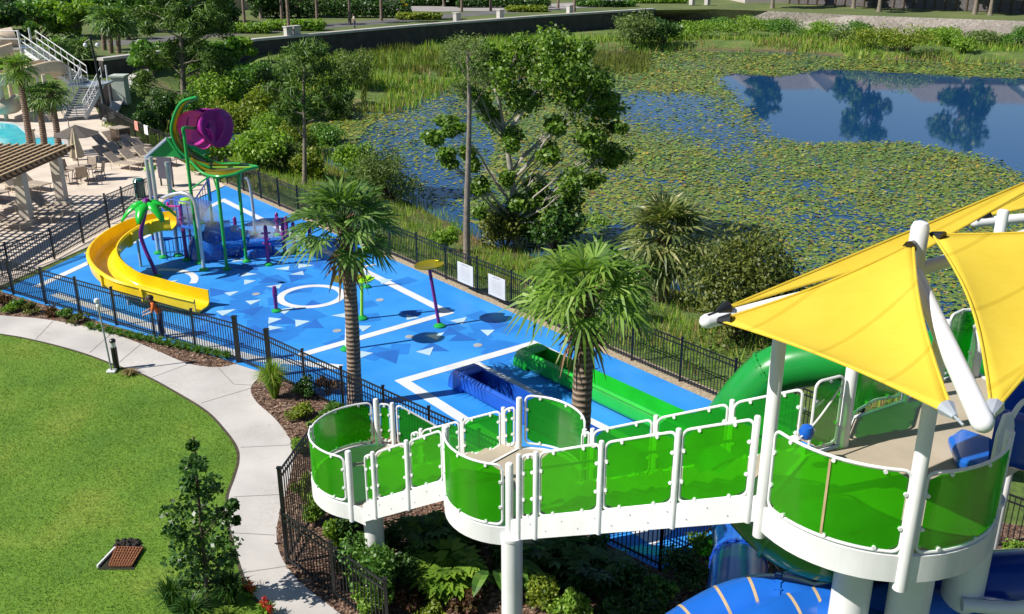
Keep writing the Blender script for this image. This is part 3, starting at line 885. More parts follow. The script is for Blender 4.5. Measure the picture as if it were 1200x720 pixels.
def flight(ns, ne, fs_, fe, z0, z1, nsteps, near_panels, far_panels, tn, tf):
    fl = bpy.data.objects.new('stair_flight', None); COL.objects.link(fl); fl.parent = tw
    fl.location = Vector((ns[0], ns[1], 0)) - origin_of(tw)
    A, B = Vector((ns[0], ns[1], 0)), Vector((ne[0], ne[1], 0)); C, D = Vector((fs_[0], fs_[1], 0)), Vector((fe[0], fe[1], 0))
    tr = MB()
    for i in range(nsteps):
        a, b = i / nsteps, (i + 1) / nsteps + 0.02
        z = z0 + (z1 - z0) * (i + 1) / nsteps
        poly = [A.lerp(B, a), A.lerp(B, b), C.lerp(D, b), C.lerp(D, a)]
        tr.prism([(p.x, p.y) for p in poly], z - 0.05 - 0.0005 * i, z)
        q = [A.lerp(B, a), C.lerp(D, a)]
        tr.beam(Vector((q[0].x, q[0].y, z - 0.10)), Vector((q[1].x, q[1].y, z - 0.10)), 0.02, 0.09)
    tr.build('tread', M['tan_floor'], fl)
    def stringer(p, q, outward):
        d = (q - p).normalized(); nn = Vector((d.y, -d.x, 0)) * outward
        v = []
        for o in (0.0, 0.035):
            v += [Vector((p.x, p.y, z0 - 0.22)) + nn * o, Vector((q.x, q.y, z1 - 0.22)) + nn * o, Vector((q.x, q.y, z1 + 0.16)) + nn * o, Vector((p.x, p.y, z0 + 0.16)) + nn * o]
        mb = MB(); mb.add(v, [(0, 1, 2, 3), (7, 6, 5, 4), (0, 4, 5, 1), (3, 2, 6, 7), (1, 5, 6, 2), (0, 3, 7, 4)])
        so_ = mb.build('stringer', M['white'], fl)
        h = MB(); n = int((q - p).length / 0.28)
        for i in range(n):
            f = (i + 0.5) / n; c = p.lerp(q, f); zz = z0 + (z1 - z0) * f + (0.05 if i % 2 else -0.10)
            c = Vector((c.x, c.y, zz)) + nn * 0.034
            h.tube([c, c + nn * 0.006], 0.014, 8)
        return so_, h
    dn = (B - A).normalized(); side = 1 if (Vector((dn.y, -dn.x, 0))).dot(A - C) > 0 else -1
    s1, h1 = stringer(A, B, side); h1.build('bolt', M['grey'], fl)
    df = (D - C).normalized()
    s2, h2 = stringer(C, D, -side)
    for (P, Q, cuts, t, mt, hand) in ((A, B, near_panels, tn, 'panel', None), (C, D, far_panels, tf, 'teal_panel', (0.72, -side * 0.08))):
        pln = Plan([P, Q], z0, z1)
        for i, (a, b) in enumerate(cuts):
            guard(tw, pln, pln.L * a + 0.05, pln.L * b - 0.05, t[0], t[1], mt, hand)
        for c in sorted({c for ab in cuts for c in ab}):
            if 0.02 < c < 0.98:
                q = pln.pos(pln.L * c, 0); dd = (Q - P).normalized(); o_ = Vector((dd.y, -dd.x, 0)) * (0.03 * (side if P is A else -side))
                vpost(tw, q.x + o_.x, q.y + o_.y, q.z - 0.22, q.z + t[1] + 0.05, 0.04)
    hb = MB(); pln = Plan([A, B], z0, z1)
    hb.tube([pln.pos(pln.L * f, 0.98, -side * 0.05) for f in np.linspace(0.04, 0.97, 6)], 0.019, 7); hb.build('handrail', M['green_pl'], tw, smooth=True)
    return fl
flight(N2s, P3, F2s, P5, ZA, ZB, 7, [(0.02, 0.16), (0.16, 0.57), (0.57, 0.98)], [(0.02, 0.12), (0.12, 0.50), (0.50, 0.86), (0.86, 0.98)], (0.16, 1.12), (0.10, 0.86))
flight(P4, P7, F3s, F3e, ZB, ZC, 12, [(0.05, 0.13), (0.13, 0.41), (0.41, 0.70), (0.70, 0.96)], [(0.02, 0.08), (0.08, 0.38), (0.38, 0.70), (0.70, 0.98)], (0.16, 1.26), (0.12, 1.06))
# the flight that leaves the lowest landing on its far side and goes down to the ground
fl1 = bpy.data.objects.new('stair_flight', None); COL.objects.link(fl1); fl1.parent = tw; fl1.location = Vector((-2.2, 17.6, 0)) - origin_of(tw)
tr = MB()
for i in range(11):
    x0 = -2.0 + i * 0.27; zz = ZA - 0.178 * (i + 1)
    tr.prism([(x0, 17.1 - i * 0.03), (x0 + 0.29, 17.1 - i * 0.03), (x0 + 0.29, 17.95 - i * 0.03), (x0, 17.95 - i * 0.03)], zz - 0.05, zz)
tr.build('tread', M['tan_floor'], fl1)
pl = Plan([(-2.42, 17.98), (0.97, 17.62)], ZA, 0.05)
for a, b in ((0.02, 0.32), (0.34, 0.64), (0.66, 0.97)): guard(tw, pl, pl.L * a, pl.L * b, 0.1, 1.02, 'teal_panel')
sb = MB(); sb.beam((-2.0, 17.96, ZA - 0.1), (0.97, 17.64, 0.1), 0.05, 0.3); sb.build('stringer', M['white'], fl1)

# columns
for (px, py, z, r, z1) in [(600, 640, 2.9, 0.17, ZB - 0.09), (437, 602, 1.6, 0.19, ZA - 0.09), (998, 690, 3.9, 0.25, ZC - 0.1), (1066, 697, 3.9, 0.27, ZC - 0.1), (1132, 670, 3.9, 0.27, ZC - 0.1), (690, 560, 4.6, 0.0, 0)]:
    if r == 0: continue
    p = at(px, py, z)
    mb = MB(); mb.lathe([(r * 1.5, -0.05), (r * 1.5, 0.04), (r, 0.05), (r, z1 - 0.06), (r * 1.08, z1 - 0.05), (r * 1.08, z1)], (p.x, p.y, 0), 20)
    mb.build('column', M['white'], tw, smooth=True)
# slide-entry plate, grab rail and lamp-like white kick plates at the platform edge
e0 = Vector((6.06, 10.92, ZC)); e1 = Vector((6.55, 11.32, ZC))
pt = MB(); ud = (e1 - e0).normalized()
prof = [(0.0, 0.05), (0.42, 0.05), (0.47, 0.45), (0.42, 0.9), (0.30, 1.12), (0.1, 1.15), (0.0, 0.9)]
nn_ = Vector((ud.y, -ud.x, 0))
vs = [e0 + ud * a + Vector((0, 0, t)) + nn_ * o_ for o_ in (0, 0.05) for a, t in prof]; n = len(prof)
pt.add(vs, [tuple(range(n)), tuple(range(2 * n - 1, n - 1, -1))] + [(i, n + i, n + (i + 1) % n, (i + 1) % n) for i in range(n)])
pt.build('entry_plate', M['tan_plate'] if 'tan_plate' in M else M['white'], tw, bevel=0.01)
gr = MB(); gr.tube(smooth_path([(6.35, 11.2, ZC + 0.9), (6.6, 11.3, ZC + 1.2), (7.1, 11.2, ZC + 1.25), (7.7, 10.95, ZC + 1.15), (7.9, 10.85, ZC + 0.5)], 6), 0.035, 8); gr.build('grab_rail', M['white'], tw, smooth=True)

# floats on a rope that closes the stair
rp = thing('safety_rope', 'blue and white float on a chain across the stair top', 'rope', (4.3, 12.1, ZC))
ra, rb_ = Vector((4.52, 12.18, ZC + 0.98)), Vector((3.75, 11.55, ZC + 0.42))
mb = MB(); cpts = [ra.lerp(rb_, f) - Vector((0, 0, 0.10 * sin(pi * f))) for f in np.linspace(0, 1, 12)]; mb.tube(cpts, 0.014, 6); mb.build('chain', M['white'], rp)
c = ra.lerp(rb_, 0.72) - Vector((0, 0, 0.08))
mb = MB(); mb.lathe([(0.02, -0.11), (0.075, -0.085), (0.105, 0), (0.075, 0.085), (0.02, 0.11)], c, 16); mb.build('float', M['rope_blue'], rp, smooth=True)
mb = MB(); mb.lathe([(0.02, -0.09), (0.07, -0.06), (0.085, 0), (0.07, 0.06), (0.02, 0.09)], ra.lerp(rb_, 0.97), 16); mb.build('float', M['white'], rp, smooth=True)

# ---- white supply pipe by the platform
pi_ = thing('supply_pipe', 'thick white water pipe with elbows beside the blue slide mouth', 'pipe', (7.0, 10.4, 0))
mb = MB(); mb.tube(smooth_path([(7.9, 11.3, 4.75), (7.35, 10.95, 4.85), (7.02, 10.75, 4.7), (6.98, 10.72, 4.2), (6.9, 10.68, 3.75), (6.6, 10.7, 3.62), (6.0, 10.8, 3.6)], 6), 0.09, 12); mb.build('pipe', M['white'], pi_, smooth=True)
mb = MB(); mb.lathe([(0.06, 0), (0.06, 3.7)], (6.9, 10.68, 0), 12); mb.build('riser', M['white'], pi_, smooth=True)

M['blue_mid'] = pm('mid_blue_fibreglass', (0.012, 0.085, 0.45), 0.25, 0.15, 1.0, coat=0.2)
M['green_mid'] = pm('mid_green_fibreglass', (0.010, 0.24, 0.035), 0.25, 0.15, 1.0, coat=0.2)
# ================================================================== slides
def tube_slide(name, label, path, r, mat, rings, ringmat=None, cat='water slide', seams=()):
    P = smooth_path(path, 8)
    t = thing(name, label, cat, (P[0].x, P[0].y, 0))
    mb = MB(); mb.tube(P, r, 22, caps=True); body = mb.build('tube', mat, t, smooth=True)
    n = len(P)
    for f in rings:
        i = int(f * (n - 1)); i = min(max(i, 1), n - 2); d = (P[i + 1] - P[i - 1]).normalized()
        mb = MB(); mb.tube([P[i] - d * 0.035, P[i] + d * 0.035], r * 1.06, 26)
        u = d.orthogonal().normalized(); v = d.cross(u)
        for k in range(20):
            a = 2 * pi * k / 20; c = P[i] + (u * cos(a) + v * sin(a)) * r * 1.04
            mb.tube([c - d * 0.055, c + d * 0.055], 0.016, 5)
        mb.build('flange', ringmat or mat, t, smooth=True)
    for f in seams:
        i = int(f * (n - 1)); i = min(max(i, 1), n - 2); d = (P[i + 1] - P[i - 1]).normalized()
        mb = MB(); mb.tube([P[i] - d * 0.022, P[i] + d * 0.022], r * 1.008, 26, caps=False); mb.build('seam_strip', M['tan_strap'], t, smooth=True)
    return t
def trough(name_part, path, w, hw, mat, parent, thick=0.05, curve=True):
    """open flume: flat-bottomed U swept along the path (points at the floor)"""
    P = smooth_path(path, 7) if curve else [Vector(p) for p in path]
    prof = []
    for k in range(7):
        a = pi + (pi / 2) * k / 6; prof.append((-(w / 2 - hw * 0.35) + hw * 0.35 * cos(a), hw * 0.35 + hw * 0.35 * sin(a)))
    prof = [(-w / 2 - 0.05, hw), (-w / 2, hw)] + prof
    prof = prof + [(-x, z) for x, z in prof[::-1]]
    outer_ = [(x * (1 + 2 * thick / w), z - (thick if z < hw * 0.9 else 0.06)) for x, z in prof]
    ring = prof + outer_[::-1]
    n = len(ring); vs = []; fs = []
    for i, p in enumerate(P):
        d = P[min(i + 1, len(P) - 1)] - P[max(i - 1, 0)]; d = Vector((d.x, d.y, 0)).normalized(); s_ = Vector((d.y, -d.x, 0))
        vs += [p + s_ * x + Vector((0, 0, z)) for x, z in ring]
    for i in range(len(P) - 1):
        for k in range(n):
            k2 = (k + 1) % n; fs.append((i * n + k, i * n + k2, (i + 1) * n + k2, (i + 1) * n + k))
    fs.append(tuple(range(n))); fs.append(tuple((len(P) - 1) * n + k for k in range(n - 1, -1, -1)))
    return MB().add(vs, fs).build(name_part, mat, parent, smooth=True)

# big green tube behind the tower, coming down to the green run-out
gtube = tube_slide('green_tube_slide', 'large green enclosed tube slide curving down behind the stairs', [(4.63, 21.03, 0.62), (5.0, 20.62, 1.1), (5.45, 20.35, 2.05), (6.05, 20.2, 2.75), (7.2, 19.85, 3.15), (9.0, 19.3, 3.45), (11.4, 18.4, 3.6), (13.2, 16.4, 3.7), (12.4, 13.8, 4.2), (9.8, 13.6, 4.8), (7.6, 13.4, 5.55)], 0.56, M['green_mid'], (0.28, 0.52, 0.70, 0.84))
# green chute that drops from under the bridge below the platform
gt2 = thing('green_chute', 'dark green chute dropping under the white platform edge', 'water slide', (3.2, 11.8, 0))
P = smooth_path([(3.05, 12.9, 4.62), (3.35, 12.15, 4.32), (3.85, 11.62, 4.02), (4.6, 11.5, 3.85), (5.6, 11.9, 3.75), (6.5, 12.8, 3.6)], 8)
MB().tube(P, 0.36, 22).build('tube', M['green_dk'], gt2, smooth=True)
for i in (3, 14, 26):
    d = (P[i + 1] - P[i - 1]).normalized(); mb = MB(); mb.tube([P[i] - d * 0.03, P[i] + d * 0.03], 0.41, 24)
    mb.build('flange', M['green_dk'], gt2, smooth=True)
tube_slide('blue_tube_slide', 'blue tube slide with tan seams bulging under the platform', [at(1080, 778, 2.8), at(1020, 748, 2.95), at(965, 724, 3.05), at(912, 708, 3.05), at(868, 714, 2.95), at(825, 734, 2.75), at(780, 766, 2.5), at(740, 815, 2.2)], 0.42, M['blue_pl'], (0.445,), seams=(0.535, 0.64, 0.75))
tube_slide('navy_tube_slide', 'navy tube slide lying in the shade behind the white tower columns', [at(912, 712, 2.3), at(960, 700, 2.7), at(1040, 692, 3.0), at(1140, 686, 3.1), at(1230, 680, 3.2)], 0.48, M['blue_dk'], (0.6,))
tube_slide('blue_tube_slide', 'lower blue tube slide section nearest the camera below the columns', [at(1200, 740, 3.1), at(1110, 726, 3.1), at(1030, 717, 3.1), at(968, 716, 3.1), at(915, 730, 3.0), at(862, 762, 2.8), at(800, 820, 2.5)], 0.40, M['blue_pl'], (0.49, 0.9), seams=(0.56, 0.64))
tube_slide('blue_tube_slide', 'upright blue tube slide beside the fence corner with a teal see-through ring', [at(790, 556, 0.62), at(838, 582, 0.62), at(862, 607, 0.75), at(867, 640, 1.0), at(864, 680, 1.3), at(862, 730, 1.6), at(870, 790, 1.9)], 0.50, M['blue_pl'], (0.44, 0.62), ringmat=M['blue_dk'])
tube_slide('teal_tube_slide', 'dark teal tube slide curving past the grass and plants', [(10.5, 13.2, 2.9), (8.4, 12.2, 2.5), (7.0, 11.0, 2.0), (6.3, 9.6, 1.5), (6.2, 8.2, 1.0)], 0.62, M['teal_tr'], (0.30, 0.52, 0.7), ringmat=M['blackmetal'])
# mouth of the blue slide on the platform
bm = thing('blue_slide_mouth', 'navy blue open slide mouth with raised sides at the platform edge', 'water slide', (7.0, 11.2, 4.5))
trough('trough', [(6.75, 12.15, ZC + 0.03), (7.3, 11.8, ZC), (8.2, 11.25, ZC - 0.1), (9.6, 10.7, ZC - 0.4)], 1.05, 0.85, M['blue_dk'], bm, 0.06)
lipm = MB(); lipm.prism([(6.0, 11.62), (6.35, 11.35), (6.75, 12.2), (6.45, 12.5), (6.15, 12.25)], ZC + 0.004, ZC + 0.16); lipm.build('entry_lip', M['blue_pl'], bm, bevel=0.05)

# run-outs on the splash deck
pdir = Vector((-bdir.y, bdir.x, 0))
if pdir.y < 0: pdir = -pdir
def runout(name, label, nose_px, length, mat, innermat, gapat=None):
    o0 = at(*nose_px); W_, hw = 0.68, 0.56
    c0 = o0 + pdir * W_ / 2
    t = thing(name, label, 'water slide', (c0.x, c0.y, 0))
    P = [c0 + bdir * (0.55 + q) + Vector((0, 0, 0.07)) for q in np.linspace(0, length, 9)]
    trough('trough', P, W_ - 0.12, hw, mat, t, 0.055, curve=False)
    # rounded nose with a splash hood
    prof = [(0.0, 0.005), (0.05, 0.28), (0.18, 0.52), (0.36, 0.65), (0.55, 0.67), (0.85, 0.655), (0.86, 0.60), (0.62, 0.56), (0.60, 0.005)]
    vs = []
    for s_ in (-0.001, W_ + 0.001):
        for a, z in prof: vs.append(o0 + pdir * s_ + bdir * a + Vector((0, 0, z)))
    n = len(prof)
    MB().add(vs, [tuple(range(n)), tuple(range(2 * n - 1, n - 1, -1))] + [(i, n + i, n + (i + 1) % n, (i + 1) % n) for i in range(n)]).build('nose_cap', mat, t, bevel=0.02)
    dk = MB()
    a = o0 + bdir * 0.606
    dk.add([a + pdir * 0.10 + Vector((0, 0, 0.16)), a + pdir * (W_ - 0.10) + Vector((0, 0, 0.16)), a + pdir * (W_ - 0.10) + Vector((0, 0, 0.56)), a + pdir * 0.10 + Vector((0, 0, 0.56))], [(0, 1, 2, 3)])
    dk.build('drain_grille', innermat, t)
    wt_ = MB(); p0 = c0 + bdir * 0.7; p1 = c0 + bdir * (length + 0.4); hw2 = W_ / 2 - 0.16
    wt_.add([p0 - pdir * hw2 + Vector((0, 0, 0.12)), p0 + pdir * hw2 + Vector((0, 0, 0.12)), p1 + pdir * hw2 + Vector((0, 0, 0.12)), p1 - pdir * hw2 + Vector((0, 0, 0.12))], [(0, 1, 2, 3)])
    return t
runout('green_runout_flume', 'bright green open run-out flume lying on the blue deck', (600.5, 428), 6.9, M['green_pl'], M['blackmetal'])
runout('blue_runout_flume', 'navy blue open run-out flume lying on the blue deck', (524.5, 453), 6.9, M['blue_mid'], M['blackmetal'])

# ================================================================== shade sails
fr = thing('sail_mast', 'white steel mast and beams carrying the yellow sails', 'shade frame', (4.95, 11.55, 5.2))
HB = Vector((4.98, 11.52, 8.05))
mast = MB(); mast.lathe([(0.11, 7.85), (0.11, 8.62), (0.085, 8.68), (0.03, 8.7)], (HB.x, HB.y, 0), 16); mast.build('mast', M['white'], fr, smooth=True)
TA = Vector((2.20, 10.31, 7.87)); TB = Vector((4.10, 7.62, 8.0)); TC = Vector((8.6, 13.4, 8.4)); TD0 = aty(1143, 261, 16.0)
def cap_beam(a, b, r, name='beam'):
    mb = MB(); d = (b - a).normalized()
    mb.tube([a - d * r * 0.9, a - d * r * 0.55, a, b], r, 14, rs=[r * 0.35, r * 0.8, r, r]); return mb.build(name, M['white'], fr, smooth=True)
cap_beam(TA, HB, 0.085); cap_beam(TB, HB, 0.10); cap_beam(TC, HB, 0.09)
TD1 = TD0 + Vector((4.5, 0.8, 0.15)); cap_beam(TD0, TD1, 0.085)
vpost(fr, TD1.x, TD1.y, 0, TD1.z, 0.09, 'post')
vpost(fr, TD0.x + 1.6, TD0.y + 0.3, 0, TD0.z, 0.09, 'post')
m, nt, b, o = newmat('yellow_sail_cloth')
n1 = noise_node(nt, 1.6, 5.0); c1 = ramp(nt, n1.outputs['Fac'], [(0.3, (0.80, 0.60, 0.045)), (0.7, (0.85, 0.66, 0.065))])
tcs = nt.nodes.new('ShaderNodeTexCoord'); ws = nt.nodes.new('ShaderNodeTexWave'); ws.wave_profile = 'SIN'; ws.inputs['Scale'].default_value = 0.36; ws.inputs['Distortion'].default_value = 0.0
mps = nt.nodes.new('ShaderNodeMapping'); mps.inputs['Rotation'].default_value = (0, 0, 0.9); nt.links.new(tcs.outputs['Object'], mps.inputs['Vector']); nt.links.new(mps.outputs['Vector'], ws.inputs['Vector'])
rs_ = ramp(nt, ws.outputs['Fac'], [(0.0, (1, 1, 1)), (0.988, (1, 1, 1)), (0.993, (0.86, 0.83, 0.7)), (1.0, (0.86, 0.83, 0.7))])
nt.links.new(mixc(nt, 1.0, c1.outputs['Color'], rs_.outputs['Color'], 'MULTIPLY'), b.inputs['Base Color']); b.inputs['Roughness'].default_value = 0.75
tc = nt.nodes.new('ShaderNodeTexCoord'); wv = nt.nodes.new('ShaderNodeTexWave'); wv.inputs['Scale'].default_value = 42.0; wv.inputs['Distortion'].default_value = 0.3
nt.links.new(tc.outputs['Object'], wv.inputs['Vector']); n4 = noise_node(nt, 1.5, 3.0, stretch=(1, 3, 1))
mx_ = nt.nodes.new('ShaderNodeMath'); mx_.operation = 'MULTIPLY_ADD'; mx_.inputs[1].default_value = 0.02; nt.links.new(wv.outputs['Fac'], mx_.inputs[0]); nt.links.new(n4.outputs['Fac'], mx_.inputs[2])
bump(nt, b, mx_.outputs[0], 0.25, 0.06)
tl = nt.nodes.new('ShaderNodeBsdfTranslucent'); nt.links.new(c1.outputs['Color'], tl.inputs['Color'])
ms = nt.nodes.new('ShaderNodeMixShader'); ms.inputs[0].default_value = 0.30
nt.links.new(b.outputs[0], ms.inputs[1]); nt.links.new(tl.outputs[0], ms.inputs[2]); nt.links.new(ms.outputs[0], o.inputs['Surface'])
M['sail'] = m
def sail(label, A, B, C, pull=0.09, sag=0.12, hard=None):
    A, B, C = Vector(A), Vector(B), Vector(C); n = 22
    t = thing('shade_sail', label, 'shade sail', A, 'yellow shade sails over the tower')
    ctr = (A + B + C) / 3; idx_ = {}; vs = []
    for i in range(n + 1):
        for j in range(n + 1 - i):
            u, v = i / n, j / n; w_ = 1 - u - v
            p = A * w_ + B * u + C * v
            # edges are pulled in towards the middle in a catenary
            e = 4 * (w_ * u * (1 - v) ** 2 + u * v * (1 - w_) ** 2 + v * w_ * (1 - u) ** 2)
            edge = max(0.0, 1 - 3.0 * min(u, v, w_)) if True else 0
            p = p + (ctr - p) * pull * 2.2 * (4 * max(w_ * u, u * v, v * w_)) * edge ** 2
            p.z -= sag * 27 * u * v * w_
            idx_[(i, j)] = len(vs); vs.append(p)
    fs = []
    for i in range(n):
        for j in range(n - i):
            fs.append((idx_[(i, j)], idx_[(i + 1, j)], idx_[(i, j + 1)]))
            if j < n - i - 1: fs.append((idx_[(i + 1, j)], idx_[(i + 1, j + 1)], idx_[(i, j + 1)]))
    cl = MB().add(vs, fs).build('cloth', M['sail'], t, smooth=True)
    so_ = cl.modifiers.new('thickness', 'SOLIDIFY'); so_.thickness = 0.006
    hem = MB()
    for pts in ([idx_[(i, 0)] for i in range(n + 1)], [idx_[(0, j)] for j in range(n + 1)], [idx_[(n - j, j)] for j in range(n + 1)]):
        hem.tube([vs[k] for k in pts], 0.016, 6)
    hem.build('hem', M['sail'], t, smooth=True)
    for P_, toward in ((A, ctr), (B, ctr), (C, ctr)):
        d = (P_ - toward).normalized(); mb = MB(); mb.tube([P_ - d * 0.14, P_ + d * 0.02], 0.05, 8, rs=[0.085, 0.03]); mb.tube([P_, P_ + d * 0.16], 0.012, 6)
        mb.build('corner_fitting', M['silver'] if P_ is B else M['blackmetal'], t, smooth=True)
    return t
sail('yellow shade sail stretched flat in front of the mast over the stair top', TA + Vector((0.13, -0.02, 0.02)), TB + Vector((-0.20, 0.12, 0.0)), HB + Vector((-0.10, -0.1, 0.40)), 0.05)
sail('thin yellow shade sail seen edge-on behind the mast', TA + Vector((0.14, 0.06, 0.10)), HB + Vector((0.05, 0.16, 0.16)), aty(1290, 176, 15.0), 0.035, 0.02)
sail('brightest yellow shade sail hanging beside the front beam', HB + Vector((0.16, 0.0, 0.48)), TB + Vector((0.12, 0.10, 0.03)), aty(1400, 250, 12.0), 0.065)
sail('yellow shade sail on the far second frame behind the others', TD0 + Vector((0.1, 0, 0.1)), TD1 + Vector((0, 0.3, 0.4)), TD1 + Vector((-0.5, 3.0, 0.3)), 0.06)
# ================================================================== plants: builders
GREY_BARK = pm('grey_bark', (0.20, 0.165, 0.13), 0.9, 0.3, 6.0, bumps=0.6, bscale=18)
DARK_BARK = pm('brown_bark', (0.085, 0.060, 0.045), 0.9, 0.35, 6.0, bumps=0.6, bscale=18)
PALE_BARK = pm('pale_bark', (0.34, 0.31, 0.26), 0.85, 0.25, 5.0, bumps=0.4, bscale=14)
m, nt, b, o = newmat('palm_bark')
tc = nt.nodes.new('ShaderNodeTexCoord'); wv = nt.nodes.new('ShaderNodeTexWave'); wv.bands_direction = 'Z'; wv.inputs['Scale'].default_value = 2.6; wv.inputs['Distortion'].default_value = 2.5; wv.inputs['Detail'].default_value = 3
nt.links.new(tc.outputs['Object'], wv.inputs['Vector'])
n1 = noise_node(nt, 5.0, 4.0); c1 = ramp(nt, wv.outputs['Fac'], [(0.1, (0.13, 0.085, 0.06)), (0.5, (0.24, 0.17, 0.125)), (0.9, (0.30, 0.225, 0.17))])
c2 = ramp(nt, n1.outputs['Fac'], [(0.3, (0.7, 0.7, 0.7)), (0.7, (1.2, 1.2, 1.2))])
nt.links.new(mixc(nt, 1.0, c1.outputs['Color'], c2.outputs['Color'], 'MULTIPLY'), b.inputs['Base Color']); b.inputs['Roughness'].default_value = 0.9
bump(nt, b, wv.outputs['Fac'], 0.7, 0.04)
PALM_BARK = m
BOOT = leafmat('dead_palm_fibre', [(0.10, 0.055, 0.035), (0.22, 0.13, 0.08), (0.36, 0.25, 0.16)], 0.9, 0.1)
LF = {
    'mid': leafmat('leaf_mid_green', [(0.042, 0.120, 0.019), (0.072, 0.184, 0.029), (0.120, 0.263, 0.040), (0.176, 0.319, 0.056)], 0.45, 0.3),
    'bright': leafmat('leaf_bright_green', [(0.083, 0.181, 0.021), (0.151, 0.288, 0.030), (0.227, 0.379, 0.043), (0.302, 0.439, 0.068)], 0.5, 0.35),
    'yellowish': leafmat('leaf_yellow_green', [(0.081, 0.149, 0.016), (0.161, 0.241, 0.025), (0.253, 0.322, 0.034), (0.345, 0.380, 0.057)], 0.5, 0.35),
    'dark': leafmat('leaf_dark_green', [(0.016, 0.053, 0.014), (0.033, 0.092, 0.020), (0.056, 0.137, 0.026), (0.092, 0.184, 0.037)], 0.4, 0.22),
    'olive': leafmat('leaf_olive', [(0.049, 0.073, 0.017), (0.089, 0.121, 0.023), (0.138, 0.170, 0.029), (0.186, 0.203, 0.041)], 0.5, 0.25),
    'pine': leafmat('pine_needles', [(0.036, 0.087, 0.020), (0.067, 0.147, 0.028), (0.117, 0.215, 0.036), (0.176, 0.293, 0.051)], 0.55, 0.2),
    'grey': leafmat('leaf_grey_green', [(0.068, 0.115, 0.034), (0.108, 0.176, 0.047), (0.162, 0.236, 0.061), (0.216, 0.284, 0.095)], 0.6, 0.3),
    'palm': leafmat('palm_leaf', [(0.033, 0.087, 0.021), (0.068, 0.150, 0.030), (0.112, 0.225, 0.039), (0.195, 0.300, 0.068)], 0.5, 0.3),
    'palm_b': leafmat('palm_leaf_bright', [(0.061, 0.135, 0.019), (0.115, 0.230, 0.027), (0.176, 0.311, 0.038), (0.284, 0.405, 0.081)], 0.5, 0.35),
    'palm_g': leafmat('palm_leaf_grey', [(0.066, 0.108, 0.039), (0.127, 0.176, 0.058), (0.194, 0.243, 0.078), (0.311, 0.302, 0.117)], 0.4, 0.25),
    'reed': leafmat('reed_grass', [(0.099, 0.215, 0.022), (0.153, 0.313, 0.029), (0.251, 0.394, 0.046), (0.448, 0.413, 0.125)], 0.6, 0.35),
    'straw': leafmat('dry_grass', [(0.20, 0.13, 0.06), (0.30, 0.21, 0.10), (0.40, 0.30, 0.16), (0.16, 0.17, 0.04)], 0.8, 0.25),
    'redleaf': leafmat('red_bract', [(0.45, 0.02, 0.03), (0.60, 0.05, 0.05), (0.55, 0.12, 0.05)], 0.5, 0.3),
    'bronze': leafmat('bronze_leaf', [(0.07, 0.03, 0.018), (0.13, 0.055, 0.03), (0.10, 0.10, 0.03)], 0.5, 0.25),
}

def rand_dirs(n):
    v = NR.normal(0, 1, (n, 3)); return v / np.linalg.norm(v, axis=1, keepdims=True)

def leafquads(C, Rad, n, L, W, upb=0.5, outb=0.5, shell=2.4, hang=0.0):
    """n leaves in each of the ellipsoids C (k,3) / Rad (k,3)"""
    C = np.repeat(np.asarray(C, float), n, 0); Rad = np.repeat(np.asarray(Rad, float), n, 0); N = len(C)
    d = rand_dirs(N); rr = NR.rand(N, 1) ** (1 / shell)
    P = C + Rad * d * rr
    nn = rand_dirs(N) + outb * d + np.array([0, 0, upb]); nn /= np.linalg.norm(nn, axis=1, keepdims=True)
    t = np.cross(nn, rand_dirs(N)); t /= np.maximum(np.linalg.norm(t, axis=1, keepdims=True), 1e-6)
    if hang: t[:, 2] -= hang; t /= np.linalg.norm(t, axis=1, keepdims=True)
    s = np.cross(nn, t); s /= np.maximum(np.linalg.norm(s, axis=1, keepdims=True), 1e-6)
    l = L * NR.uniform(0.65, 1.25, (N, 1)); w_ = W * NR.uniform(0.7, 1.2, (N, 1))
    return np.stack([P - t * l / 2, P + s * w_ / 2 + t * l * 0.05, P + t * l / 2 - nn * l * 0.12, P - s * w_ / 2 + t * l * 0.05], 1)

def limb(mb, a, b, r0, r1, wob=0.12, n=6, seg=7):
    a = Vector(a); b = Vector(b); L = (b - a).length; pts = []; rs = []
    o1 = Vector((R.uniform(-1, 1), R.uniform(-1, 1), R.uniform(-0.4, 0.8))) * wob * L; o2 = Vector((R.uniform(-1, 1), R.uniform(-1, 1), R.uniform(-0.4, 0.4))) * wob * L * 0.5
    for i in range(n + 1):
        f = i / n; pts.append(a.lerp(b, f) + o1 * sin(pi * f) + o2 * sin(2 * pi * f)); rs.append(r0 + (r1 - r0) * f)
    mb.tube(pts, r0, seg, rs=rs); return pts

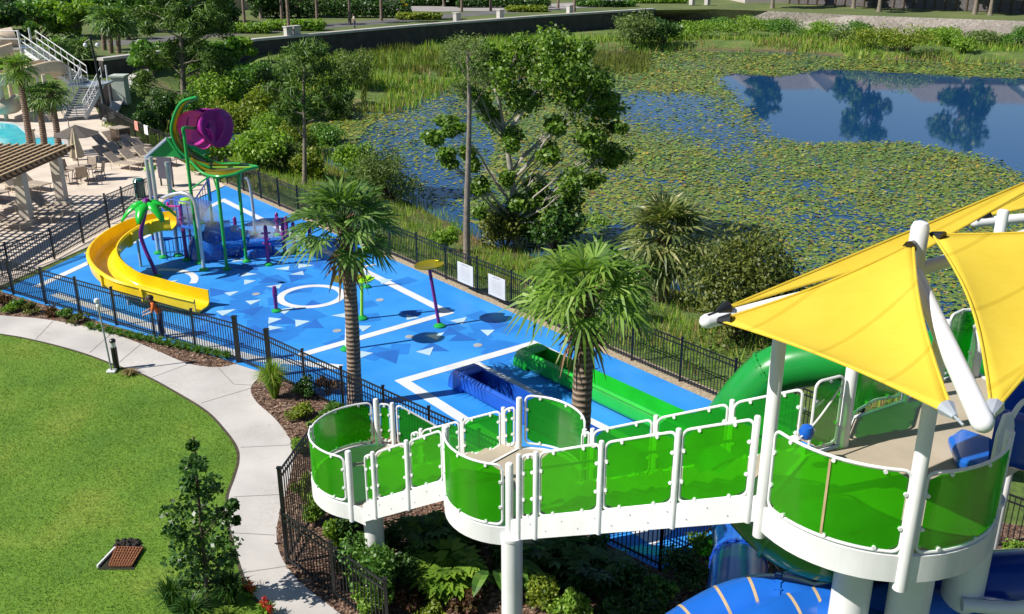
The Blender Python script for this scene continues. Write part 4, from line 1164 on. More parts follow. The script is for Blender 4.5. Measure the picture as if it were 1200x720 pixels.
def clump_tree(name, label, cat, trunk, tr, clumps, leaf, L, W, n, bark, group=None, limbr=0.05, hang=0.0, upb=0.5, shell=2.2, twigs=3, crown='crown', from_f=0.35, rise=0.8, rvar=0.35, limbshare=1.0):
    clumps = [(c, tuple(q * R.uniform(1 - rvar, 1 + rvar) for q in r_)) for c, r_ in clumps]
    """trunk: points from the ground up; clumps: (Vector, (rx,ry,rz))"""
    base = Vector(trunk[0]); t = thing(name, label, cat, base, group)
    tp = smooth_path(trunk, 5); k = len(tp)
    mb = MB(); mb.tube(tp, tr, 9, rs=[tr * (1.25 if i == 0 else 1.0) * (1 - 0.65 * i / (k - 1)) for i in range(k)])
    q0 = int(k * from_f)
    for c, r_ in clumps:
        c = Vector(c)
        if R.random() > limbshare: continue
        best = min(range(q0, k), key=lambda i: abs(tp[i].z - (c.z - rise * math.hypot(tp[i].x - c.x, tp[i].y - c.y) - 0.2)))
        pts = limb(mb, tp[best], c, limbr * (0.6 + 0.5 * R.random()), limbr * 0.2, 0.10)
        for j in range(twigs):
            e = c + Vector((R.uniform(-1, 1) * r_[0], R.uniform(-1, 1) * r_[1], R.uniform(-0.6, 1) * r_[2])) * 0.85
            limb(mb, pts[R.randint(2, 5)], e, limbr * 0.28, limbr * 0.08, 0.1, 4, 5)
    mb.build('trunk', bark, t, smooth=True)
    lb = MB(); lb.quads(leafquads([c for c, _ in clumps], [r_ for _, r_ in clumps], n, L, W, upb=upb, hang=hang, shell=shell), 4)
    lb.build(crown, leaf, t)
    return t

def shrub(name, label, base, w_, h, leaf, L, W, n, cat='shrub', group=None, k=9, bark=None, d=None, upb=0.5, hang=0.0, flowers=None):
    base = Vector(base); t = thing(name, label, cat, base, group)
    d = d or w_
    cl = []
    for i in range(k):
        a = R.uniform(0, 2 * pi); q = sqrt(R.random()) * 0.62
        hh = R.uniform(0.30, 0.80) * (1 - 0.45 * q)
        cl.append(((base.x + cos(a) * q * w_ / 2, base.y + sin(a) * q * d / 2, base.z + hh * h), (w_ * R.uniform(0.15, 0.27), d * R.uniform(0.15, 0.27), h * R.uniform(0.16, 0.28))))
    mb = MB()
    for c, r_ in cl: limb(mb, base + Vector((R.uniform(-1, 1), R.uniform(-1, 1), 0)) * w_ * 0.012, c, 0.012 + 0.012 * h, 0.006, 0.12, 5, 5)
    mb.build('stem', bark or DARK_BARK, t)
    lb = MB(); lb.quads(leafquads([c for c, _ in cl], [r_ for _, r_ in cl], max(8, n // k), L, W, upb=upb, hang=hang), 4)
    lb.build('foliage', leaf, t)
    if flowers:
        fb_ = MB(); fb_.quads(leafquads([c for c, _ in cl], [(r_[0] * 1.05, r_[1] * 1.05, r_[2] * 1.1) for _, r_ in cl], max(3, flowers[1] // k), 0.05, 0.045, upb=1.5, shell=6), 4); fb_.build('flower', flowers[0], t)
    return t

def fan_leaves(mb, org, n, pet, blade, nseg, elev, droop=0.35, wseg=0.05, mb2=None):
    """fan palm fronds around org; elev: (low, high) radians"""
    Q = []
    for i in range(n):
        az = 2.399963 * i + R.uniform(-0.25, 0.25); f = (i + 0.5) / n
        el = elev[0] + (elev[1] - elev[0]) * f + R.uniform(-0.15, 0.15)
        d0 = Vector((cos(az) * cos(el), sin(az) * cos(el), sin(el)))
        pl_ = pet * R.uniform(0.8, 1.15) * (0.75 + 0.25 * cos(el)); hub = org + d0 * pl_ - Vector((0, 0, 0.18 * pl_ * pl_))
        (mb2 or mb).tube([org, org + d0 * pl_ * 0.5 - Vector((0, 0, 0.04 * pl_ * pl_)), hub], 0.02, 4, caps=False, rs=[0.024, 0.018, 0.012])
        el2 = el - 0.35; d = Vector((cos(az) * cos(el2), sin(az) * cos(el2), sin(el2)))
        s = d.cross(Vector((0, 0, 1))); s = s.normalized() if s.length > 1e-3 else Vector((1, 0, 0)); nrm = s.cross(d).normalized()
        roll = R.uniform(-0.5, 0.5); s, nrm = s * cos(roll) + nrm * sin(roll), nrm * cos(roll) - s * sin(roll)
        br = blade * R.uniform(0.85, 1.15)
        for k in range(nseg):
            a = radians(-118 + 236 * k / (nseg - 1)) + R.uniform(-0.03, 0.03)
            u = d * cos(a) + s * sin(a) + nrm * (0.22 * abs(sin(a)) - 0.05); u.normalize()
            l = br * (1.0 - 0.32 * (abs(a) / 2.06) ** 2) * R.uniform(0.9, 1.08)
            side = (nrm.cross(u)).normalized() * wseg * 0.5; side = side + nrm * wseg * 0.18 * (1 if k % 2 else -1)
            p1 = hub + u * l * 0.55 - Vector((0, 0, droop * 0.12 * l)); p2 = hub + u * l * 0.95 - Vector((0, 0, droop * l * R.uniform(0.5, 0.95)))
            h0 = side * 0.25
            Q.append([hub - h0, hub + h0, p1 + side, p1 - side]); Q.append([p1 - side, p1 + side, p2 + side * 0.12, p2 - side * 0.12])
    mb.quads(np.array([[tuple(p) for p in q] for q in Q]), 4)

def fan_palm(name, label, base, top, r, pet, blade, nf, leaf, cat='palm', group=None, nseg=18, wseg=0.05, elev=(-0.9, 1.35), boots=0.5, droop=0.5, skirt=0):
    base = Vector(base); top = Vector(top); t = thing(name, label, cat, base, group)
    n = max(8, int((top - base).length / 0.12)); pts, rs = [], []
    for i in range(n + 1):
        f = i / n; pts.append(base.lerp(top, f) + Vector((0.05 * sin(f * 3), 0.03 * sin(f * 2), 0))); rs.append(r * (1.18 - 0.25 * f if f > 0.06 else 1.35) * (1 + 0.035 * (i % 2)))
    mb = MB(); mb.tube(pts, r, 14, rs=rs); mb.build('trunk', PALM_BARK, t, smooth=True)
    if boots > 0:
        nb = 110; V = np.zeros((nb, 4, 3)); 
        for i in range(nb):
            f = R.random(); z = top.z - boots * (1 - f) * 1.2 + 0.1; a = R.uniform(0, 2 * pi); o_ = Vector((cos(a), sin(a), 0)); s_ = Vector((-sin(a), cos(a), 0)); q = Vector((top.x, top.y, z)) + o_ * r * 0.8
            l = R.uniform(0.14, 0.32); wd = R.uniform(0.03, 0.07); e = q + o_ * l * 0.75 + Vector((0, 0, l * R.uniform(-0.9, 0.9)))
            V[i] = [tuple(q - s_ * wd), tuple(q + s_ * wd), tuple(e + s_ * wd * 0.4), tuple(e - s_ * wd * 0.4)]
        bb = MB(); bb.quads(V, 4)
        if skirt: fan_leaves(bb, top - Vector((0, 0, boots * 0.6)), skirt, pet * 0.5, blade * 0.8, 10, (-1.35, -0.9), 0.7, wseg)
        bb.build('old_leaf_base', BOOT, t)
    lb = MB(); fan_leaves(lb, top + Vector((0, 0, 0.05)), nf, pet, blade, nseg, elev, droop, wseg); lb.build('frond', leaf, t)
    return t

def tuft(name, label, base, h, w_, n, leaf, cat='grass plant', group=None, wd=0.02):
    base = Vector(base); t = thing(name, label, cat, base, group)
    a = NR.uniform(0, 2 * pi, n); q = NR.rand(n); l = h * NR.uniform(0.65, 1.1, n); sp = (0.1 + 0.9 * q) * w_ * 0.5
    b0 = np.stack([base.x + np.cos(a) * 0.08 * NR.rand(n) * w_, base.y + np.sin(a) * 0.08 * NR.rand(n) * w_, np.full(n, base.z)], 1)
    m1 = b0 + np.stack([np.cos(a) * sp * 0.45, np.sin(a) * sp * 0.45, l * 0.72], 1); e = b0 + np.stack([np.cos(a) * sp, np.sin(a) * sp, l * (1 - 0.35 * q)], 1)
    s = np.stack([-np.sin(a), np.cos(a), np.zeros(n)], 1) * wd / 2
    V = np.concatenate([np.stack([b0 - s, b0 + s, m1 + s, m1 - s], 1), np.stack([m1 - s, m1 + s, e + s * 0.15, e - s * 0.15], 1)], 0)
    lb = MB(); lb.quads(V, 4); lb.build('blade', leaf, t)
    return t

def onground(px, py, dz=0.0):
    # point of the terrain seen at this pixel
    z = 0.0
    for _ in range(6):
        p = at(px, py, z); z = hz(p.x, p.y)
    return at(px, py, z + dz)

def ppm(y, z=0.0): return F / (y * cos(TH) - (z - H) * sin(TH))

# ================================================================== trees by the splash deck and the lake
p = at(416, 476); fan_palm('cabbage_palm', 'tall palm with ringed trunk rising from the bed before the splash deck', (p.x, p.y, 0), (p.x + 0.02, p.y, zat(p.x, p.y, 262)), 0.165, 0.95, 0.85, 32, LF['palm'], group='tall palms by the deck', nseg=18, wseg=0.075, boots=0.75, skirt=5, droop=0.28, elev=(-0.5, 1.3))
p = at(668, 648); fan_palm('cabbage_palm', 'tall palm standing behind the stair bridge, fronds before the lake fence', (p.x, p.y, 0), (p.x + 0.18, p.y + 0.05, zat(p.x, p.y, 346)), 0.185, 0.82, 0.76, 30, LF['palm_b'], group='tall palms by the deck', nseg=18, wseg=0.062, boots=0.9, skirt=5, droop=0.5, elev=(-0.35, 1.25))
p = onground(772, 352); fan_palm('sabal_palm', 'round grey green palm without visible trunk beyond the lake fence', (p.x, p.y, p.z), (p.x + 0.1, p.y, p.z + 2.6), 0.2, 1.2, 1.15, 62, LF['palm_g'], nseg=16, wseg=0.1, elev=(-1.1, 1.45), boots=0.9, skirt=12, droop=0.3)

# the large sparse tree on the bank
b0 = onground(607, 292); yb = b0.y
def cl(lst, yb, rscale=1.0, dy=0.9, flatten=0.8):
    out = []
    for i, (x, y, r) in enumerate(lst):
        yy = yb + R.uniform(-dy, dy); c = aty(x, y, yy); rr = r / ppm(yy, c.z) * rscale
        out.append((c, (rr, rr, rr * flatten)))
    return out
big = [(560, 70, 22), (585, 92, 24), (612, 62, 22), (640, 55, 24), (662, 78, 26), (695, 92, 24), (640, 92, 26), (610, 118, 20), (672, 118, 26), (708, 130, 20), (692, 160, 18), (722, 186, 12),
       (655, 148, 15), (530, 150, 12), (513, 163, 11), (522, 185, 10), (553, 186, 12), (575, 140, 13), (556, 116, 13), (602, 165, 11), (640, 186, 15), (668, 206, 17), (632, 217, 19), (610, 238, 19), (642, 240, 22), (662, 232, 16),
       (592, 212, 10), (560, 216, 12), (570, 246, 12), (620, 266, 19), (650, 262, 18), (692, 214, 11), (702, 182, 13), (715, 108, 14), (540, 95, 12), (680, 60, 13), (575, 60, 14), (725, 150, 9)]
big2 = [(x + R.uniform(-8, 8), y + R.uniform(-8, 8), r * R.uniform(0.75, 1.1)) for x, y, r in big + big + big[:14]]
LF['bright2'] = leafmat('lakeside_leaf', [(0.06, 0.13, 0.016), (0.105, 0.21, 0.026), (0.16, 0.28, 0.036), (0.23, 0.35, 0.055)], 0.45, 0.35)
tr_ = [b0, aty(602, 262, yb), aty(601, 225, yb + 0.1), aty(597, 190, yb), aty(590, 150, yb + 0.2), aty(583, 110, yb)]
clump_tree('broadleaf_tree', 'large open broadleaf tree with pale forked limbs at the lake edge', 'tree', tr_, 0.20, cl(big2, yb, 1.12, 1.3), LF['bright2'], 0.205, 0.15, 330, PALE_BARK, limbr=0.07, twigs=4, from_f=0.2, rise=1.1, shell=1.6, upb=0.7, limbshare=0.42)
b0 = onground(547, 313)
tr_ = [b0, aty(547, 250, b0.y), aty(549, 180, b0.y), aty(550, 120, b0.y), aty(548, 62, b0.y)]
fe2 = [(527, 62, 9), (566, 62, 9), (545, 112, 8), (558, 50, 8), (536, 100, 7), (570, 92, 7)]
fe = [(548, 60, 16), (535, 75, 10), (560, 78, 10), (552, 95, 8), (538, 52, 9)]
clump_tree('dead_tree', 'bare slim dead trunk with a thin feathery top beside the large tree', 'tree', tr_, 0.15, cl(fe + fe2, b0.y, 1.7), LF['grey'], 0.17, 0.04, 150, GREY_BARK, limbr=0.025, twigs=6, from_f=0.7)
# pines
b0 = onground(357, 216); yb = b0.y
pn = [(352, 66, 20), (366, 58, 18), (338, 82, 18), (380, 78, 20), (394, 98, 17), (360, 92, 22), (340, 108, 18), (380, 116, 18), (402, 112, 12), (330, 128, 14), (366, 128, 14), (396, 128, 11), (320, 104, 12), (374, 60, 12), (345, 140, 10)]
clump_tree('pine_tree', 'dark pine with a bare lower trunk behind the lake fence', 'tree', [b0, aty(357, 170, yb), aty(356, 110, yb), aty(357, 60, yb)], 0.13, cl(pn, yb), LF['pine'], 0.42, 0.07, 330, GREY_BARK, limbr=0.05, upb=0.2, shell=1.8, rise=0.3)
b0 = onground(216, 132); yb = b0.y
pn = [(R.uniform(160, 268), R.uniform(-60, 112), R.uniform(13, 22)) for _ in range(72)]
pn = [q for q in pn if abs(q[0] - 212) < 58 - max(0, (20 - q[1])) * 0.25 and not (q[1] > 80 and 185 < q[0] < 245)]
clump_tree('pine_tree', 'big spreading pine rising above the dark retaining wall', 'tree', [b0, aty(214, 80, yb), aty(211, 20, yb), aty(208, -60, yb)], 0.24, cl(pn, yb, 1.0, 2.2), LF['pine'], 0.5, 0.09, 420, GREY_BARK, limbr=0.07, upb=0.2, shell=1.6, rise=0.3, from_f=0.15)

# bushes on the near bank, one by one
def bush(px, py, wpx, hpx, leaf, label, L=0.2, W=0.12, n=2200, name='shrub', k=12, cat='shrub', hang=0.0, group=None):
    p = onground(px, py); s = ppm(p.y, p.z)
    return shrub(name, label, p, wpx / s, hpx / s / 0.94, LF[leaf], L, W, n, cat=cat, group=group, k=k, hang=hang)
bush(455, 236, 92, 74, 'grey', 'rounded willow-like shrub at the water edge behind the palm crown', 0.26, 0.05, 4600, k=16)
bush(262, 142, 78, 66, 'bright', 'tall yellow green bush beside the spreading pine', 0.3, 0.17, 2800)
bush(305, 150, 80, 64, 'yellowish', 'pale yellow green bush between the two pines', 0.3, 0.17, 2800)
for q in [(236, 112, 60, 52, 'bright'), (282, 128, 60, 52, 'mid'), (322, 122, 56, 50, 'grey'), (350, 150, 60, 44, 'mid'), (275, 166, 70, 56, 'yellowish'), (318, 176, 64, 52, 'bright'), (225, 160, 46, 56, 'mid'), (250, 206, 60, 44, 'bright'), (362, 208, 50, 36, 'yellowish'), (420, 206, 60, 46, 'bright'), (345, 182, 60, 46, 'yellowish'), (395, 150, 50, 40, 'grey'), (195, 150, 40, 50, 'dark'), (175, 158, 36, 40, 'dark'), (270, 100, 60, 40, 'mid'), (232, 196, 40, 36, 'yellowish'), (430, 222, 60, 40, 'mid')]:
    bush(*q, 'leafy bush in the dense green thicket between far fence corner and lake', 0.2, 0.11, 3600, group='bushes in the thicket by the lake')
bush(300, 196, 90, 52, 'bright', 'low wide bush close behind the far fence corner', 0.26, 0.15, 2600)
bush(245, 186, 60, 66, 'yellowish', 'light green bush just behind the magenta flower', 0.28, 0.15, 2200)
bush(335, 200, 66, 46, 'grey', 'greyish bush at the foot of the fence-side pine', 0.26, 0.1, 2000)
bush(385, 178, 56, 44, 'mid', 'small green bush under the fence-side pine crown', 0.26, 0.13, 1800)
bush(410, 104, 66, 56, 'grey', 'rounded grey green bush on the grassy far shore', 0.34, 0.12, 2400)
bush(300, 112, 70, 46, 'mid', 'dark green bush in front of the far retaining wall', 0.34, 0.18, 1800)
bush(545, 82, 66, 42, 'grey', 'feathery grey shrub at the far shore behind the dead trunk', 0.4, 0.10, 1800)
bush(742, 52, 78, 44, 'grey', 'grey shrub on the far bank below the wall', 0.45, 0.15, 2200)
bush(778, 50, 50, 30, 'dark', 'dark shrub next to the grey shrub on the far bank', 0.4, 0.2, 1300)
bush(592, 292, 70, 62, 'olive', 'brownish vine-covered bush at the foot of the large tree', 0.18, 0.1, 2400)
bush(650, 298, 86, 78, 'dark', 'dark vine-covered bush beside the large tree trunk', 0.2, 0.13, 3200)
bush(700, 290, 44, 52, 'bright', 'thin bright sapling between the large tree and the round palm', 0.16, 0.09, 900)
bush(865, 398, 165, 150, 'olive', 'wide olive green bush by the water near the sail tip', 0.15, 0.085, 8200, k=26)
bush(920, 394, 100, 96, 'olive', 'olive bush partly behind the green tube and sail tip', 0.15, 0.085, 3000, k=14)
bush(735, 372, 60, 44, 'mid', 'green bush in the gap under the round palm', 0.15, 0.09, 1500)
bush(520, 292, 46, 36, 'bright', 'small bright bush by the fence near the dead trunk', 0.16, 0.09, 1100)
far_b = [(816, 44, 60, 24, 'bright'), (868, 42, 64, 25, 'bright'), (918, 44, 60, 26, 'mid'), (960, 46, 56, 24, 'bright'), (1020, 57, 70, 32, 'yellowish'), (1062, 60, 70, 36, 'yellowish'), (1108, 54, 50, 24, 'bright'), (1150, 54, 60, 20, 'grey'), (1192, 56, 50, 26, 'mid'), (1240, 60, 70, 28, 'bright'), (842, 36, 60, 16, 'mid'), (900, 36, 50, 13, 'bright'), (1000, 42, 56, 20, 'mid'), (1100, 46, 70, 17, 'bright'), (790, 46, 40, 18, 'bright'), (985, 50, 44, 18, 'grey'), (1130, 60, 40, 16, 'bright')]
for x, y, a, c, lf in far_b:
    bush(x, y, a, c, lf, 'low green shrub in the belt along the far shore below the stone slope', 0.3, 0.14, 1900, group='shrubs along the far shore')

# tall reeds and bank grass
def grass_patch(label, test, box, N, h, wd, leaf, name='bank_grass', lean=0.5):
    Y = NR.uniform(box[2], box[3], N); X = NR.uniform(box[0], box[1], N); k = (np.abs(X / Y) < 0.62); X, Y = X[k], Y[k]
    k = test(X, Y); X, Y = X[k], Y[k]; Z = hgt(X, Y)
    g_ = MB(); g_.quads(blades(X, Y, Z - 0.03, NR.uniform(*h, len(X)), wd, lean), 3)
    return tag(g_.build(name, LF[leaf]), label, 'grass', kind='stuff')
def beyond(X, Y):   # metres beyond the lake fence
    return (X - (DA.x + fb.x)) * off.x + (Y - (DA.y + fb.y)) * off.y
def t1(X, Y):
    d = polydist(lake, X, Y); return (beyond(X, Y) > 0.45) & (d > 0.1) & (d < 26) & (Y < 75) & (X > -27) & (vnoise(X, Y, 2.3, 12) > 0.36)
grass_patch('long green grass on the bank between fence and lake', t1, (-28, 24, 16, 75), 130000, (0.18, 0.5), 0.045, 'reed')
def t2(X, Y):
    d = polydist(lake, X, Y); return (beyond(X, Y) > 0.45) & (d > 0.0) & (d < 12) & (Y < 60) & (vnoise(X, Y, 1.7, 15) > 0.70)
grass_patch('dry straw coloured grass patches on the lake bank', t2, (-24, 22, 20, 60), 60000, (0.15, 0.5), 0.04, 'straw', 'dry_grass')
pat_=np.array(pp)
def t3(X, Y):
    d = polydist(lake, X, Y); return (d > -0.3) & (d < 20) & (Y > 60) & (polydist(pat_, X, Y) > 1.5) & (X > -24) & (vnoise(X, Y, 4.0, 18) > 0.30)
grass_patch('tall green grass along the far shore', t3, (-50, 80, 60, 128), 90000, (0.35, 1.1), 0.14, 'reed', 'shore_grass')
def t4(X, Y):
    d = polydist(lake, X, Y); return (d > -0.5) & (d < 6) & (Y > 60) & (vnoise(X, Y, 3.0, 19) > 0.60)
grass_patch('dry brown reeds along the far shore', t4, (-40, 80, 60, 125), 40000, (0.3, 0.9), 0.14, 'straw', 'shore_reeds')
reed_poly = inpx([(425, 138), (440, 98), (520, 96), (600, 92), (650, 92), (648, 76), (560, 80), (470, 62), (420, 70)], WZ)
reed2 = inpx([(700, 90), (760, 84), (765, 60), (690, 58)], WZ)
def t5(X, Y): return inside(reed_poly, X, Y) | inside(reed2, X, Y)
N = 60000; X = NR.uniform(-25, 25, N); Y = NR.uniform(55, 118, N); k = t5(X, Y) & (vnoise(X, Y, 2.0, 22) > 0.25); X, Y = X[k], Y[k]
gb = MB(); gb.quads(blades(X, Y, np.maximum(hgt(X, Y), WZ - 0.05), NR.uniform(0.4, 1.0, len(X)), 0.10, 0.35), 3); tag(gb.build('reed_bed_grass', LF['olive']), 'olive reed bed standing in the shallow water', 'reeds', kind='stuff')

# ================================================================== planting bed shrubs
sh = lambda px, py, w_, h, leaf, label, L=0.09, W=0.055, n=1000, **kw: shrub('shrub', label, at(px, py, 0.006), w_, h, LF[leaf], L, W, n, **kw)
tuft('ornamental_grass', 'tall bright ornamental grass clump by the fence gate posts', at(322, 466, 0.006), 1.15, 1.2, 520, LF['reed'])
sh(358, 466, 0.8, 0.75, 'dark', 'dark glossy shrub beside the tall ornamental grass', flowers=(M['lily_flower'], 40))
sh(385, 462, 0.9, 0.6, 'bronze', 'bronze leaved shrub near the palm trunk', n=900)
sh(352, 492, 0.9, 0.5, 'yellowish', 'low yellow green shrub at the path edge below the ornamental grass', n=1100)
sh(392, 492, 0.9, 0.6, 'mid', 'mid green shrub at the foot of the front palm', n=1000)
sh(374, 508, 0.7, 0.5, 'bright', 'small bright shrub between the path and lowest landing', n=800)
sh(352, 532, 0.6, 0.55, 'reed' if False else 'bright', 'narrow bright shrub by the path beside the lowest landing', n=700)
sh(356, 588, 0.55, 0.9, 'yellowish', 'yellow green shrub just inside the tall fence section', n=900)
sh(372, 612, 0.7, 0.85, 'bright', 'bright shrub under the rim of the lowest landing', n=1100)
sh(405, 668, 0.8, 0.9, 'dark', 'dark green shrub in front of the lowest landing column', n=1400)
sh(437, 690, 1.1, 1.45, 'mid', 'tall mid green shrub hiding the lowest landing column', n=2400, k=14)
sh(462, 700, 1.0, 1.3, 'dark', 'tall dark shrub right of the landing column', n=2000, k=12)
sh(432, 722, 0.9, 0.8, 'bright', 'bright green shrub inside the black fence near the bottom edge', n=1400)
sh(478, 716, 0.7, 0.6, 'bronze', 'reddish bronze shrub in the bark bed', n=900)
sh(505, 742, 0.9, 0.7, 'yellowish', 'yellow green shrub at the bottom edge in the bark bed', n=1200)
sh(640, 716, 0.85, 0.95, 'yellowish', 'yellow green shrub right of the mid landing column', n=1800, k=12)
sh(668, 732, 0.9, 0.8, 'bright', 'rounded bright shrub at the bottom edge beside the column', n=1700)
sh(615, 700, 0.6, 1.0, 'mid', 'upright green shrub touching the mid landing column', n=1100)
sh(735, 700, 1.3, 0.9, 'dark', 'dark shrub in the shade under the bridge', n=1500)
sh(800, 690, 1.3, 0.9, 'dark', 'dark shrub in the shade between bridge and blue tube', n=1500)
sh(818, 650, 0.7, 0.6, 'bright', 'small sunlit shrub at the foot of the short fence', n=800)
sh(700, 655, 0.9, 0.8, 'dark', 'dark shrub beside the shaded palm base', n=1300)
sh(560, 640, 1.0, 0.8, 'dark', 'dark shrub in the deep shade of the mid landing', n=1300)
sh(1185, 660, 0.8, 0.6, 'bright', 'bright shrub beyond the white pipe near the grass fence', n=900)
sh(955, 640, 0.9, 0.5, 'yellowish', 'pale shrub behind the dark green chute', n=700)
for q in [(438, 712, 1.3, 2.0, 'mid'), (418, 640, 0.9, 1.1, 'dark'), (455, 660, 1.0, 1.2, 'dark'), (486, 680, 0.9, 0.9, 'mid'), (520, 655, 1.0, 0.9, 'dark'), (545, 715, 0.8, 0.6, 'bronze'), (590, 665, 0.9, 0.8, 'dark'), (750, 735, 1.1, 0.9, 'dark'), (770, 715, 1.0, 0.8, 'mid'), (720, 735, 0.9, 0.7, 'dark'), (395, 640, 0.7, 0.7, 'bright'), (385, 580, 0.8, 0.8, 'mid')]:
    sh(*q, 'leafy shrub in the dense planting under the stairs and bridge', n=1600, k=11, group='shrubs under the stairs and bridge')
# broad-leaved plants
def bigleaf(label, base, n, L, W, h, leaf, lobed=False, name='broadleaf_plant'):
    base = Vector(base); t = thing(name, label, 'plant', base); lb = MB(); Q = []; st = MB()
    for i in range(n):
        az = 2.4 * i + R.uniform(-0.3, 0.3); el = R.uniform(0.2, 1.25); hgt_ = h * R.uniform(0.45, 1.0)
        d = Vector((cos(az), sin(az), 0)); hub = base + d * hgt_ * 0.55 * cos(el) + Vector((0, 0, hgt_ * (0.45 + 0.5 * sin(el))))
        st.tube([base, base.lerp(hub, 0.5) + Vector((0, 0, 0.06)), hub], 0.012, 5)
        u = (d * cos(el * 0.4) + Vector((0, 0, sin(el) * 0.7 - 0.35))).normalized(); s = u.cross(Vector((0, 0, 1))).normalized(); l = L * R.uniform(0.8, 1.2)
        if lobed:
            for k in range(9):
                a = radians(-120 + 240 * k / 8); v = (u * cos(a) + s * sin(a)); ll = l * (0.62 - 0.16 * abs(a) / 2.1); c = hub + u * l * 0.25 * (1 if abs(a) < 1.3 else 0.6); w2 = s.cross(v) * 0; q = v.cross(u.cross(s)).normalized() * W * 0.16
                e = c + v * ll - Vector((0, 0, 0.16 * ll)); Q.append([c - q * 0.6, c + v * ll * 0.5 - q, e, c + v * ll * 0.5 + q])
        else:
            rib = [hub + u * l * f + Vector((0, 0, 0.10 * sin(f * 2.4) - l * 0.42 * f * f)) for f in (0, 0.15, 0.35, 0.55, 0.75, 0.9, 1.0)]; hw_ = [0.01, 0.6, 0.95, 1.0, 0.78, 0.42, 0.02]
            for i_ in range(6):
                for sg in (1, -1):
                    up3 = Vector((0, 0, 0.18 * W)); a_, b_ = rib[i_], rib[i_ + 1]; q_ = [a_, a_ + (s * sg * W / 2 + up3) * hw_[i_], b_ + (s * sg * W / 2 + up3) * hw_[i_ + 1], b_]; Q.append(q_ if sg > 0 else q_[::-1])
    lb.v, lb.f, lb.m = st.v, st.f, st.m; lb.quads(np.array([[tuple(p) for p in q] for q in Q]), 4); lb.build('leaf', LF[leaf], t)
    return t
bigleaf('bright lobed philodendron spreading in the bark bed below the mid landing', at(528, 692, 0.006), 60, 0.62, 0.5, 0.75, 'bright', True, 'philodendron')
bigleaf('banana-like plant with broad upright leaves beside the mid landing column', at(582, 690, 0.006), 11, 0.75, 0.26, 0.95, 'mid')
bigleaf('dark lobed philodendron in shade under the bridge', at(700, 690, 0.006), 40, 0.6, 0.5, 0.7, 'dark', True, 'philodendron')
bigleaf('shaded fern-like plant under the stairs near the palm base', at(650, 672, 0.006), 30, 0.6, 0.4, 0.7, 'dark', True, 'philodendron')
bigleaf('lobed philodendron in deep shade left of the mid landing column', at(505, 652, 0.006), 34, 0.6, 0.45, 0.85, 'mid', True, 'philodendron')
# low plants along the front fence
lows = [(4, 358, 'bronze'), (22, 361, 'mid'), (40, 367, 'olive'), (58, 371, 'bronze'), (76, 374, 'mid'), (92, 379, 'olive'), (-14, 354, 'mid'), (12, 366, 'bright')]
for x, y, lf in lows:
    sh(x, y, 0.75, 0.42, lf, 'low dark shrub in the row along the front fence by the path', n=420, k=6, group='low shrubs along the front fence', flowers=(LF['redleaf'], 12) if lf == 'bronze' else None)
for i in range(15):
    f = i / 14; q = (106 + 160 * f, 386 + 35 * f)
    tuft('border_grass', 'short grassy border plant between front fence and path', at(q[0], q[1], 0.006), 0.26, 0.55, 150, LF['mid'], 'plant', 'border plants along the front fence')
# the young tree in the lawn corner, grasses and red flowers
b0 = at(244, 712); yb = b0.y
yt = [(226, 522, 7), (228, 545, 14), (222, 570, 20), (245, 572, 16), (212, 598, 22), (240, 600, 24), (262, 605, 15), (272, 592, 9), (205, 625, 20), (232, 632, 26), (260, 635, 18), (215, 655, 22), (245, 660, 24), (268, 655, 11), (225, 680, 18), (252, 684, 16), (277, 610, 6)]
clump_tree('young_tree', 'young dark green tree at the lawn corner beside the path', 'tree', [b0, aty(240, 660, yb), aty(234, 600, yb), aty(227, 512, yb)], 0.045, cl(yt, yb, 1.0, 0.25), LF['dark'], 0.105, 0.09, 150, DARK_BARK, limbr=0.016, twigs=3, from_f=0.2)
tipc = [(Vector(aty(226, 512, yb)), (0.09, 0.09, 0.16))]
for i, (x, y, hh) in enumerate([(204, 716, 0.75), (270, 706, 0.7), (225, 735, 0.7)]):
    tuft('ornamental_grass', ['dark spiky grass clump on the lawn side of the young tree', 'dark spiky grass clump between young tree and path', 'dark spiky grass clump at the bottom edge under the young tree'][i], at(x, y, 0.006), hh, 1.0, 260, LF['dark'])
for i, (x, y) in enumerate([(291, 700), (312, 724)]):
    t = tuft('flowering_plant', ['red flowering plant at the path edge by the young tree', 'red flowering plant at the bottom edge of the path'][i], at(x, y, 0.006), 0.32, 0.5, 60, LF['bright'], 'plant', wd=0.05)
    fb_ = MB(); bp_ = at(x, y, 0.006); fb_.quads(leafquads([(bp_.x, bp_.y, 0.36), (bp_.x + 0.1, bp_.y - 0.08, 0.3)], [(0.08, 0.08, 0.12)] * 2, 26, 0.1, 0.05, upb=0.2), 4); fb_.build('flower', LF['redleaf'], t)
b0 = at(152, 439); tuft('weed_tuft', 'small dry weed tuft on the lawn beside the bollard light', (b0.x, b0.y, 0), 0.16, 0.7, 150, LF['straw'], 'plant')
# ================================================================== play structure on the splash deck
def gp(px, py): return at(px, py, 0.004)
def pole(part, parent, b, ztop, r, mat, foot=None, lean=None):
    mb = MB(); t = Vector(lean) if lean is not None else Vector((b.x, b.y, ztop))
    mb.tube([Vector((b.x, b.y, 0.0)), t], r, 10)
    o = mb.build(part, M[mat], parent, smooth=True)
    if foot:
        mb = MB(); mb.lathe([(r * 2.6, 0.004), (r * 2.6, 0.05), (r * 1.6, 0.10), (r * 1.15, 0.13)], (b.x, b.y, 0), 12); mb.build('foot_cover', M[foot], o, smooth=True)
    return o

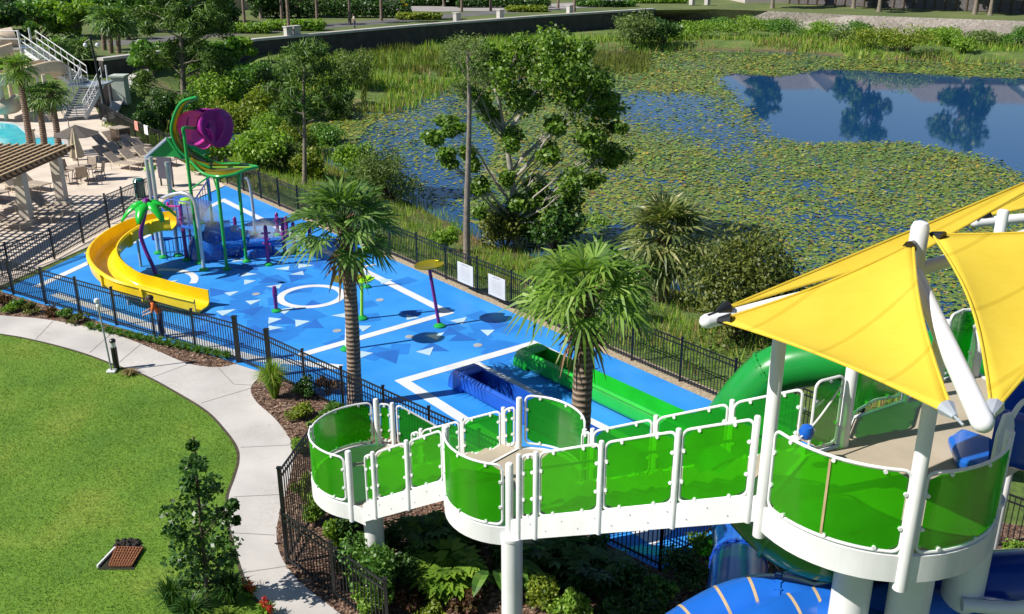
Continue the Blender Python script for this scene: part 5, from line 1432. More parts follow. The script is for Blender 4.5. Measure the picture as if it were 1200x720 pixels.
pt = thing('play_structure', 'water play structure with green posts, leaf roof and small gabled roof', 'play structure', gp(240, 300))
posts = {'a': (234, 309, 152), 'b': (266, 316, 205), 'c': (289, 307, 201), 'd': (249, 263, 205)}
PT = {}
for k, (x, y, ty) in posts.items():
    b_ = gp(x, y); z = zat(b_.x, b_.y, ty); PT[k] = (b_, z); pole('post', pt, b_, z, 0.062, 'g_paint', 'g_paint')
for (x, y, ty) in [(192, 302, 184), (186, 297, 187), (201, 225, 190), (209, 300, 190)]:
    b_ = gp(x, y); pole('post', pt, b_, zat(b_.x, b_.y, ty), 0.075, 'silver', 'g_paint')
# blue deck, steps and low play panels
zd = 1.45
D4 = [gp(188, 300), gp(234, 309), gp(252, 275), gp(203, 262)]
MB().prism([(p.x, p.y) for p in D4], zd - 0.12, zd).build('platform', M['blue_pl'], pt, bevel=0.02)
for i in range(5):
    a = gp(268, 297) + Vector((0.32 * i, 0.1 * i, 0)); mb = MB(); mb.box((a.x, a.y, (zd - 0.24 * (i + 1)) / 2 + 0.03), (0.36, 1.0, zd - 0.24 * (i + 1)), rz=0.3); mb.build('step', M['blue_pl'], pt, bevel=0.02)
def rail_panel(a, b, z0, z1, mat, n=7):
    mb = MB(); mb.tube([a + Vector((0, 0, z0)), a + Vector((0, 0, z1)), b + Vector((0, 0, z1)), b + Vector((0, 0, z0))], 0.03, 6)
    for i in range(1, n): q = a.lerp(b, i / n); mb.tube([q + Vector((0, 0, z0)), q + Vector((0, 0, z1))], 0.014, 5)
    mb.build('rail_panel', M[mat], pt, smooth=True)
rail_panel(D4[0], D4[1], zd, zd + 0.95, 'blue_dk'); rail_panel(D4[1], D4[2], zd, zd + 0.95, 'blue_dk')
rail_panel(gp(196, 306), gp(228, 300), 0.05, 0.85, 'blue_dk')
mb = MB(); q0, q1 = gp(236, 306), gp(330, 300)
mb.prism([(q0.x, q0.y), (q1.x, q1.y), (q1.x + 0.2, q1.y + 0.5), (q0.x + 0.2, q0.y + 0.5)], 0.42, 0.66); mb.build('water_bench', M['blue_pl'], pt, bevel=0.06)
for f in (0.15, 0.5, 0.85):
    q = q0.lerp(q1, f) + Vector((0.1, 0.25, 0)); mb = MB(); mb.tube([Vector((q.x, q.y, 0)), Vector((q.x, q.y, 0.43))], 0.06, 8); mb.build('bench_leg', M['blue_dk'], pt)
for (x, y, w_, hh) in [(245, 300, 0.8, 1.0), (300, 297, 0.7, 0.5)]:
    b_ = gp(x, y); mb = MB(); mb.lathe([(w_, 0.005), (w_ * 0.92, hh * 0.5), (w_ * 0.6, hh * 0.88), (w_ * 0.2, hh), (0.02, hh * 1.01)], b_, 20); mb.build('blue_mound', M['blue_pl'], pt, smooth=True)
# leaf roof: trough shaped amber sheet between two green tubes
def P3(px, py, y): return aty(px, py, y)
ya, yb_ = PT['a'][0].y, PT['b'][0].y
front = smooth_path([P3(223, 189, ya), P3(238, 203, ya - 0.3), P3(255, 207, yb_ - 0.1), P3(272, 205, yb_), P3(288, 199, yb_ + 0.3), P3(302, 196, yb_ + 0.7)], 6)
back = smooth_path([P3(226, 176, ya + 2.0), P3(244, 187, ya + 2.1), P3(258, 192, ya + 2.2), P3(272, 192, ya + 2.1), P3(286, 193, ya + 1.8), P3(302, 195.5, yb_ + 0.8)], 6)
mb = MB(); n = len(front); mb.add(front + back, [(i, i + 1, n + i + 1, n + i) for i in range(n - 1)]); lr = mb.build('leaf_roof', M['yl_tr'], pt, smooth=True)
sm_ = lr.modifiers.new('thickness', 'SOLIDIFY'); sm_.thickness = 0.03
for e in (front, back): MB().tube(e, 0.05, 8).build('roof_edge', M['g_paint'], lr, smooth=True)
MB().tube([front[8].lerp(back[8], 0.5) + Vector((0, 0, 0.03)), front[-1]], 0.018, 6).build('vein', M['lime'], lr)
mb = MB(); a = PT['a'][0]; mb.tube([Vector((a.x, a.y, zat(a.x, a.y, 222))), front[9]], 0.03, 6); mb.build('brace', M['g_paint'], pt, smooth=True); mb = MB(); mb.tube([Vector((PT['b'][0].x, PT['b'][0].y, zat(PT['b'][0].x, PT['b'][0].y, 228))), front[10]], 0.03, 6); mb.build('brace', M['g_paint'], pt, smooth=True); mb = MB(); mb.tube([Vector((PT['c'][0].x, PT['c'][0].y, zat(PT['c'][0].x, PT['c'][0].y, 222))), front[22]], 0.03, 6); mb.build('brace', M['g_paint'], pt, smooth=True)
# tall curled leaf
cy_ = ya + 0.6
o1 = smooth_path([P3(246, 197, cy_), P3(225, 188, cy_), P3(209, 175, cy_), P3(201, 155, cy_), P3(204, 136, cy_), P3(213, 120, cy_), P3(230, 114, cy_)], 6)
o2 = smooth_path([P3(250, 190, cy_ + 0.7), P3(234, 184, cy_ + 0.7), P3(217, 170, cy_ + 0.7), P3(209, 152, cy_ + 0.7), P3(211, 136, cy_ + 0.7), P3(217, 123, cy_ + 0.7), P3(231, 114.5, cy_ + 0.2)], 6)
mb = MB(); n = len(o1); mb.add(o1 + o2, [(i, i + 1, n + i + 1, n + i) for i in range(n - 1)]); cl_ = mb.build('curled_leaf', M['yl_tr'], pt, smooth=True)
sm_ = cl_.modifiers.new('thickness', 'SOLIDIFY'); sm_.thickness = 0.03
for e in (o1, o2): MB().tube(e, 0.055, 8).build('leaf_edge', M['g_paint'], cl_, smooth=True)
# magenta flower on a hooked stem
fc = P3(236, 150, cy_ + 0.5); fl_ = thing('giant_flower', 'giant magenta plastic flower on a hooked green stem above the play structure', 'flower sculpture', (fc.x, fc.y, fc.z))
fw = Vector((-0.20, -0.95, 0.2)).normalized(); fr_ = Vector((0, 0, 1)).cross(fw).normalized(); fu = fw.cross(fr_).normalized()
m, nt, b, o = newmat('magenta_spotted'); n1 = noise_node(nt, 2.6, 2.0); c1_ = ramp(nt, n1.outputs['Fac'], [(0.56, (0.70, 0.04, 0.42)), (0.60, (0.15, 0.012, 0.14))]); nt.links.new(c1_.outputs['Color'], b.inputs['Base Color']); b.inputs['Roughness'].default_value = 0.4; M['pink_spot'] = m
def petal(c, n_, r, th, mat, cup=0.12):
    n_ = n_.normalized(); e1 = n_.cross(Vector((0, 0, 1))).normalized(); e2 = e1.cross(n_); vs, fs, sg = [], [], 26
    prof = [(0.02, cup * 0.2), (0.35 * r, cup * 0.1), (0.7 * r, cup * 0.45), (0.93 * r, cup), (r, cup * 0.85), (0.93 * r, cup - th), (0.6 * r, -th * 0.9), (0.02, -th)]
    for q, z in prof:
        for k in range(sg): a = 2 * pi * k / sg; rr = q * (1 + 0.05 * sin(3 * a)); vs.append(c + e1 * cos(a) * rr + e2 * sin(a) * rr + n_ * z)
    fs = [(l * sg + k, l * sg + (k + 1) % sg, (l + 1) * sg + (k + 1) % sg, (l + 1) * sg + k) for l in range(len(prof) - 1) for k in range(sg)]
    MB().add(vs, fs + [tuple(range(sg - 1, -1, -1)), tuple((len(prof) - 1) * sg + k for k in range(sg))]).build('petal', mat, fl_, smooth=True)
petal(fc + fr_ * 0.42 - fw * 0.25 + fu * 0.03, (fw * 0.5 + fr_ * 1.0 + fu * 0.1), 0.74, 0.35, M['pink_dk'], 0.2)
petal(fc + fr_ * 0.10 - fw * 0.2 + fu * 0.05, (fw + fr_ * 0.35), 0.72, 0.3, M['pink_dk'], 0.15)
petal(fc - fr_ * 0.22 + fw * 0.1, (fw * 1.0 + fr_ * 0.15 + fu * 0.1), 0.66, 0.22, M['pink_spot'], 0.1)
petal(fc + fr_ * 0.12 + fw * 0.1 - fu * 0.36, (fw + fr_ * 0.3 - fu * 0.2), 0.42, 0.16, M['pink'], 0.1)
mb = MB(); a = PT['a'][0]; mb.tube(smooth_path([Vector((a.x, a.y, PT['a'][1] - 0.25)), Vector((a.x, a.y, PT['a'][1] + 0.05)), fc + fw * 0.25 + Vector((-0.12, 0, -0.02)), fc + fw * 0.12], 6), 0.06, 8); mb.build('stem', M['g_paint'], fl_, smooth=True)
mb = MB(); mb.tube([fc - fu * 0.45 + fr_ * 0.2, Vector((fc.x + 0.1, fc.y, zat(fc.x, fc.y, 190)))], 0.05, 8); mb.build('stem', M['g_paint'], fl_, smooth=True)
# small gabled roof
ra = gp(188, 299); rb = gp(201, 225); yr = (ra.y + rb.y) / 2 - 2.0
apx = P3(198, 163, yr); el = P3(174, 184, yr); er = P3(212, 184, yr); dv = Vector((0.7, 1.1, 0))
mb = MB(); mb.add([el, er, apx, el + dv, er + dv, apx + dv], [(0, 1, 2), (5, 4, 3), (0, 3, 4, 1)]); gb_ = mb.build('gable_roof', M['g_paint'], pt)
th_ = 0.09
for (q, s_) in ((el, -1), (er, 1)):
    mb = MB(); u = (q - apx).normalized(); nrm = u.cross(dv.normalized()).normalized()
    if nrm.z < 0: nrm = -nrm
    qa, ap = q + u * 0.12 - dv * 0.06 + nrm * 0.004, apx - dv * 0.06 + nrm * 0.004
    vs = [qa, ap, ap + dv * 1.12, qa + dv * 1.12]; vs += [v + nrm * th_ for v in vs]
    mb.add(vs, [(0, 3, 2, 1), (4, 5, 6, 7), (0, 1, 5, 4), (1, 2, 6, 5), (2, 3, 7, 6), (3, 0, 4, 7)]); mb.build('roof_board', M['white'] if s_ < 0 else M['g_paint'], gb_)
    MB().beam(qa - dv * 0.02 + Vector((0, 0, 0.06)), ap - dv * 0.02 + Vector((0, 0, 0.06)), 0.05, 0.09).build('fascia', M['white'] if s_ < 0 else M['g_paint'], gb_)
# arched spray pipe
def arch(label, base, pts, r, mat='silver', name='spray_arch'):
    t = thing(name, label, 'water sprayer', base); MB().tube(smooth_path(pts, 7), r, 10).build('pipe', M[mat], t, smooth=True)
    mb = MB(); mb.lathe([(r * 2.4, 0.004), (r * 2.4, 0.05), (r * 1.1, 0.12)], base, 12); mb.build('foot_cover', M['g_paint'], t, smooth=True); return t
b_ = gp(239, 317); arch('silver arched spray pipe standing in front of the green posts', b_, [b_, P3(236, 290, b_.y), P3(232, 258, b_.y), P3(227, 235, b_.y), P3(216, 227, b_.y + 0.1), P3(203, 228, b_.y + 0.3), P3(192, 232, b_.y + 0.5)], 0.075)
b_ = gp(299, 275); arch('silver spray pole with a bent head beyond the leaf roof', b_, [b_, P3(297, 250, b_.y), P3(294, 225, b_.y), P3(291, 212, b_.y), P3(287, 208, b_.y)], 0.06)
b_ = gp(200, 299); 
# plastic palm
b_ = gp(184, 325); pl_ = thing('toy_palm_sprayer', 'toy palm sprayer with a bent purple trunk and bright green leaves', 'water sprayer', b_)
tp = smooth_path([b_, P3(179, 312, b_.y), P3(170, 292, b_.y + 0.1), P3(165, 275, b_.y + 0.1), P3(168, 258, b_.y), P3(172, 240, b_.y)], 6)
MB().tube(tp, 0.075, 10).build('trunk', M['purple'], pl_, smooth=True)
MB().lathe([(0.2, 0.004), (0.2, 0.05), (0.09, 0.13)], b_, 12).build('foot_cover', M['g_paint'], pl_, smooth=True)
top = tp[-1]
for k in range(7):
    a = 2 * pi * k / 7 + 0.2; d = Vector((cos(a), sin(a), 0)); s_ = Vector((-sin(a), cos(a), 0)); mb = MB(); pts = []
    for i in range(7):
        f = i / 6; c = top + d * (0.95 * f) + Vector((0, 0, 0.12 * sin(f * 2.0) - 0.62 * f ** 2.2 + 0.06)); wd = 0.05 + 0.20 * sin(pi * min(1, f * 0.95 + 0.05)) * (1.0 if i % 2 else 0.72)
        pts += [c - s_ * wd - Vector((0, 0, 0.05)), c + Vector((0, 0, 0.02)), c + s_ * wd - Vector((0, 0, 0.05))]
    mb.add(pts, [(3 * i + j, 3 * i + j + 1, 3 * i + j + 4, 3 * i + j + 3) for i in range(6) for j in range(2)]); o_ = mb.build('palm_leaf', M['green_pl'], pl_, smooth=True)
    sm_ = o_.modifiers.new('thickness', 'SOLIDIFY'); sm_.thickness = 0.025
mb = MB(); mb.lathe([(0.02, 0.0), (0.13, 0.05), (0.15, 0.13), (0.1, 0.22), (0.02, 0.25)], top, 12); mb.build('cap', M['purple'], pl_, smooth=True)
# purple jet posts
def jet_post(px, py, ty, label, rings=3, arm=0, group='purple jet posts'):
    b_ = gp(px, py); z = zat(b_.x, b_.y, ty); t = thing('jet_post', label, 'water sprayer', b_, group)
    mb = MB(); mb.lathe([(0.075, 0.0), (0.075, z - 0.05), (0.05, z), (0.02, z + 0.03)], b_, 12); mb.build('post', M['purple'], t, smooth=True)
    for i in range(rings):
        zz = z * (0.55 + 0.4 * i / max(rings, 1)); mb = MB(); a = R.uniform(0, 6); d = Vector((cos(a), sin(a), 0))
        mb.tube([b_ + Vector((0, 0, zz)) - d * 0.17, b_ + Vector((0, 0, zz)) + d * 0.17], 0.035, 8); mb.build('nozzle', M['purple'] if i % 2 else M['pink_dk'], t, smooth=True)
    mb = MB(); mb.lathe([(0.17, 0.004), (0.17, 0.05), (0.08, 0.12)], b_, 12); mb.build('foot_cover', M['g_paint'], t, smooth=True)
    if arm:
        e = b_ + Vector((-0.5 * arm, 0.1, z - 0.08)); mb = MB(); mb.tube([b_ + Vector((0, 0, z - 0.08)), e], 0.035, 8); mb.tube([e - Vector((0, 0, 0.12)), e + Vector((0, 0, 0.14))], 0.05, 8); mb.build('arm', M['pink'], t, smooth=True)
    return t
jet_post(219, 305, 240, 'tall purple jet post with a sideways magenta nozzle under the gable', 4, 1)
jet_post(236, 262, 233, 'purple jet post behind the silver arch'); jet_post(277, 278, 255, 'purple jet post among the green posts', 1)
jet_post(315, 311, 265, 'nearest purple jet post at the wet edge, standing apart in front'); jet_post(326, 276, 250, 'purple jet post farthest back in the cluster of five')
jet_post(334, 298, 256, 'tallest purple jet post in the cluster of five'); jet_post(337, 281, 254, 'thin purple jet post behind the tallest one', 2)
jet_post(346, 297, 261, 'purple jet post at the outer end of the cluster'); jet_post(364, 289, 262, 'dark purple jet post close to the palm crown', 0)
b_ = gp(324, 365); t = thing('jet_post', 'short magenta jet post beside the white ring', 'water sprayer', b_, 'purple jet posts')
z = zat(b_.x, b_.y, 336); MB().lathe([(0.06, 0), (0.07, z * 0.6), (0.085, z * 0.62), (0.085, z * 0.8), (0.06, z)], b_, 12).build('post', M['purple'], t, smooth=True)
MB().lathe([(0.17, 0.004), (0.17, 0.04), (0.08, 0.1)], b_, 12).build('foot_cover', M['g_paint'], t, smooth=True)
# lily-pad sprayers
def lily(label, base, top, r, polemat, discmat='yl_tr', discs=None):
    t = thing('lily_pad_sprayer', label, 'water sprayer', base, 'lily pad sprayers'); MB().tube([base, top], 0.055, 10).build('pole', M[polemat], t, smooth=True)
    MB().lathe([(0.19, 0.004), (0.19, 0.05), (0.08, 0.13)], base, 12).build('foot_cover', M['g_paint'], t, smooth=True)
    for (c, rr) in (discs or [(top, r)]):
        mb = MB(); pr = [(0.03, -0.03)]; n_ = 20; V0 = []
        for lay, (q, zz) in enumerate([(0.05, 0.0), (rr * 0.6, 0.015), (rr, 0.09), (rr, 0.12), (rr * 0.6, 0.05), (0.05, 0.035)]):
            for j in range(n_):
                a = 2 * pi * j / n_; w_ = 1.0 if abs(a - 0.6) > 0.25 else 0.55
                V0.append(Vector(c) + Vector((cos(a) * q * w_, sin(a) * q * w_, zz + 0.10 * q * cos(a))))
        mb.add(V0, [(l * n_ + j, l * n_ + (j + 1) % n_, (l + 1) * n_ + (j + 1) % n_, (l + 1) * n_ + j) for l in range(5) for j in range(n_)] + [tuple(range(n_ - 1, -1, -1)), tuple(5 * n_ + j for j in range(n_))])
        mb.build('lily_pad', M[discmat], t, smooth=True)
    return t
b_ = gp(515, 383); lily('lily pad sprayer on a leaning purple pole', b_, aty(503, 314, b_.y + 0.1), 0.48, 'purple')
b_ = gp(406, 410); lily('lily pad sprayer on a white pole beside the palm trunk', b_, aty(408, 329, b_.y + 0.2), 0.46, 'white')
b_ = gp(424, 374); tp = aty(424, 299, b_.y); lily('lily pad sprayer on a yellow pole with two pads, behind the palm trunk', b_, tp, 0.36, 'lime', 'lime', [(aty(430, 296, b_.y), 0.28), (aty(427, 331, b_.y), 0.34)])
b_ = gp(430, 337); t = thing('water_cannon', 'small white T-shaped water cannon near the long white line', 'water sprayer', b_); z = zat(b_.x, b_.y, 313)
mb = MB(); mb.tube([b_, Vector((b_.x, b_.y, z))], 0.05, 8); mb.tube([Vector((b_.x - 0.15, b_.y, z)), Vector((b_.x + 0.35, b_.y + 0.1, z + 0.05))], 0.035, 8); mb.build('body', M['white'], t, smooth=True)
MB().lathe([(0.15, 0.004), (0.15, 0.05), (0.07, 0.12)], b_, 12).build('foot_cover', M['g_paint'], t, smooth=True)
# lime flower buds on the structure
for (px, py, yy, lb_) in [(176, 198, 45.0, 'lime green flower sprayer beside the gabled roof'), (218, 237, 38.5, 'lime green ball sprayer under the arch'), (178, 270, 39.0, 'dark lime bud sprayer between slide and silver posts')]:
    c = aty(px, py, yy); t = thing('bud_sprayer', lb_, 'water sprayer', (c.x, c.y, 0)); mb = MB(); mb.lathe([(0.02, -0.18), (0.2, -0.12), (0.30, 0.0), (0.22, 0.14), (0.03, 0.2)], c, 14); mb.build('bud', M['lime'], t, smooth=True)
    mb = MB(); mb.tube([Vector((c.x, c.y, 0)), c], 0.045, 8); mb.build('stalk', M['purple'], t, smooth=True)
# yellow body slide
ys = thing('yellow_slide', 'long yellow open slide curving from the play platform to the splash deck', 'water slide', gp(160, 345))
def ypt(px, py, z): p = at(px, py, z); return p
path_y = [ypt(204, 266, 1.45), ypt(184, 268, 1.4), ypt(160, 275, 1.28), ypt(135, 290, 1.1), ypt(123, 306, 0.95), ypt(127, 322, 0.8), ypt(148, 338, 0.6), ypt(178, 347, 0.42), ypt(208, 355, 0.26), ypt(238, 362, 0.12)]
trough('trough', path_y, 0.86, 0.50, M['yellow_pl'], ys, 0.06)
pj = smooth_path(path_y, 7)
for i in (9, 19, 29, 39, 49):
    dj = (pj[i + 1] - pj[i - 1]).normalized(); trough('joint_flange', [pj[i] - dj * 0.035 - Vector((0, 0, 0.03)), pj[i] + dj * 0.035 - Vector((0, 0, 0.03))], 0.93, 0.50, M['yellow_pl'], ys, 0.09, curve=False)
for f in (2, 3, 4, 5, 6):
    q = path_y[f]; mb = MB(); mb.tube([Vector((q.x, q.y, 0)), Vector((q.x, q.y, q.z - 0.04))], 0.05, 8); mb.build('support', M['grey'], ys, smooth=True)
# water spray: loose drops thrown by the jets
def spray(label, src, n, spread, dirs, speed, name='water_spray'):
    V = np.zeros((n, 3, 3))
    for i in range(n):
        s_ = Vector(R.choice(src)); a = R.uniform(0, 2 * pi) if dirs is None else R.choice(dirs) + R.gauss(0, 0.18); el_ = R.uniform(0.2, 1.1); v = speed * R.uniform(0.5, 1.1); tt = R.uniform(0.02, 0.75)
        p = s_ + Vector((cos(a) * cos(el_) * v * tt, sin(a) * cos(el_) * v * tt, sin(el_) * v * tt - 4.9 * tt * tt)) + Vector((R.gauss(0, 1), R.gauss(0, 1), R.gauss(0, 0.6))) * spread
        p.z = max(p.z, 0.03); r_ = R.uniform(0.010, 0.024)
        q = [p + Vector((R.gauss(0, 1), R.gauss(0, 1), R.gauss(0, 1))).normalized() * r_ for _ in range(3)]; V[i] = [tuple(k) for k in q]
    return tag(MB().quads(V, 3).build(name, M['drops']), label, 'water spray', kind='stuff')
m, nt, b, o = newmat('water_drops'); nt.nodes.remove(b)
df = nt.nodes.new('ShaderNodeBsdfDiffuse'); tr2 = nt.nodes.new('ShaderNodeBsdfTranslucent'); tp2 = nt.nodes.new('ShaderNodeBsdfTransparent'); a1 = nt.nodes.new('ShaderNodeMixShader'); a2 = nt.nodes.new('ShaderNodeMixShader')
df.inputs[0].default_value = (0.9, 0.95, 1, 1); tr2.inputs[0].default_value = (0.9, 0.95, 1, 1); a1.inputs[0].default_value = 0.5; a2.inputs[0].default_value = 0.42
nt.links.new(df.outputs[0], a1.inputs[1]); nt.links.new(tr2.outputs[0], a1.inputs[2]); nt.links.new(tp2.outputs[0], a2.inputs[1]); nt.links.new(a1.outputs[0], a2.inputs[2]); nt.links.new(a2.outputs[0], o.inputs['Surface']); M['drops'] = m
spray('white mist thrown by the jets under the leaf roof', [aty(210, 240, 38.5), aty(232, 250, 37.5), aty(222, 262, 37.0)], 3200, 0.42, None, 2.4)
spray('white fountain spray near the purple jet posts', [aty(300, 268, 39.0), aty(308, 262, 38.5), aty(322, 268, 38.0)], 3000, 0.35, None, 2.2)
spray('fine drops falling over the blue play panels', [aty(268, 280, 36.0), aty(255, 275, 36.5), aty(330, 285, 37.5)], 1800, 0.5, None, 2.2)

for (px, py, yy, rx, rz_, dn, lb_) in [(226, 256, 37.2, 1.25, 0.85, 0.75, 'soft white water mist under the leaf roof'), (305, 276, 38.2, 0.95, 0.6, 0.85, 'soft white water mist around the purple jet posts')]:
    m, nt, b, o = newmat('water_mist'); nt.nodes.remove(b); pv = nt.nodes.new('ShaderNodeVolumePrincipled'); pv.inputs['Color'].default_value = (0.95, 0.98, 1, 1)
    n1 = noise_node(nt, 1.6, 4.0); tc = nt.nodes.new('ShaderNodeTexCoord'); gd = nt.nodes.new('ShaderNodeTexGradient'); gd.gradient_type = 'SPHERICAL'; mp = nt.nodes.new('ShaderNodeMapping'); mp.inputs['Scale'].default_value = (1 / rx, 1 / rx, 1 / rz_)
    nt.links.new(tc.outputs['Object'], mp.inputs['Vector']); nt.links.new(mp.outputs['Vector'], gd.inputs['Vector'])
    r1 = ramp(nt, n1.outputs['Fac'], [(0.35, (0, 0, 0)), (0.7, (1, 1, 1))]); m1 = nt.nodes.new('ShaderNodeMath'); m1.operation = 'MULTIPLY'; nt.links.new(r1.outputs['Color'], m1.inputs[0]); nt.links.new(gd.outputs['Fac'], m1.inputs[1])
    m2 = nt.nodes.new('ShaderNodeMath'); m2.operation = 'MULTIPLY'; m2.inputs[1].default_value = dn * 4; nt.links.new(m1.outputs[0], m2.inputs[0]); nt.links.new(m2.outputs[0], pv.inputs['Density']); nt.links.new(pv.outputs[0], o.inputs['Volume'])
    c = aty(px, py, yy); mb = MB(); prof = [(max(0.01, rx * sin(pi * i / 10)), -rz_ * cos(pi * i / 10)) for i in range(11)]; mb.lathe(prof, c, 20); tag(mb.build('water_mist', m, origin=c, smooth=True), lb_, 'water mist', kind='stuff')
# ================================================================== person, lights, lawn things
def person(label, base, h, facing, shirt, trousers, hairc, bend=0.12, reach=True, skin=(0.42, 0.25, 0.17)):
    base = Vector(base); t = thing('person', label, 'person', base); s = h / 1.75
    f = Vector((cos(facing), sin(facing), 0)); l = Vector((-sin(facing), cos(facing), 0)); Z = Vector((0, 0, 1))
    J = {'pel': Z * 0.93, 'waist': Z * 1.08 + f * 0.02 * 8 * bend, 'chest': Z * 1.32 + f * (0.05 + bend * 0.9), 'neck': Z * 1.47 + f * (0.07 + bend * 1.3), 'head': Z * 1.60 + f * (0.12 + bend * 1.5)}
    for sd, nm in ((1, 'L'), (-1, 'R')):
        J['hip' + nm] = l * 0.10 * sd + Z * 0.88; J['kn' + nm] = l * 0.11 * sd + Z * 0.48 + f * (0.05 if sd > 0 else 0.0); J['an' + nm] = l * 0.11 * sd + Z * 0.08 + f * (0.02 if sd > 0 else -0.05); J['toe' + nm] = J['an' + nm] + f * 0.17 - Z * 0.04
        J['sh' + nm] = l * 0.19 * sd + Z * 1.42 + f * (0.06 + bend * 1.1); J['el' + nm] = l * 0.24 * sd + Z * 1.16 + f * (0.14 + bend); J['wr' + nm] = l * 0.17 * sd + Z * (1.06 if reach else 0.9) + f * (0.36 + bend if reach else 0.12)
        J['kk' + nm] = J['wr' + nm] + f * 0.07; J['fi' + nm] = J['wr' + nm] + f * 0.14 - Z * 0.05
    def body(name, chain, mat, parent, sub=2):
        names = []; 
        for c in chain:
            for (j, r_) in c:
                if j not in names: names.append(j)
        me = bpy.data.meshes.new(name); es = []
        for c in chain: es += [(names.index(c[i][0]), names.index(c[i + 1][0])) for i in range(len(c) - 1)]
        es = sorted(set(tuple(sorted(e)) for e in es))
        me.from_pydata([tuple(J[n_] * s) for n_ in names], es, []); o = bpy.data.objects.new(name, me); COL.objects.link(o); o.parent = parent
        md = o.modifiers.new('skin', 'SKIN'); rad = {}
        for c in chain:
            for j, r_ in c: rad[j] = r_
        for i, n_ in enumerate(names):
            me.skin_vertices[0].data[i].radius = (rad[n_] * s, rad[n_] * s); me.skin_vertices[0].data[i].use_root = (i == 0)
        ss = o.modifiers.new('sub', 'SUBSURF'); ss.levels = sub; ss.render_levels = sub
        me.materials.append(mat); return o
    sk = pm('skin', skin, 0.5, 0.05); 
    bd = body('body', [[('pel', 0.12), ('waist', 0.11), ('chest', 0.135), ('neck', 0.055), ('head', 0.095)]] + [[('pel', 0.12), ('hip' + n_, 0.085), ('kn' + n_, 0.06), ('an' + n_, 0.04), ('toe' + n_, 0.035)] for n_ in 'LR'] + [[('chest', 0.135), ('sh' + n_, 0.06), ('el' + n_, 0.042), ('wr' + n_, 0.032), ('kk' + n_, 0.036), ('fi' + n_, 0.018)] for n_ in 'LR'], sk, t)
    body('shirt', [[('pel', 0.135), ('waist', 0.135), ('chest', 0.155), ('neck', 0.066)]] + [[('chest', 0.155), ('sh' + n_, 0.078), ('el' + n_, 0.06)] for n_ in 'LR'], shirt, t)
    body('trousers', [[('waist', 0.115), ('pel', 0.142), ('hip' + n_, 0.105), ('kn' + n_, 0.082), ('an' + n_, 0.062)] for n_ in 'LR'], trousers, t)
    hd = J['head'] * s
    mb = MB(); mb.lathe([(0.02, -0.02), (0.10, -0.03), (0.118, 0.03), (0.10, 0.09), (0.05, 0.125), (0.01, 0.13)], (hd.x - f.x * 0.02, hd.y - f.y * 0.02, hd.z), 14); mb.v = [tuple(Vector(v) + base) for v in mb.v]; mb.build('hair', hairc, t, smooth=True)
    mb = MB(); nz = hd + f * 0.10 * s; mb.tube([nz + Z * 0.02, nz + f * 0.03 - Z * 0.015], 0.014, 6)
    for sd in (1, -1): mb.tube([hd + f * 0.085 * s + l * 0.035 * sd + Z * 0.025, hd + f * 0.1 * s + l * 0.035 * sd + Z * 0.025], 0.012, 6); mb.tube([hd + l * 0.095 * sd, hd + l * 0.11 * sd], 0.025, 6)
    mb.v = [tuple(Vector(v) + base) for v in mb.v]; mb.build('face', sk, t, smooth=True)
    return t
p = gp(191, 395.5)
per = person('person in an orange top and dark trousers leaning over the black fence', (p.x, p.y, 0.004), 1.45, radians(200), pm('orange_cloth', (0.60, 0.13, 0.02), 0.8, 0.25, 8), pm('dark_denim', (0.012, 0.022, 0.06), 0.8, 0.25, 8), pm('dark_hair', (0.03, 0.018, 0.012), 0.6))
# light pole with two heads and the bollard
b_ = at(131, 436, 0.012); z = zat(b_.x, b_.y, 352); t = thing('light_pole', 'thin grey pole with two small white camera heads at the lawn edge', 'pole', b_)
MB().tube([b_, Vector((b_.x - 0.1, b_.y + 0.02, z))], 0.028, 8).build('pole', M['grey'], t, smooth=True)
MB().box((b_.x, b_.y, 0.04), (0.26, 0.2, 0.06)).build('base_plate', M['white'], t, bevel=0.01)
for dz, dx in ((0.0, 0.02), (-0.13, 0.06)):
    mb = MB(); c = Vector((b_.x - 0.1 + dx, b_.y - 0.05, z + dz)); mb.lathe([(0.02, -0.07), (0.07, -0.05), (0.085, 0.0), (0.06, 0.06), (0.02, 0.075)], c, 12); mb.build('camera_head', M['white'], t, smooth=True)
b_ = at(137, 433, 0.012); z = zat(b_.x, b_.y, 398); t = thing('bollard_light', 'black bollard light with a clear top ring beside the path', 'bollard', b_)
MB().lathe([(0.085, 0.0), (0.085, z - 0.26), (0.07, z - 0.25)], b_, 16).build('body', M['blackmetal'], t, smooth=True)
MB().lathe([(0.068, z - 0.25), (0.068, z - 0.09)], b_, 16).build('lens', M['silver'], t, smooth=True)
MB().lathe([(0.088, z - 0.09), (0.088, z - 0.03), (0.06, z), (0.01, z + 0.003)], b_, 16).build('cap', M['blackmetal'], t, smooth=True)
b_ = at(141, 652, 0.0); t = thing('drain_grate', 'rusty square drain grate set in the lawn', 'drain', b_)
q = [at(128, 664, 0.03), at(154, 664, 0.03), at(167, 643, 0.03), at(137, 642, 0.03)]
RUST = pm('rust', (0.20, 0.075, 0.03), 0.9, 0.4, 18, bumps=0.4); DARKSOIL = pm('wet_soil', (0.018, 0.015, 0.012), 0.95, 0.3, 6, bumps=0.6)
MB().prism([(v.x, v.y) for v in [at(114, 668, 0), at(157, 668, 0), at(169, 641, 0), at(160, 636, 0), at(142, 633, 0), at(133, 641, 0)]], -0.02, 0.012).build('pit', DARKSOIL, t)
mb = MB()
for i in range(10): f = i / 9; mb.beam(q[0].lerp(q[1], f) + Vector((0, 0, 0.02)), q[3].lerp(q[2], f) + Vector((0, 0, 0.02)), 0.028, 0.04)
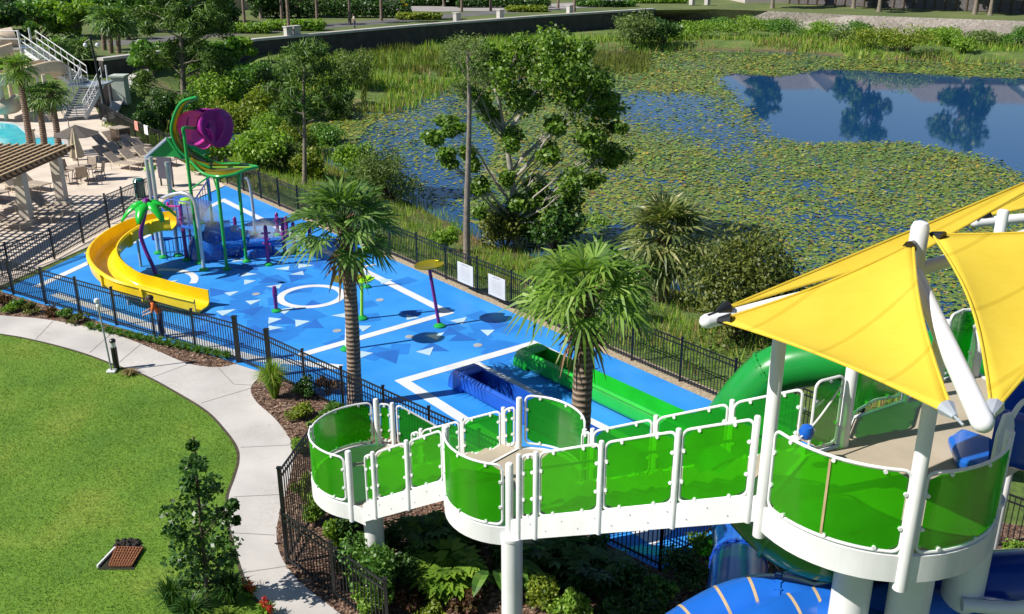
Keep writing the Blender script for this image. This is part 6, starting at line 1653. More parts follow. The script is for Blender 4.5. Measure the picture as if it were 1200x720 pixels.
for i in range(8): f = i / 7; mb.beam(q[0].lerp(q[3], f) + Vector((0, 0, 0.018)), q[1].lerp(q[2], f) + Vector((0, 0, 0.018)), 0.024, 0.03)
mb.build('grating', RUST, t)
mb = MB(); mb.beam(at(114, 664, 0.04), at(135, 642, 0.04), 0.035, 0.05); mb.build('frame_edge', M['white'], t)
mb = MB()
for i in range(26):
    c = at(R.uniform(136, 163), R.uniform(633, 640), 0.03); r_ = R.uniform(0.03, 0.08); mb.lathe([(r_ * 0.6, -0.03), (r_, 0.0), (r_ * 0.5, r_ * 0.6), (0.005, r_ * 0.7)], c, 6)
mb.build('soil_clod', DARKSOIL, t)

# ================================================================== pool terrace
WOOD = pm('dark_pergola_timber', (0.10, 0.065, 0.04), 0.8, 0.3, 6); STUCCO = pm('cream_stucco', (0.62, 0.55, 0.46), 0.9, 0.08, 2, bumps=0.3, bscale=30)
CREAM = pm('cream_fabric', (0.55, 0.47, 0.34), 0.9, 0.12, 5); TAUPE = pm('taupe_sling', (0.36, 0.29, 0.23), 0.85, 0.15, 5); BEIGE = pm('beige_fibreglass', (0.55, 0.45, 0.33), 0.5, 0.1, 2); SLAT = pm('pergola_slat', (0.42, 0.30, 0.17), 0.8, 0.2, 5)
c1 = at(33, 262); c2 = at(74, 240); zt = zat(c1.x, c1.y, 203)
pg = thing('pergola', 'pergola with white pillars and a dark slatted timber roof beside the pool', 'pergola', c1)
ddir = (c2 - c1).normalized(); pdir2 = Vector((-ddir.y, ddir.x, 0))
cols = [c1, c2, c1 - ddir * 6.2, c1 + pdir2 * 4.2, c2 + pdir2 * 4.2, c1 - ddir * 6.2 + pdir2 * 4.2]
for c in cols[:3] + cols[3:]:
    mb = MB(); mb.box((c.x, c.y, zt / 2), (0.42, 0.42, zt), rz=atan2(ddir.y, ddir.x)); mb.box((c.x, c.y, 0.11), (0.62, 0.62, 0.22), rz=atan2(ddir.y, ddir.x)); mb.build('pillar', STUCCO, pg)
for o_ in (0, 4.2):
    for w_ in (-0.16, 0.16):
        a = c1 - ddir * 7.2 + pdir2 * (o_ + w_); b_ = c2 + ddir * 0.8 + pdir2 * (o_ + w_); mb = MB(); mb.beam(a + Vector((0, 0, zt + 0.12)), b_ + Vector((0, 0, zt + 0.12)), 0.09, 0.26); mb.build('beam', WOOD, pg)
Lp = (c2 - c1).length + 8.0; nr = int(Lp / 0.42); mb = MB(); mb2 = MB()
for i in range(nr + 1):
    a = c1 - ddir * 7.2 + ddir * (i * 0.42); mb.beam(a - pdir2 * 0.7 + Vector((0, 0, zt + 0.34)), a + pdir2 * 4.9 + Vector((0, 0, zt + 0.34)), 0.055, 0.18)
for i in range(15):
    a = c1 - ddir * 7.2 + pdir2 * (-0.6 + 0.38 * i); mb2.beam(a + Vector((0, 0, zt + 0.46)), a + ddir * (Lp - 0.1) + Vector((0, 0, zt + 0.46)), 0.11, 0.05)
mb.build('rafter', WOOD, pg); mb2.build('slat_layer', SLAT, pg)

def lounger(base, rz, label, back=0.75):
    t = thing('sun_lounger', label, 'sun lounger', (0, 0, 0), 'loungers on the pool terrace')
    f = MB()
    for s_ in (-0.31, 0.31): f.tube([(s_, -0.95, 0.34), (s_, 0.35, 0.34), (s_, 0.95, 0.34 + back * 0.62)], 0.022, 6)
    for y_ in (-0.95, 0.35): f.tube([(-0.31, y_, 0.34), (0.31, y_, 0.34)], 0.02, 6)
    f.build('frame', CREAM, t, smooth=True)
    for x_, y_ in ((-0.31, -0.8), (0.31, -0.8), (-0.31, 0.5), (0.31, 0.5)): MB().tube([(x_, y_, 0), (x_, y_, 0.36)], 0.02, 6).build('leg', CREAM, t)
    sm2 = MB(); sm2.box((0, -0.3, 0.352), (0.60, 1.28, 0.03)); sm2.build('sling', TAUPE, t)
    e = MB(); a0 = Vector((0, 0.36, 0.36)); a1 = Vector((0, 0.94, 0.36 + back * 0.62)); e.beam(a0, a1, 0.60, 0.03); e.build('backrest', TAUPE, t)
    t.location = base; t.rotation_euler = (0, 0, rz); return t
proto = lounger((0, 0, 0), 0, 'beige sun lounger in the rows along the terrace fence')
lo = [(129, 190), (143, 186), (158, 183), (172, 181), (127, 176), (138, 172), (149, 168), (160, 176), (176, 190), (190, 193), (160, 194), (144, 198)]
for i, (x, y) in enumerate(lo):
    o_ = proto if i == 0 else copy_tree(proto)
    o_.location = at(x, y, 0); o_.rotation_euler = (0, 0, radians(62 + R.uniform(-6, 6)))
lo2 = [(8, 222), (24, 226), (40, 222), (12, 268), (48, 258), (62, 250), (8, 246), (-10, 232)]
for i, (x, y) in enumerate(lo2):
    o_ = copy_tree(proto); o_.location = at(x, y, 0); o_.rotation_euler = (0, 0, radians(70 + R.uniform(-8, 8)))
    o_['label'] = 'beige sun lounger near the pergola pillars'; o_['group'] = 'loungers by the pergola'
# umbrella, added shadow canopy, tables and chairs
def umbrella_closed(base, label):
    t = thing('umbrella_or_shadow_canopy', label, 'umbrella', base); MB().tube([base, base + Vector((0, 0, 2.75))], 0.025, 8).build('pole', WOOD, t)
    mb = MB(); n_ = 16; V0 = []
    for (r_, z_) in ((0.02, 2.72), (0.10, 2.5), (0.22, 1.9), (0.33, 1.25), (0.26, 1.2)):
        for j in range(n_): a = 2 * pi * j / n_; q = r_ * (1.12 if j % 2 else 0.72); V0.append(base + Vector((cos(a) * q, sin(a) * q, z_)))
    mb.add(V0, [(l * n_ + j, l * n_ + (j + 1) % n_, (l + 1) * n_ + (j + 1) % n_, (l + 1) * n_ + j) for l in range(4) for j in range(n_)]); mb.build('canopy', CREAM, t); return t
ub = at(95, 212); umbrella_closed(ub, 'closed cream umbrella standing in the round terrace table')
tb = thing('patio_table', 'round terrace table around the closed umbrella', 'table', ub)
MB().lathe([(0.58, 0.70), (0.62, 0.71), (0.62, 0.74), (0.03, 0.745)], ub, 20).build('tabletop', TAUPE, tb)
for k in range(4): a = k * pi / 2 + 0.4; MB().tube([ub + Vector((cos(a) * 0.42, sin(a) * 0.42, 0)), ub + Vector((cos(a) * 0.3, sin(a) * 0.3, 0.7))], 0.02, 6).build('leg', WOOD, tb)
def chair():
    t = thing('patio_chair', 'sling patio chair at the round terrace table', 'chair', (0, 0, 0), 'chairs at the round terrace table'); f = MB()
    for s_ in (-0.25, 0.25): MB().tube([(s_, -0.24, 0), (s_, -0.24, 0.62), (s_, 0.2, 0.60)], 0.018, 6).build('leg', WOOD, t); MB().tube([(s_, 0.22, 0), (s_, 0.18, 0.42), (s_, 0.30, 0.98)], 0.018, 6).build('leg', WOOD, t)
    MB().box((0, -0.02, 0.43), (0.50, 0.46, 0.03)).build('seat', TAUPE, t); b2 = MB(); b2.beam((0, 0.2, 0.45), (0, 0.31, 0.98), 0.5, 0.025); b2.build('backrest', TAUPE, t); return t
ch = chair()
for i, a in enumerate((0.1, 1.4, 2.7, 4.0, 5.2)):
    o_ = ch if i == 0 else copy_tree(ch); o_.location = ub + Vector((cos(a) * 0.95, sin(a) * 0.95, 0)); o_.rotation_euler = (0, 0, a - pi / 2)
ob = at(87, 188); t = thing('umbrella_or_shadow_canopy', 'dark grey canopy added for a patio shadow, on a thick cream post beside the pool', 'umbrella', ob)
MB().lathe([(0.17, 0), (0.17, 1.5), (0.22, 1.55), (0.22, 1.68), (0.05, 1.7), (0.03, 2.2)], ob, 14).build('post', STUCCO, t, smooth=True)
mb = MB(); cz = Vector((ob.x + 0.35, ob.y, 0)); mb.lathe([(1.25, 1.45), (0.6, 1.72), (0.03, 1.98), (0.02, 1.93), (0.6, 1.68), (1.22, 1.42)], cz, 8); mb.build('canopy', pm('shadow_grey_canopy', (0.10, 0.085, 0.075), 0.9, 0.15, 4), t)  # dark canopy added in place of a shadow lying on the patio
pc = at(40, 180); t = thing('pillar', 'slim cream pillar at the pool edge between the palm trunks', 'pillar', pc)
MB().lathe([(0.2, 0), (0.2, 1.25), (0.27, 1.3), (0.27, 1.42)], pc, 14).build('shaft', STUCCO, t, smooth=True)
bx = at(135, 158, 0); t = thing('towel_cabinet', 'brown towel cabinet beside the terrace fence', 'cabinet', at(143, 172)); c = at(143, 172)
mb = MB(); mb.box((c.x, c.y, 0.55), (0.9, 0.7, 1.1), rz=-0.6); mb.build('body', WOOD, t); mb = MB(); mb.box((c.x, c.y, 1.13), (1.0, 0.8, 0.06), rz=-0.6); mb.build('lid', TAUPE, t)
for (x, y, c_, lb_) in [(162, 158, (0.62, 0.26, 0.20), 'pink towel hung over the terrace fence'), (174, 163, (0.75, 0.74, 0.72), 'white towel hung over the terrace fence')]:
    q = at(x, y + 9.5, 0); fdr = (at(205, 186) - at(160, 166)).normalized(); t = thing('towel', lb_, 'towel', q); mb = MB()
    q0 = at(160, 166) + fdr * ((q - at(160, 166)).dot(fdr)); n_ = Vector((fdr.y, -fdr.x, 0))
    mb.add([q0 + n_ * 0.05 + Vector((0, 0, 0.75)) - fdr * 0.3, q0 + n_ * 0.05 + Vector((0, 0, 0.75)) + fdr * 0.3, q0 + n_ * 0.04 + Vector((0, 0, 1.28)) + fdr * 0.3, q0 + n_ * 0.04 + Vector((0, 0, 1.28)) - fdr * 0.3, q0 - n_ * 0.04 + Vector((0, 0, 1.28)) - fdr * 0.3, q0 - n_ * 0.04 + Vector((0, 0, 1.28)) + fdr * 0.3, q0 - n_ * 0.05 + Vector((0, 0, 0.85)) + fdr * 0.3, q0 - n_ * 0.05 + Vector((0, 0, 0.85)) - fdr * 0.3], [(0, 1, 2, 3), (3, 2, 5, 4), (4, 5, 6, 7)])
    o_ = mb.build('cloth', pm('towel_cloth', c_, 0.95, 0.1), t); sm_ = o_.modifiers.new('thickness', 'SOLIDIFY'); sm_.thickness = 0.02
sg = at(206, 226); t = thing('information_board', 'dark blue grey board on posts behind the gabled roof', 'sign', at(199, 222)); c = at(196, 219)
mb = MB(); mb.box((c.x, c.y, 0.95), (0.9, 0.06, 1.1), rz=-0.4); mb.build('board', pm('slate_board', (0.06, 0.06, 0.09), 0.6), t)
for s_ in (-0.38, 0.38): MB().box((c.x + s_ * cos(-0.4), c.y + s_ * sin(-0.4) + 0.05, 0.75), (0.07, 0.05, 1.5), rz=-0.4).build('post', M['blackmetal'], t)
c = at(165, 231); t = thing('litter_bin', 'dark green litter bin by the terrace entrance fence', 'bin', c); MB().lathe([(0.25, 0), (0.27, 0.75), (0.29, 0.78), (0.2, 0.9), (0.02, 0.93)], c, 14).build('body', M['teal_tr'], t, smooth=True)
# palms by the pool
for (x, y, tx, ty, lb_, nf) in [(37, 184, 20, 72, 'tallest pool palm, its trunk leaning past the pool water', 34), (53, 180, 43, 106, 'shorter pool palm between the leaning palm and the next one', 30), (70, 184, 59, 104, 'pool palm nearest the grey shadow canopy', 30)]:
    b_ = at(x, y); tp = aty(tx, ty + 8, b_.y); fan_palm('pool_palm', lb_, b_, tp, 0.16, 0.6, 0.7, nf, LF['palm_b'] if nf == 34 else LF['palm'], group='palms around the pool', nseg=12, wseg=0.07, boots=0.7, droop=0.35)

# white stair and beige flumes of the older slide
st = thing('slide_stair', 'white metal slide stair with two flights behind the pool palms', 'stair', at(75, 140)); yS = at(75, 140).y
def p3(px, py, dy=0.0): return aty(px, py, yS + dy)
def stair_run(a, b, wdir, n, wd):
    fl = bpy.data.objects.new('stair_flight', None); COL.objects.link(fl); fl.parent = st; fl.location = a - origin_of(st)
    tr = MB()
    for i in range(n):
        q = a.lerp(b, (i + 0.5) / n); tr.beam(q, q + wdir * wd, 0.34, 0.05)
    tr.build('tread', M['silver'], fl)
    for o_ in (0, wd):
        s_ = MB(); s_.beam(a + wdir * o_ + Vector((0, 0, -0.1)), b + wdir * o_ + Vector((0, 0, -0.1)), 0.06, 0.32); s_.build('stringer', M['white'], fl)
        h = MB()
        for dz in (1.05, 0.55): h.tube([a + wdir * o_ + Vector((0, 0, dz)), b + wdir * o_ + Vector((0, 0, dz))], 0.035, 6)
        for i in range(9): q = a.lerp(b, i / 8) + wdir * o_; h.tube([q, q + Vector((0, 0, 1.05))], 0.025, 5)
        h.build('railing', M['white'], fl)
wd_ = Vector((0.55, 0.83, 0)); A1 = p3(24, 56, 4.0); B1_ = p3(84, 98, 1.5); stair_run(A1, B1_, wd_, 18, 1.3)
A2 = p3(97, 98, 1.5); B2x = p3(76, 138, -0.5); stair_run(A2, B2x, Vector((0.9, 0.2, 0)), 14, 1.4)
mb = MB(); q = p3(84, 99, 1.5); mb.prism([(q.x - 0.2, q.y - 0.4), (q.x + 2.2, q.y - 0.4), (q.x + 2.2, q.y + 1.8), (q.x - 0.2, q.y + 1.8)], q.z - 0.1, q.z); mb.build('landing', M['silver'], st)
for (dx, dy) in ((0, 0), (1.9, 0), (0, 1.5), (1.9, 1.5)): MB().tube([(q.x + dx, q.y + dy, 0), (q.x + dx, q.y + dy, q.z + 1.1)], 0.06, 8).build('post', M['white'], st)
q = A1; mb = MB(); mb.prism([(q.x - 2.2, q.y - 0.3), (q.x + 0.2, q.y - 0.3), (q.x + 0.2, q.y + 1.6), (q.x - 2.2, q.y + 1.6)], q.z - 0.12, q.z); mb.build('landing', M['silver'], st)
for (dx, dy) in ((-2, -0.2), (0.1, -0.2), (-2, 1.5), (0.1, 1.5)): MB().tube([(q.x + dx, q.y + dy, 0), (q.x + dx, q.y + dy, q.z + 1.2)], 0.08, 8).build('post', M['white'], st)
mb = MB()
for z_ in (1.15, 0.6): mb.tube([(q.x + 0.1, q.y - 0.2, q.z + z_), (q.x - 2, q.y - 0.2, q.z + z_), (q.x - 2, q.y + 1.5, q.z + z_)], 0.035, 6)
mb.build('railing', M['white'], st)
bf = thing('beige_tube_slide', 'old beige flume winding beside the white slide stair', 'water slide', p3(20, 120)); 
trough('trough', [p3(16, 62, 3.5), p3(-20, 75, 2.5), p3(-40, 90, 0), p3(-10, 100, -1.5), p3(25, 92, -0.5), p3(58, 84, 1.0), p3(75, 92, 3.0)], 1.1, 0.75, BEIGE, bf, 0.08)
for (x, y) in ((0, 98), (25, 93), (50, 86)): q = p3(x, y, -0.8); MB().tube([(q.x, q.y, 0), (q.x, q.y, q.z - 0.1)], 0.14, 8).build('support', BEIGE, bf)
bf2 = thing('beige_tube_slide', 'low beige slide exit curling beside the pool', 'water slide', p3(5, 134, -4)); MB().tube(smooth_path([p3(-60, 116, 0), p3(-30, 122, -0.5), p3(0, 126, -1), p3(15, 124, -0.5), p3(20, 119, 1.0)], 7), 0.5, 16).build('tube', BEIGE, bf2, smooth=True)
bf3 = thing('beige_tube_slide', 'pale covered slide mouth at the head of the white stair', 'water slide', p3(5, 60, 4)); MB().tube(smooth_path([p3(18, 46, 5), p3(2, 50, 4.5), p3(-20, 62, 4)], 7), 0.85, 16).build('tube', BEIGE, bf3, smooth=True)
for x in (-14, 4): q = p3(x, 60, 4.3); MB().tube([(q.x, q.y, 0), (q.x, q.y, q.z - 0.4)], 0.16, 8).build('support', BEIGE, bf3)
# planter wall, pier, lamp post
wl = thing('garden_wall', 'brown rendered garden wall with a pale green end pier behind the terrace', 'wall', at(125, 128)); a, b_ = at(103, 126), at(136, 122)
mb = MB(); mb.beam(a + Vector((0, 0, 0.75)), b_ + Vector((0, 0, 0.75)), 0.3, 1.5); mb.build('wall_face', pm('brown_render', (0.30, 0.20, 0.17), 0.9, 0.12, 1.2), wl)
mb = MB(); mb.beam(a + Vector((0, 0, 1.56)), b_ + Vector((0, 0, 1.56)), 0.42, 0.12); mb.build('coping', M['concrete'], wl)
mb = MB(); mb.box((b_.x + 0.5, b_.y, 1.0), (0.95, 0.95, 2.0)); mb.box((b_.x + 0.5, b_.y, 2.06), (1.15, 1.15, 0.12)); mb.build('pier', pm('pale_green_render', (0.42, 0.48, 0.42), 0.9, 0.1, 2), wl)
b_ = at(126, 140); t = thing('lamp_post', 'tall black lamp post with white lamp heads behind the terrace', 'street lamp', b_); z = zat(b_.x, b_.y, 44)
MB().tube([b_, Vector((b_.x - 0.35, b_.y, z))], 0.09, 8, rs=[0.11, 0.07]).build('pole', M['blackmetal'], t, smooth=True)
for dx in (-0.75, 0.05):
    c = Vector((b_.x + dx, b_.y, z - 0.5)); mb = MB(); mb.lathe([(0.04, -0.12), (0.13, -0.06), (0.14, 0.06), (0.05, 0.15)], c, 10); mb.build('lamp_head', M['white'], t, smooth=True)
    MB().tube([c + Vector((0, 0, 0.2)), Vector((b_.x - 0.35, b_.y, z - 0.1))], 0.03, 6).build('arm', M['blackmetal'], t)

# palms and trees behind the terrace
for (x, y, ty, lb_) in [(66, 92, 52, 'palm beside the upper stair flight'), (77, 84, 50, 'palm close behind the stair landing'), (98, 86, 52, 'palm between stair and lamp post'), (123, 76, 14, 'slim palm trunk next to the lamp post'), (131, 80, 16, 'middle one of the slim palms by the lamp post'), (140, 80, 18, 'slim palm nearest the spreading pine'), (152, 62, 22, 'palm half hidden by the spreading pine')]:
    b_ = at(x, y); tp = aty(x - 4, ty + 6, b_.y); fan_palm('palm_tree', lb_, b_, tp, 0.2, 0.9, 1.0, 30, LF['palm'], group='palms behind the terrace', nseg=11, wseg=0.12, boots=0.8, droop=0.35)
def roundtree(px, py, wpx, hpx, leaf, label, n=2600, group=None, L=0.5, k=16, name='broadleaf_tree'):
    b_ = at(px, py); s_ = ppm(b_.y); W_ = wpx / s_; H_ = hpx / s_; cs = []
    for i in range(k):
        a = R.uniform(0, 2 * pi); q = sqrt(R.random()) * 0.36; zz = R.uniform(0.38, 0.88); cs.append(((b_.x + cos(a) * q * W_, b_.y + sin(a) * q * W_, zz * H_), (W_ * 0.19, W_ * 0.19, H_ * 0.12)))
    return clump_tree(name, label, 'tree', [b_, b_ + Vector((0.1, 0, H_ * 0.3)), b_ + Vector((0, 0.1, H_ * 0.6))], max(0.12, W_ * 0.03), cs, LF[leaf], L, L * 0.55, n // k, GREY_BARK, group=group, limbr=0.08, twigs=1)
for (x, y, w_, h_, lf, lb_) in [(70, 34, 80, 44, 'dark', 'dark tree behind the palms at the head of the stair'), (112, 32, 80, 44, 'mid', 'tall green tree behind the lamp post'), (152, 34, 70, 50, 'dark', 'dark tall tree behind the half hidden palm'), (196, 38, 70, 50, 'mid', 'tall green tree directly behind the spreading pine'), (232, 32, 60, 40, 'dark', 'dark tree where the road meets the spreading pine'), (0, 40, 80, 50, 'mid', 'green tree at the frame corner behind everything'), (8, 66, 60, 60, 'dark', 'dark tree at the frame edge behind the slide stair'), (48, 60, 70, 62, 'mid', 'broad tree behind the head of the slide stair'), (92, 60, 70, 60, 'bright', 'light green tree behind the stair landing'), (128, 52, 70, 56, 'mid', 'green tree behind the slim palms'), (30, 42, 80, 50, 'dark', 'dark tree farthest behind the slide stair'), (170, 52, 60, 60, 'mid', 'green tree behind the spreading pine'), (236, 52, 62, 48, 'dark', 'dark tree between the spreading pine and the road'), (262, 40, 46, 44, 'dark', 'dark tree by the near end of the road'), (180, 96, 60, 46, 'mid', 'lower green tree at the foot of the spreading pine'), (262, 84, 50, 40, 'mid', 'green tree in front of the wall near the spreading pine'), (280, 74, 50, 30, 'bright', 'light green tree in front of the wall near the hedges')]:
    roundtree(x, y, w_, h_, lf, lb_)

# ================================================================== far shore: wall, road, houses
FZ = 1.35
cap = [at(x, y, 1.5) for x, y in [(120, 70), (200, 60), (250, 55), (300, 47), (480, 31), (640, 19), (768, 11)]]
rw = thing('retaining_wall', 'long dark retaining wall with a pale cap along the far shore', 'wall', cap[2])
DARKWALL = pm('dark_wall_block', (0.055, 0.05, 0.048), 0.9, 0.3, 1.2, bumps=0.5, bscale=6)
fwm, cwm = MB(), MB()
for a, b_ in zip(cap[:-1], cap[1:]):
    d = (b_ - a).normalized(); s_ = Vector((-d.y, d.x, 0)) * 0.3
    fwm.beam(Vector((a.x, a.y, 0.0)) + s_, Vector((b_.x, b_.y, 0.0)) + s_, 0.55, 2.75); cwm.beam(a + s_ - Vector((0, 0, 0.0)), b_ + s_, 0.8, 0.24)
fwm.build('wall_face', DARKWALL, rw); cwm.build('wall_cap', M['concrete'], rw)
for (x, y) in [(336, 44), (345, 43), (535, 26), (586, 22), (668, 16), (812, 6), (830, 6)]:
    q = at(x, y, 1.5) + Vector((0, 0.9, 0)); mb = MB(); mb.box((q.x, q.y, 1.95), (0.75, 0.6, 1.0), rz=0.8); mb.box((q.x, q.y, 2.5), (0.9, 0.75, 0.1), rz=0.8); mb.build('pier', M['concrete'], rw)
# stone slope on the right
tp_ = [at(x, y, 1.4) for x, y in [(768, 12), (840, 11), (900, 13), (1000, 18), (1200, 25), (1500, 40), (1900, 60)]]; bt_ = [at(x, y, -0.8) for x, y in [(768, 26), (840, 28), (900, 32), (1000, 40), (1200, 54), (1500, 72), (1900, 95)]]
m, nt, b, o = newmat('stone_revetment'); n1 = noise_node(nt, 2.5, 6.0, 0.7); n2 = noise_node(nt, 0.25, 3.0); c1_ = ramp(nt, n1.outputs['Fac'], [(0.3, (0.17, 0.145, 0.12)), (0.7, (0.42, 0.38, 0.34))]); c2_ = ramp(nt, n2.outputs['Fac'], [(0.3, (0.8, 0.78, 0.75)), (0.7, (1.1, 1.1, 1.1))])
nt.links.new(mixc(nt, 1.0, c1_.outputs['Color'], c2_.outputs['Color'], 'MULTIPLY'), b.inputs['Base Color']); b.inputs['Roughness'].default_value = 0.95; bump(nt, b, n1.outputs['Fac'], 0.9, 0.3)
n_ = len(tp_); tag(MB().add(tp_ + bt_, [(n_ + i, n_ + i + 1, i + 1, i) for i in range(n_ - 1)]).build('stone_slope_ground', m), kind='structure')
back_ = [Vector((p.x * 6, p.y * 6, FZ)) for p in (tp_[-1], cap[0])]
edge = [Vector((p.x, p.y, FZ)) + Vector((0, 0.5, 0)) for p in cap] + [Vector((p.x, p.y, FZ)) for p in tp_]
m, nt, b, o = newmat('far_lawn'); n1 = noise_node(nt, 0.12, 5.0); c1_ = ramp(nt, n1.outputs['Fac'], [(0.3, (0.06, 0.095, 0.022)), (0.7, (0.13, 0.155, 0.04))]); nt.links.new(c1_.outputs['Color'], b.inputs['Base Color']); b.inputs['Roughness'].default_value = 0.95
tag(MB().sheet(edge + [Vector((900, 600, FZ)), Vector((600, 1500, FZ)), Vector((-900, 1500, FZ)), Vector((-700, 200, FZ))]).build('far_lawn', m), kind='structure')
rd = MB(); stripe(rd, None, 5.0, z=FZ + 0.01, world=[at(x, y, FZ) for x, y in [(120, 52), (260, 40), (420, 28), (520, 19), (640, 11), (760, 2)]])
# promenade behind the wall and the road further back
tag(rd.build('promenade_path', pm('asphalt_path', (0.12, 0.115, 0.11), 0.9, 0.15, 0.5)), kind='structure')
rd = MB(); stripe(rd, None, 9.0, z=FZ + 0.012, world=[at(x, y, FZ) for x, y in [(430, 8), (520, 11), (600, 10), (700, 5), (820, -6)]])
tag(rd.build('road', pm('pale_asphalt', (0.30, 0.28, 0.27), 0.9, 0.1, 0.3)), kind='structure')
def hedge(px0, px1, y, hh, leaf, label, depth=1.6):
    a, b_ = at(px0, y, FZ), at(px1, y, FZ); t = thing('hedge', label, 'hedge', a); cs = []; L_ = (b_ - a).length; n_ = max(3, int(L_ / 0.9))
    for i in range(n_ + 1):
        for q in (-0.3, 0.3): c = a.lerp(b_, i / n_); cs.append(((c.x, c.y + q * depth, FZ + hh * 0.5), (0.8, depth * 0.4, hh * 0.5)))
    lb = MB(); lb.quads(leafquads([c for c, _ in cs], [r_ for _, r_ in cs], 150, 0.34, 0.24, upb=0.8, shell=3), 4); lb.build('foliage', LF[leaf], t)
    mb = MB()
    for i in range(n_ + 1): c = a.lerp(b_, i / n_); mb.tube([Vector((c.x, c.y, FZ - 0.05)), Vector((c.x, c.y, FZ + hh * 0.7))], 0.05, 5)
    mb.build('stem', DARK_BARK, t); return t
hedge(272, 312, 39, 1.2, 'bright', 'clipped green hedge beside the promenade, left of the lamp trunks' if False else 'clipped green hedge beside the promenade near the dark trees')
hedge(476, 560, 7, 1.6, 'dark', 'dark hedge beyond the pale road, before the cream house'); hedge(318, 374, 36, 1.3, 'bright', 'clipped green hedge between the white palm trunks'); hedge(300, 476, 21, 2.4, 'dark', 'long dark hedge in front of the far houses')
hedge(470, 512, 23, 0.9, 'yellowish', 'yellow green hedge at the bend of the road'); hedge(598, 636, 14, 0.9, 'yellowish', 'yellow green hedge beside the far road'); hedge(540, 640, 9, 1.4, 'dark', 'dark hedge across the far road'); hedge(680, 740, 8, 1.0, 'mid', 'mid green hedge near the far end of the wall'); hedge(742, 800, 4, 1.0, 'bright', 'bright hedge at the far end of the wall')
# tall palms along the promenade
for i, (x, y) in enumerate([(287, 33), (331, 31), (339, 43), (372, 29), (410, 28), (447, 25), (541, 14), (575, 13), (628, 9), (654, 10), (673, 14)]):
    b_ = at(x, y, FZ); fan_palm('promenade_palm', ['slim pale palm trunk beside the promenade among the far hedges'][0], b_, b_ + Vector((0, 0, R.uniform(8, 10))), 0.15, 0.9, 1.0, 14, LF['palm'], group='palms along the promenade', nseg=7, wseg=0.2, boots=0)
for i, (x, y, w_, h_) in enumerate([(306, 22, 34, 40), (350, 20, 40, 42), (392, 18, 40, 40), (421, 18, 30, 38), (440, 17, 34, 40), (520, 8, 34, 30), (590, 4, 40, 30), (330, 14, 40, 40)]):
    b_ = at(x, y, FZ); s_ = ppm(b_.y, FZ); cs = [((b_.x + R.uniform(-.35, .35) * w_ / s_, b_.y + R.uniform(-.3, .3) * w_ / s_, FZ + h_ / s_ * R.uniform(.42, .95)), (w_ / s_ * .24,) * 3) for _ in range(12)]
    clump_tree('street_tree', 'dark crowned street tree in front of the far houses', 'tree', [b_, b_ + Vector((0, 0, h_ / s_ * .35)), b_ + Vector((0.1, 0, h_ / s_ * .6))], 0.25, cs, LF['dark'], 0.6, 0.4, 110, GREY_BARK, group='street trees before the far houses', limbr=0.1, twigs=1)
WALLC = [pm('peach_render', (0.55, 0.40, 0.28), 0.9, 0.08, 0.5), pm('grey_render', (0.45, 0.40, 0.36), 0.9, 0.08, 0.5), pm('cream_render', (0.60, 0.52, 0.42), 0.9, 0.08, 0.5)]
ROOF = [pm('grey_roof_shingle', (0.17, 0.15, 0.135), 0.9, 0.25, 2.0, bumps=0.5, bscale=6), pm('brown_roof_shingle', (0.20, 0.15, 0.12), 0.9, 0.25, 2.0, bumps=0.5, bscale=6)]
GLASS = pm('window_glass', (0.03, 0.035, 0.045), 0.08, 0.2, 1.0, spec=0.8)
def house(name, label, c, wd, dp, hh, rh, wall, roof, rz, nwin=5, gab=True, floors=1):
    t = thing(name, label, 'house', (0, 0, 0))
    MB().box((0, 0, hh / 2), (wd, dp, hh)).build('wall', wall, t)
    r = MB(); ov = 0.6; x, y = wd / 2 + ov, dp / 2 + ov; rx = wd / 2 - dp * 0.35
    r.add([(-x, -y, hh), (x, -y, hh), (x, y, hh), (-x, y, hh), (-rx, 0, hh + rh), (rx, 0, hh + rh)], [(0, 1, 5, 4), (1, 2, 5), (2, 3, 4, 5), (3, 0, 4), (3, 2, 1, 0)]); ro = r.build('roof', roof, t)
    if gab:
        gx = wd * 0.22; g_ = MB(); gw = wd * 0.16; gh = rh * 0.75
        g_.add([(gx - gw, -y - 0.6, hh - 0.1), (gx + gw, -y - 0.6, hh - 0.1), (gx, -y - 0.6, hh + gh), (gx - gw, 0, hh), (gx + gw, 0, hh), (gx, 0, hh + gh)], [(0, 1, 2)]); g_.build('gable_face', M['white'], ro)
        g2 = MB(); g2.add([(gx - gw - 0.4, -y - 0.9, hh - 0.2), (gx, -y - 0.9, hh + gh + 0.12), (gx, 0.2, hh + gh + 0.12), (gx - gw - 0.4, 0.2, hh - 0.2), (gx + gw + 0.4, -y - 0.9, hh - 0.2), (gx + gw + 0.4, 0.2, hh - 0.2)], [(0, 1, 2, 3), (1, 4, 5, 2)]); g2.build('gable_roof', roof, ro)
    for i in range(nwin):
        xx = -wd / 2 + wd * (i + 0.5) / nwin
        w_ = MB(); w_.box((xx, -dp / 2 - 0.04, hh * 0.52), (1.5, 0.14, 1.5)); wo = w_.build('window', M['white'], t); w_ = MB(); w_.box((xx, -dp / 2 - 0.125, hh * 0.52), (1.25, 0.05, 1.25)); w_.build('pane', GLASS, wo)
    d_ = MB(); d_.box((-wd * 0.05, -dp / 2 - 0.05, 1.05), (1.0, 0.12, 2.1)); d_.build('door', M['grey'], t)
    t.location = c; t.rotation_euler = (0, 0, rz); return t
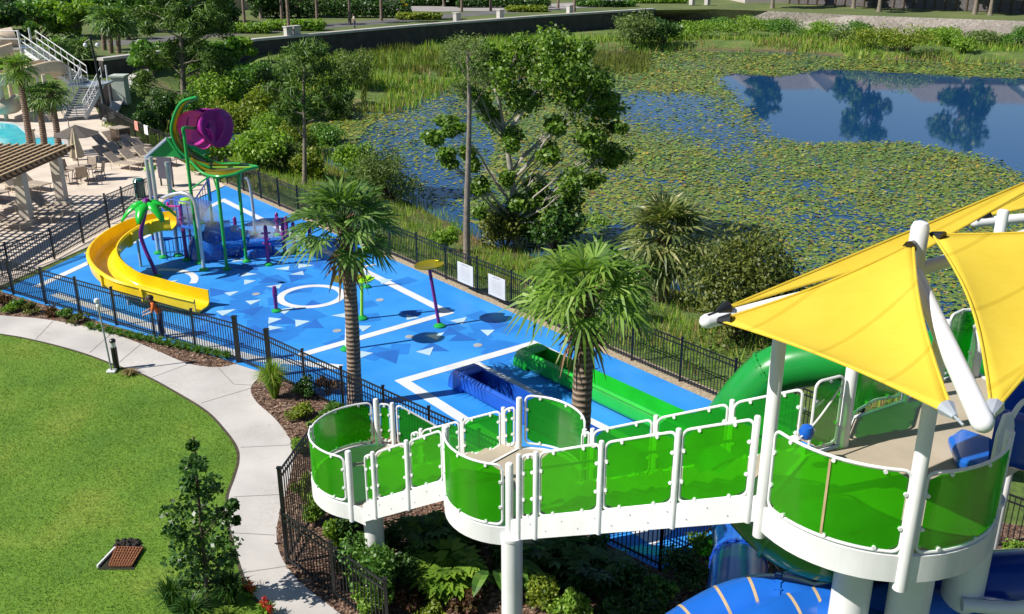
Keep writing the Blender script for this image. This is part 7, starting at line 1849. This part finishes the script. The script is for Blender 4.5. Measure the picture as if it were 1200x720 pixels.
for (px, py, wd, dp, hh, rh, wi, ri, rz, lb_) in [(300, 12, 22, 12, 3.4, 3.4, 0, 0, 0.35, 'peach house with a grey roof behind the dark street trees'), (400, 8, 24, 12, 3.4, 3.2, 0, 1, 0.3, 'peach house behind the long dark hedge'), (505, 2, 22, 12, 3.2, 3.0, 2, 0, 0.3, 'cream house beyond the bend of the road'), (640, -6, 26, 12, 3.2, 3.0, 0, 1, 0.25, 'peach house beyond the far road')]:
    q = at(px, py, FZ) + Vector((2, 8, 0)); house('far_house', lb_, q, wd, dp, hh, rh, WALLC[wi], ROOF[ri], rz)
for (px, py, wd, dp, hh, rh, wi, ri, rz, lb_) in [(935, 4, 20, 13, 5.2, 3.6, 1, 0, 0.1, 'grey house above the stone slope, mirrored in the lake'), (1050, 7, 18, 13, 4.8, 3.2, 1, 1, -0.05, 'brown roofed house in the middle above the stone slope'), (1185, 11, 26, 13, 5.2, 3.8, 1, 0, -0.15, 'wide grey roofed house at the end of the stone slope')]:
    q = at(px, py, FZ) + Vector((1.0, 7.5, 0)); house('lake_house', lb_, q, wd, dp, hh, rh, WALLC[wi], ROOF[ri], rz)
for i, (px, py, w_, h_) in enumerate([(905, 10, 46, 88), (1030, 14, 68, 104), (1142, 17, 76, 108), (1160, 18, 30, 70), (1000, 10, 26, 50)]):
    b_ = at(px, py, FZ); s_ = ppm(b_.y, FZ); W_, H_ = w_ / s_, h_ / s_
    cs = [((b_.x + R.uniform(-.36, .36) * W_, b_.y + R.uniform(-.36, .36) * W_, FZ + H_ * R.uniform(.38, .95)), (W_ * .17,) * 3) for _ in range(20)]
    clump_tree('lakeside_oak', ['dark oak above the stone slope before the grey house', 'dark oak above the stone slope between two houses', 'largest dark oak above the stone slope', 'slender oak beside the largest oak', 'small oak before the middle house'][i], 'tree', [b_, b_ + Vector((0, 0, H_ * .3)), b_ + Vector((0.2, 0, H_ * .65))], 0.3, cs, LF['dark'], 0.8, 0.5, 110, GREY_BARK, limbr=0.12, twigs=1)
vs_ = at(1010, 8, FZ)
sf = thing('garden_fence', 'grey wooden screen fence between the lakeside houses', 'fence', at(995, 8, FZ)); a, b_ = at(930, 6.5, FZ), at(1250, 20, FZ)
n_ = 26
for i in range(n_ + 1):
    q = a.lerp(b_, i / n_) + Vector((0, 2.6, 0)); MB().box((q.x, q.y, FZ + 0.95), (0.16, 0.16, 1.9)).build('post', WOOD, sf)
mb = MB(); mb.beam(a + Vector((0, 2.7, 0.95)), b_ + Vector((0, 2.7, 0.95)), 0.06, 1.7); mb.build('board_panel', pm('weathered_board', (0.11, 0.10, 0.10), 0.9, 0.3, 3), sf)
q = at(416, 35, FZ); person('person in a pale shirt walking on the far promenade', (q.x, q.y, FZ + 0.012), 1.75, radians(200), pm('pale_cloth', (0.62, 0.58, 0.5), 0.8), pm('grey_trousers', (0.05, 0.06, 0.09), 0.8), pm('brown_hair', (0.05, 0.03, 0.02), 0.6), 0.0, False)
q = at(475, 19, FZ); t = thing('warning_sign', 'small yellow sign post at the bend of the far road', 'sign', q); MB().tube([q, q + Vector((0, 0, 1.2))], 0.05, 6).build('post', M['grey'], t); mb = MB(); mb.box((q.x, q.y - 0.06, FZ + 1.5), (0.9, 0.05, 1.0)); mb.build('plate', M['yellow_pl'], t)
# the wall that turns from the far shore to the terrace
cap2 = [at(x, y, 0.15) for x, y in [(127, 143), (138, 121), (150, 100), (158, 90), (185, 80)]]
rw2 = thing('retaining_wall', 'dark retaining wall with a pale cap running up to the terrace fence', 'wall', cap2[0]); fwm, cwm = MB(), MB()
for a, b_ in zip(cap2[:-1], cap2[1:]):
    fwm.beam(Vector((a.x, a.y, -1.0)), Vector((b_.x, b_.y, -1.0)), 0.5, 2.3); cwm.beam(a + Vector((0, 0, 0.1)), b_ + Vector((0, 0, 0.1)), 0.75, 0.16)
fwm.build('wall_face', DARKWALL, rw2); cwm.build('wall_cap', M['concrete'], rw2)
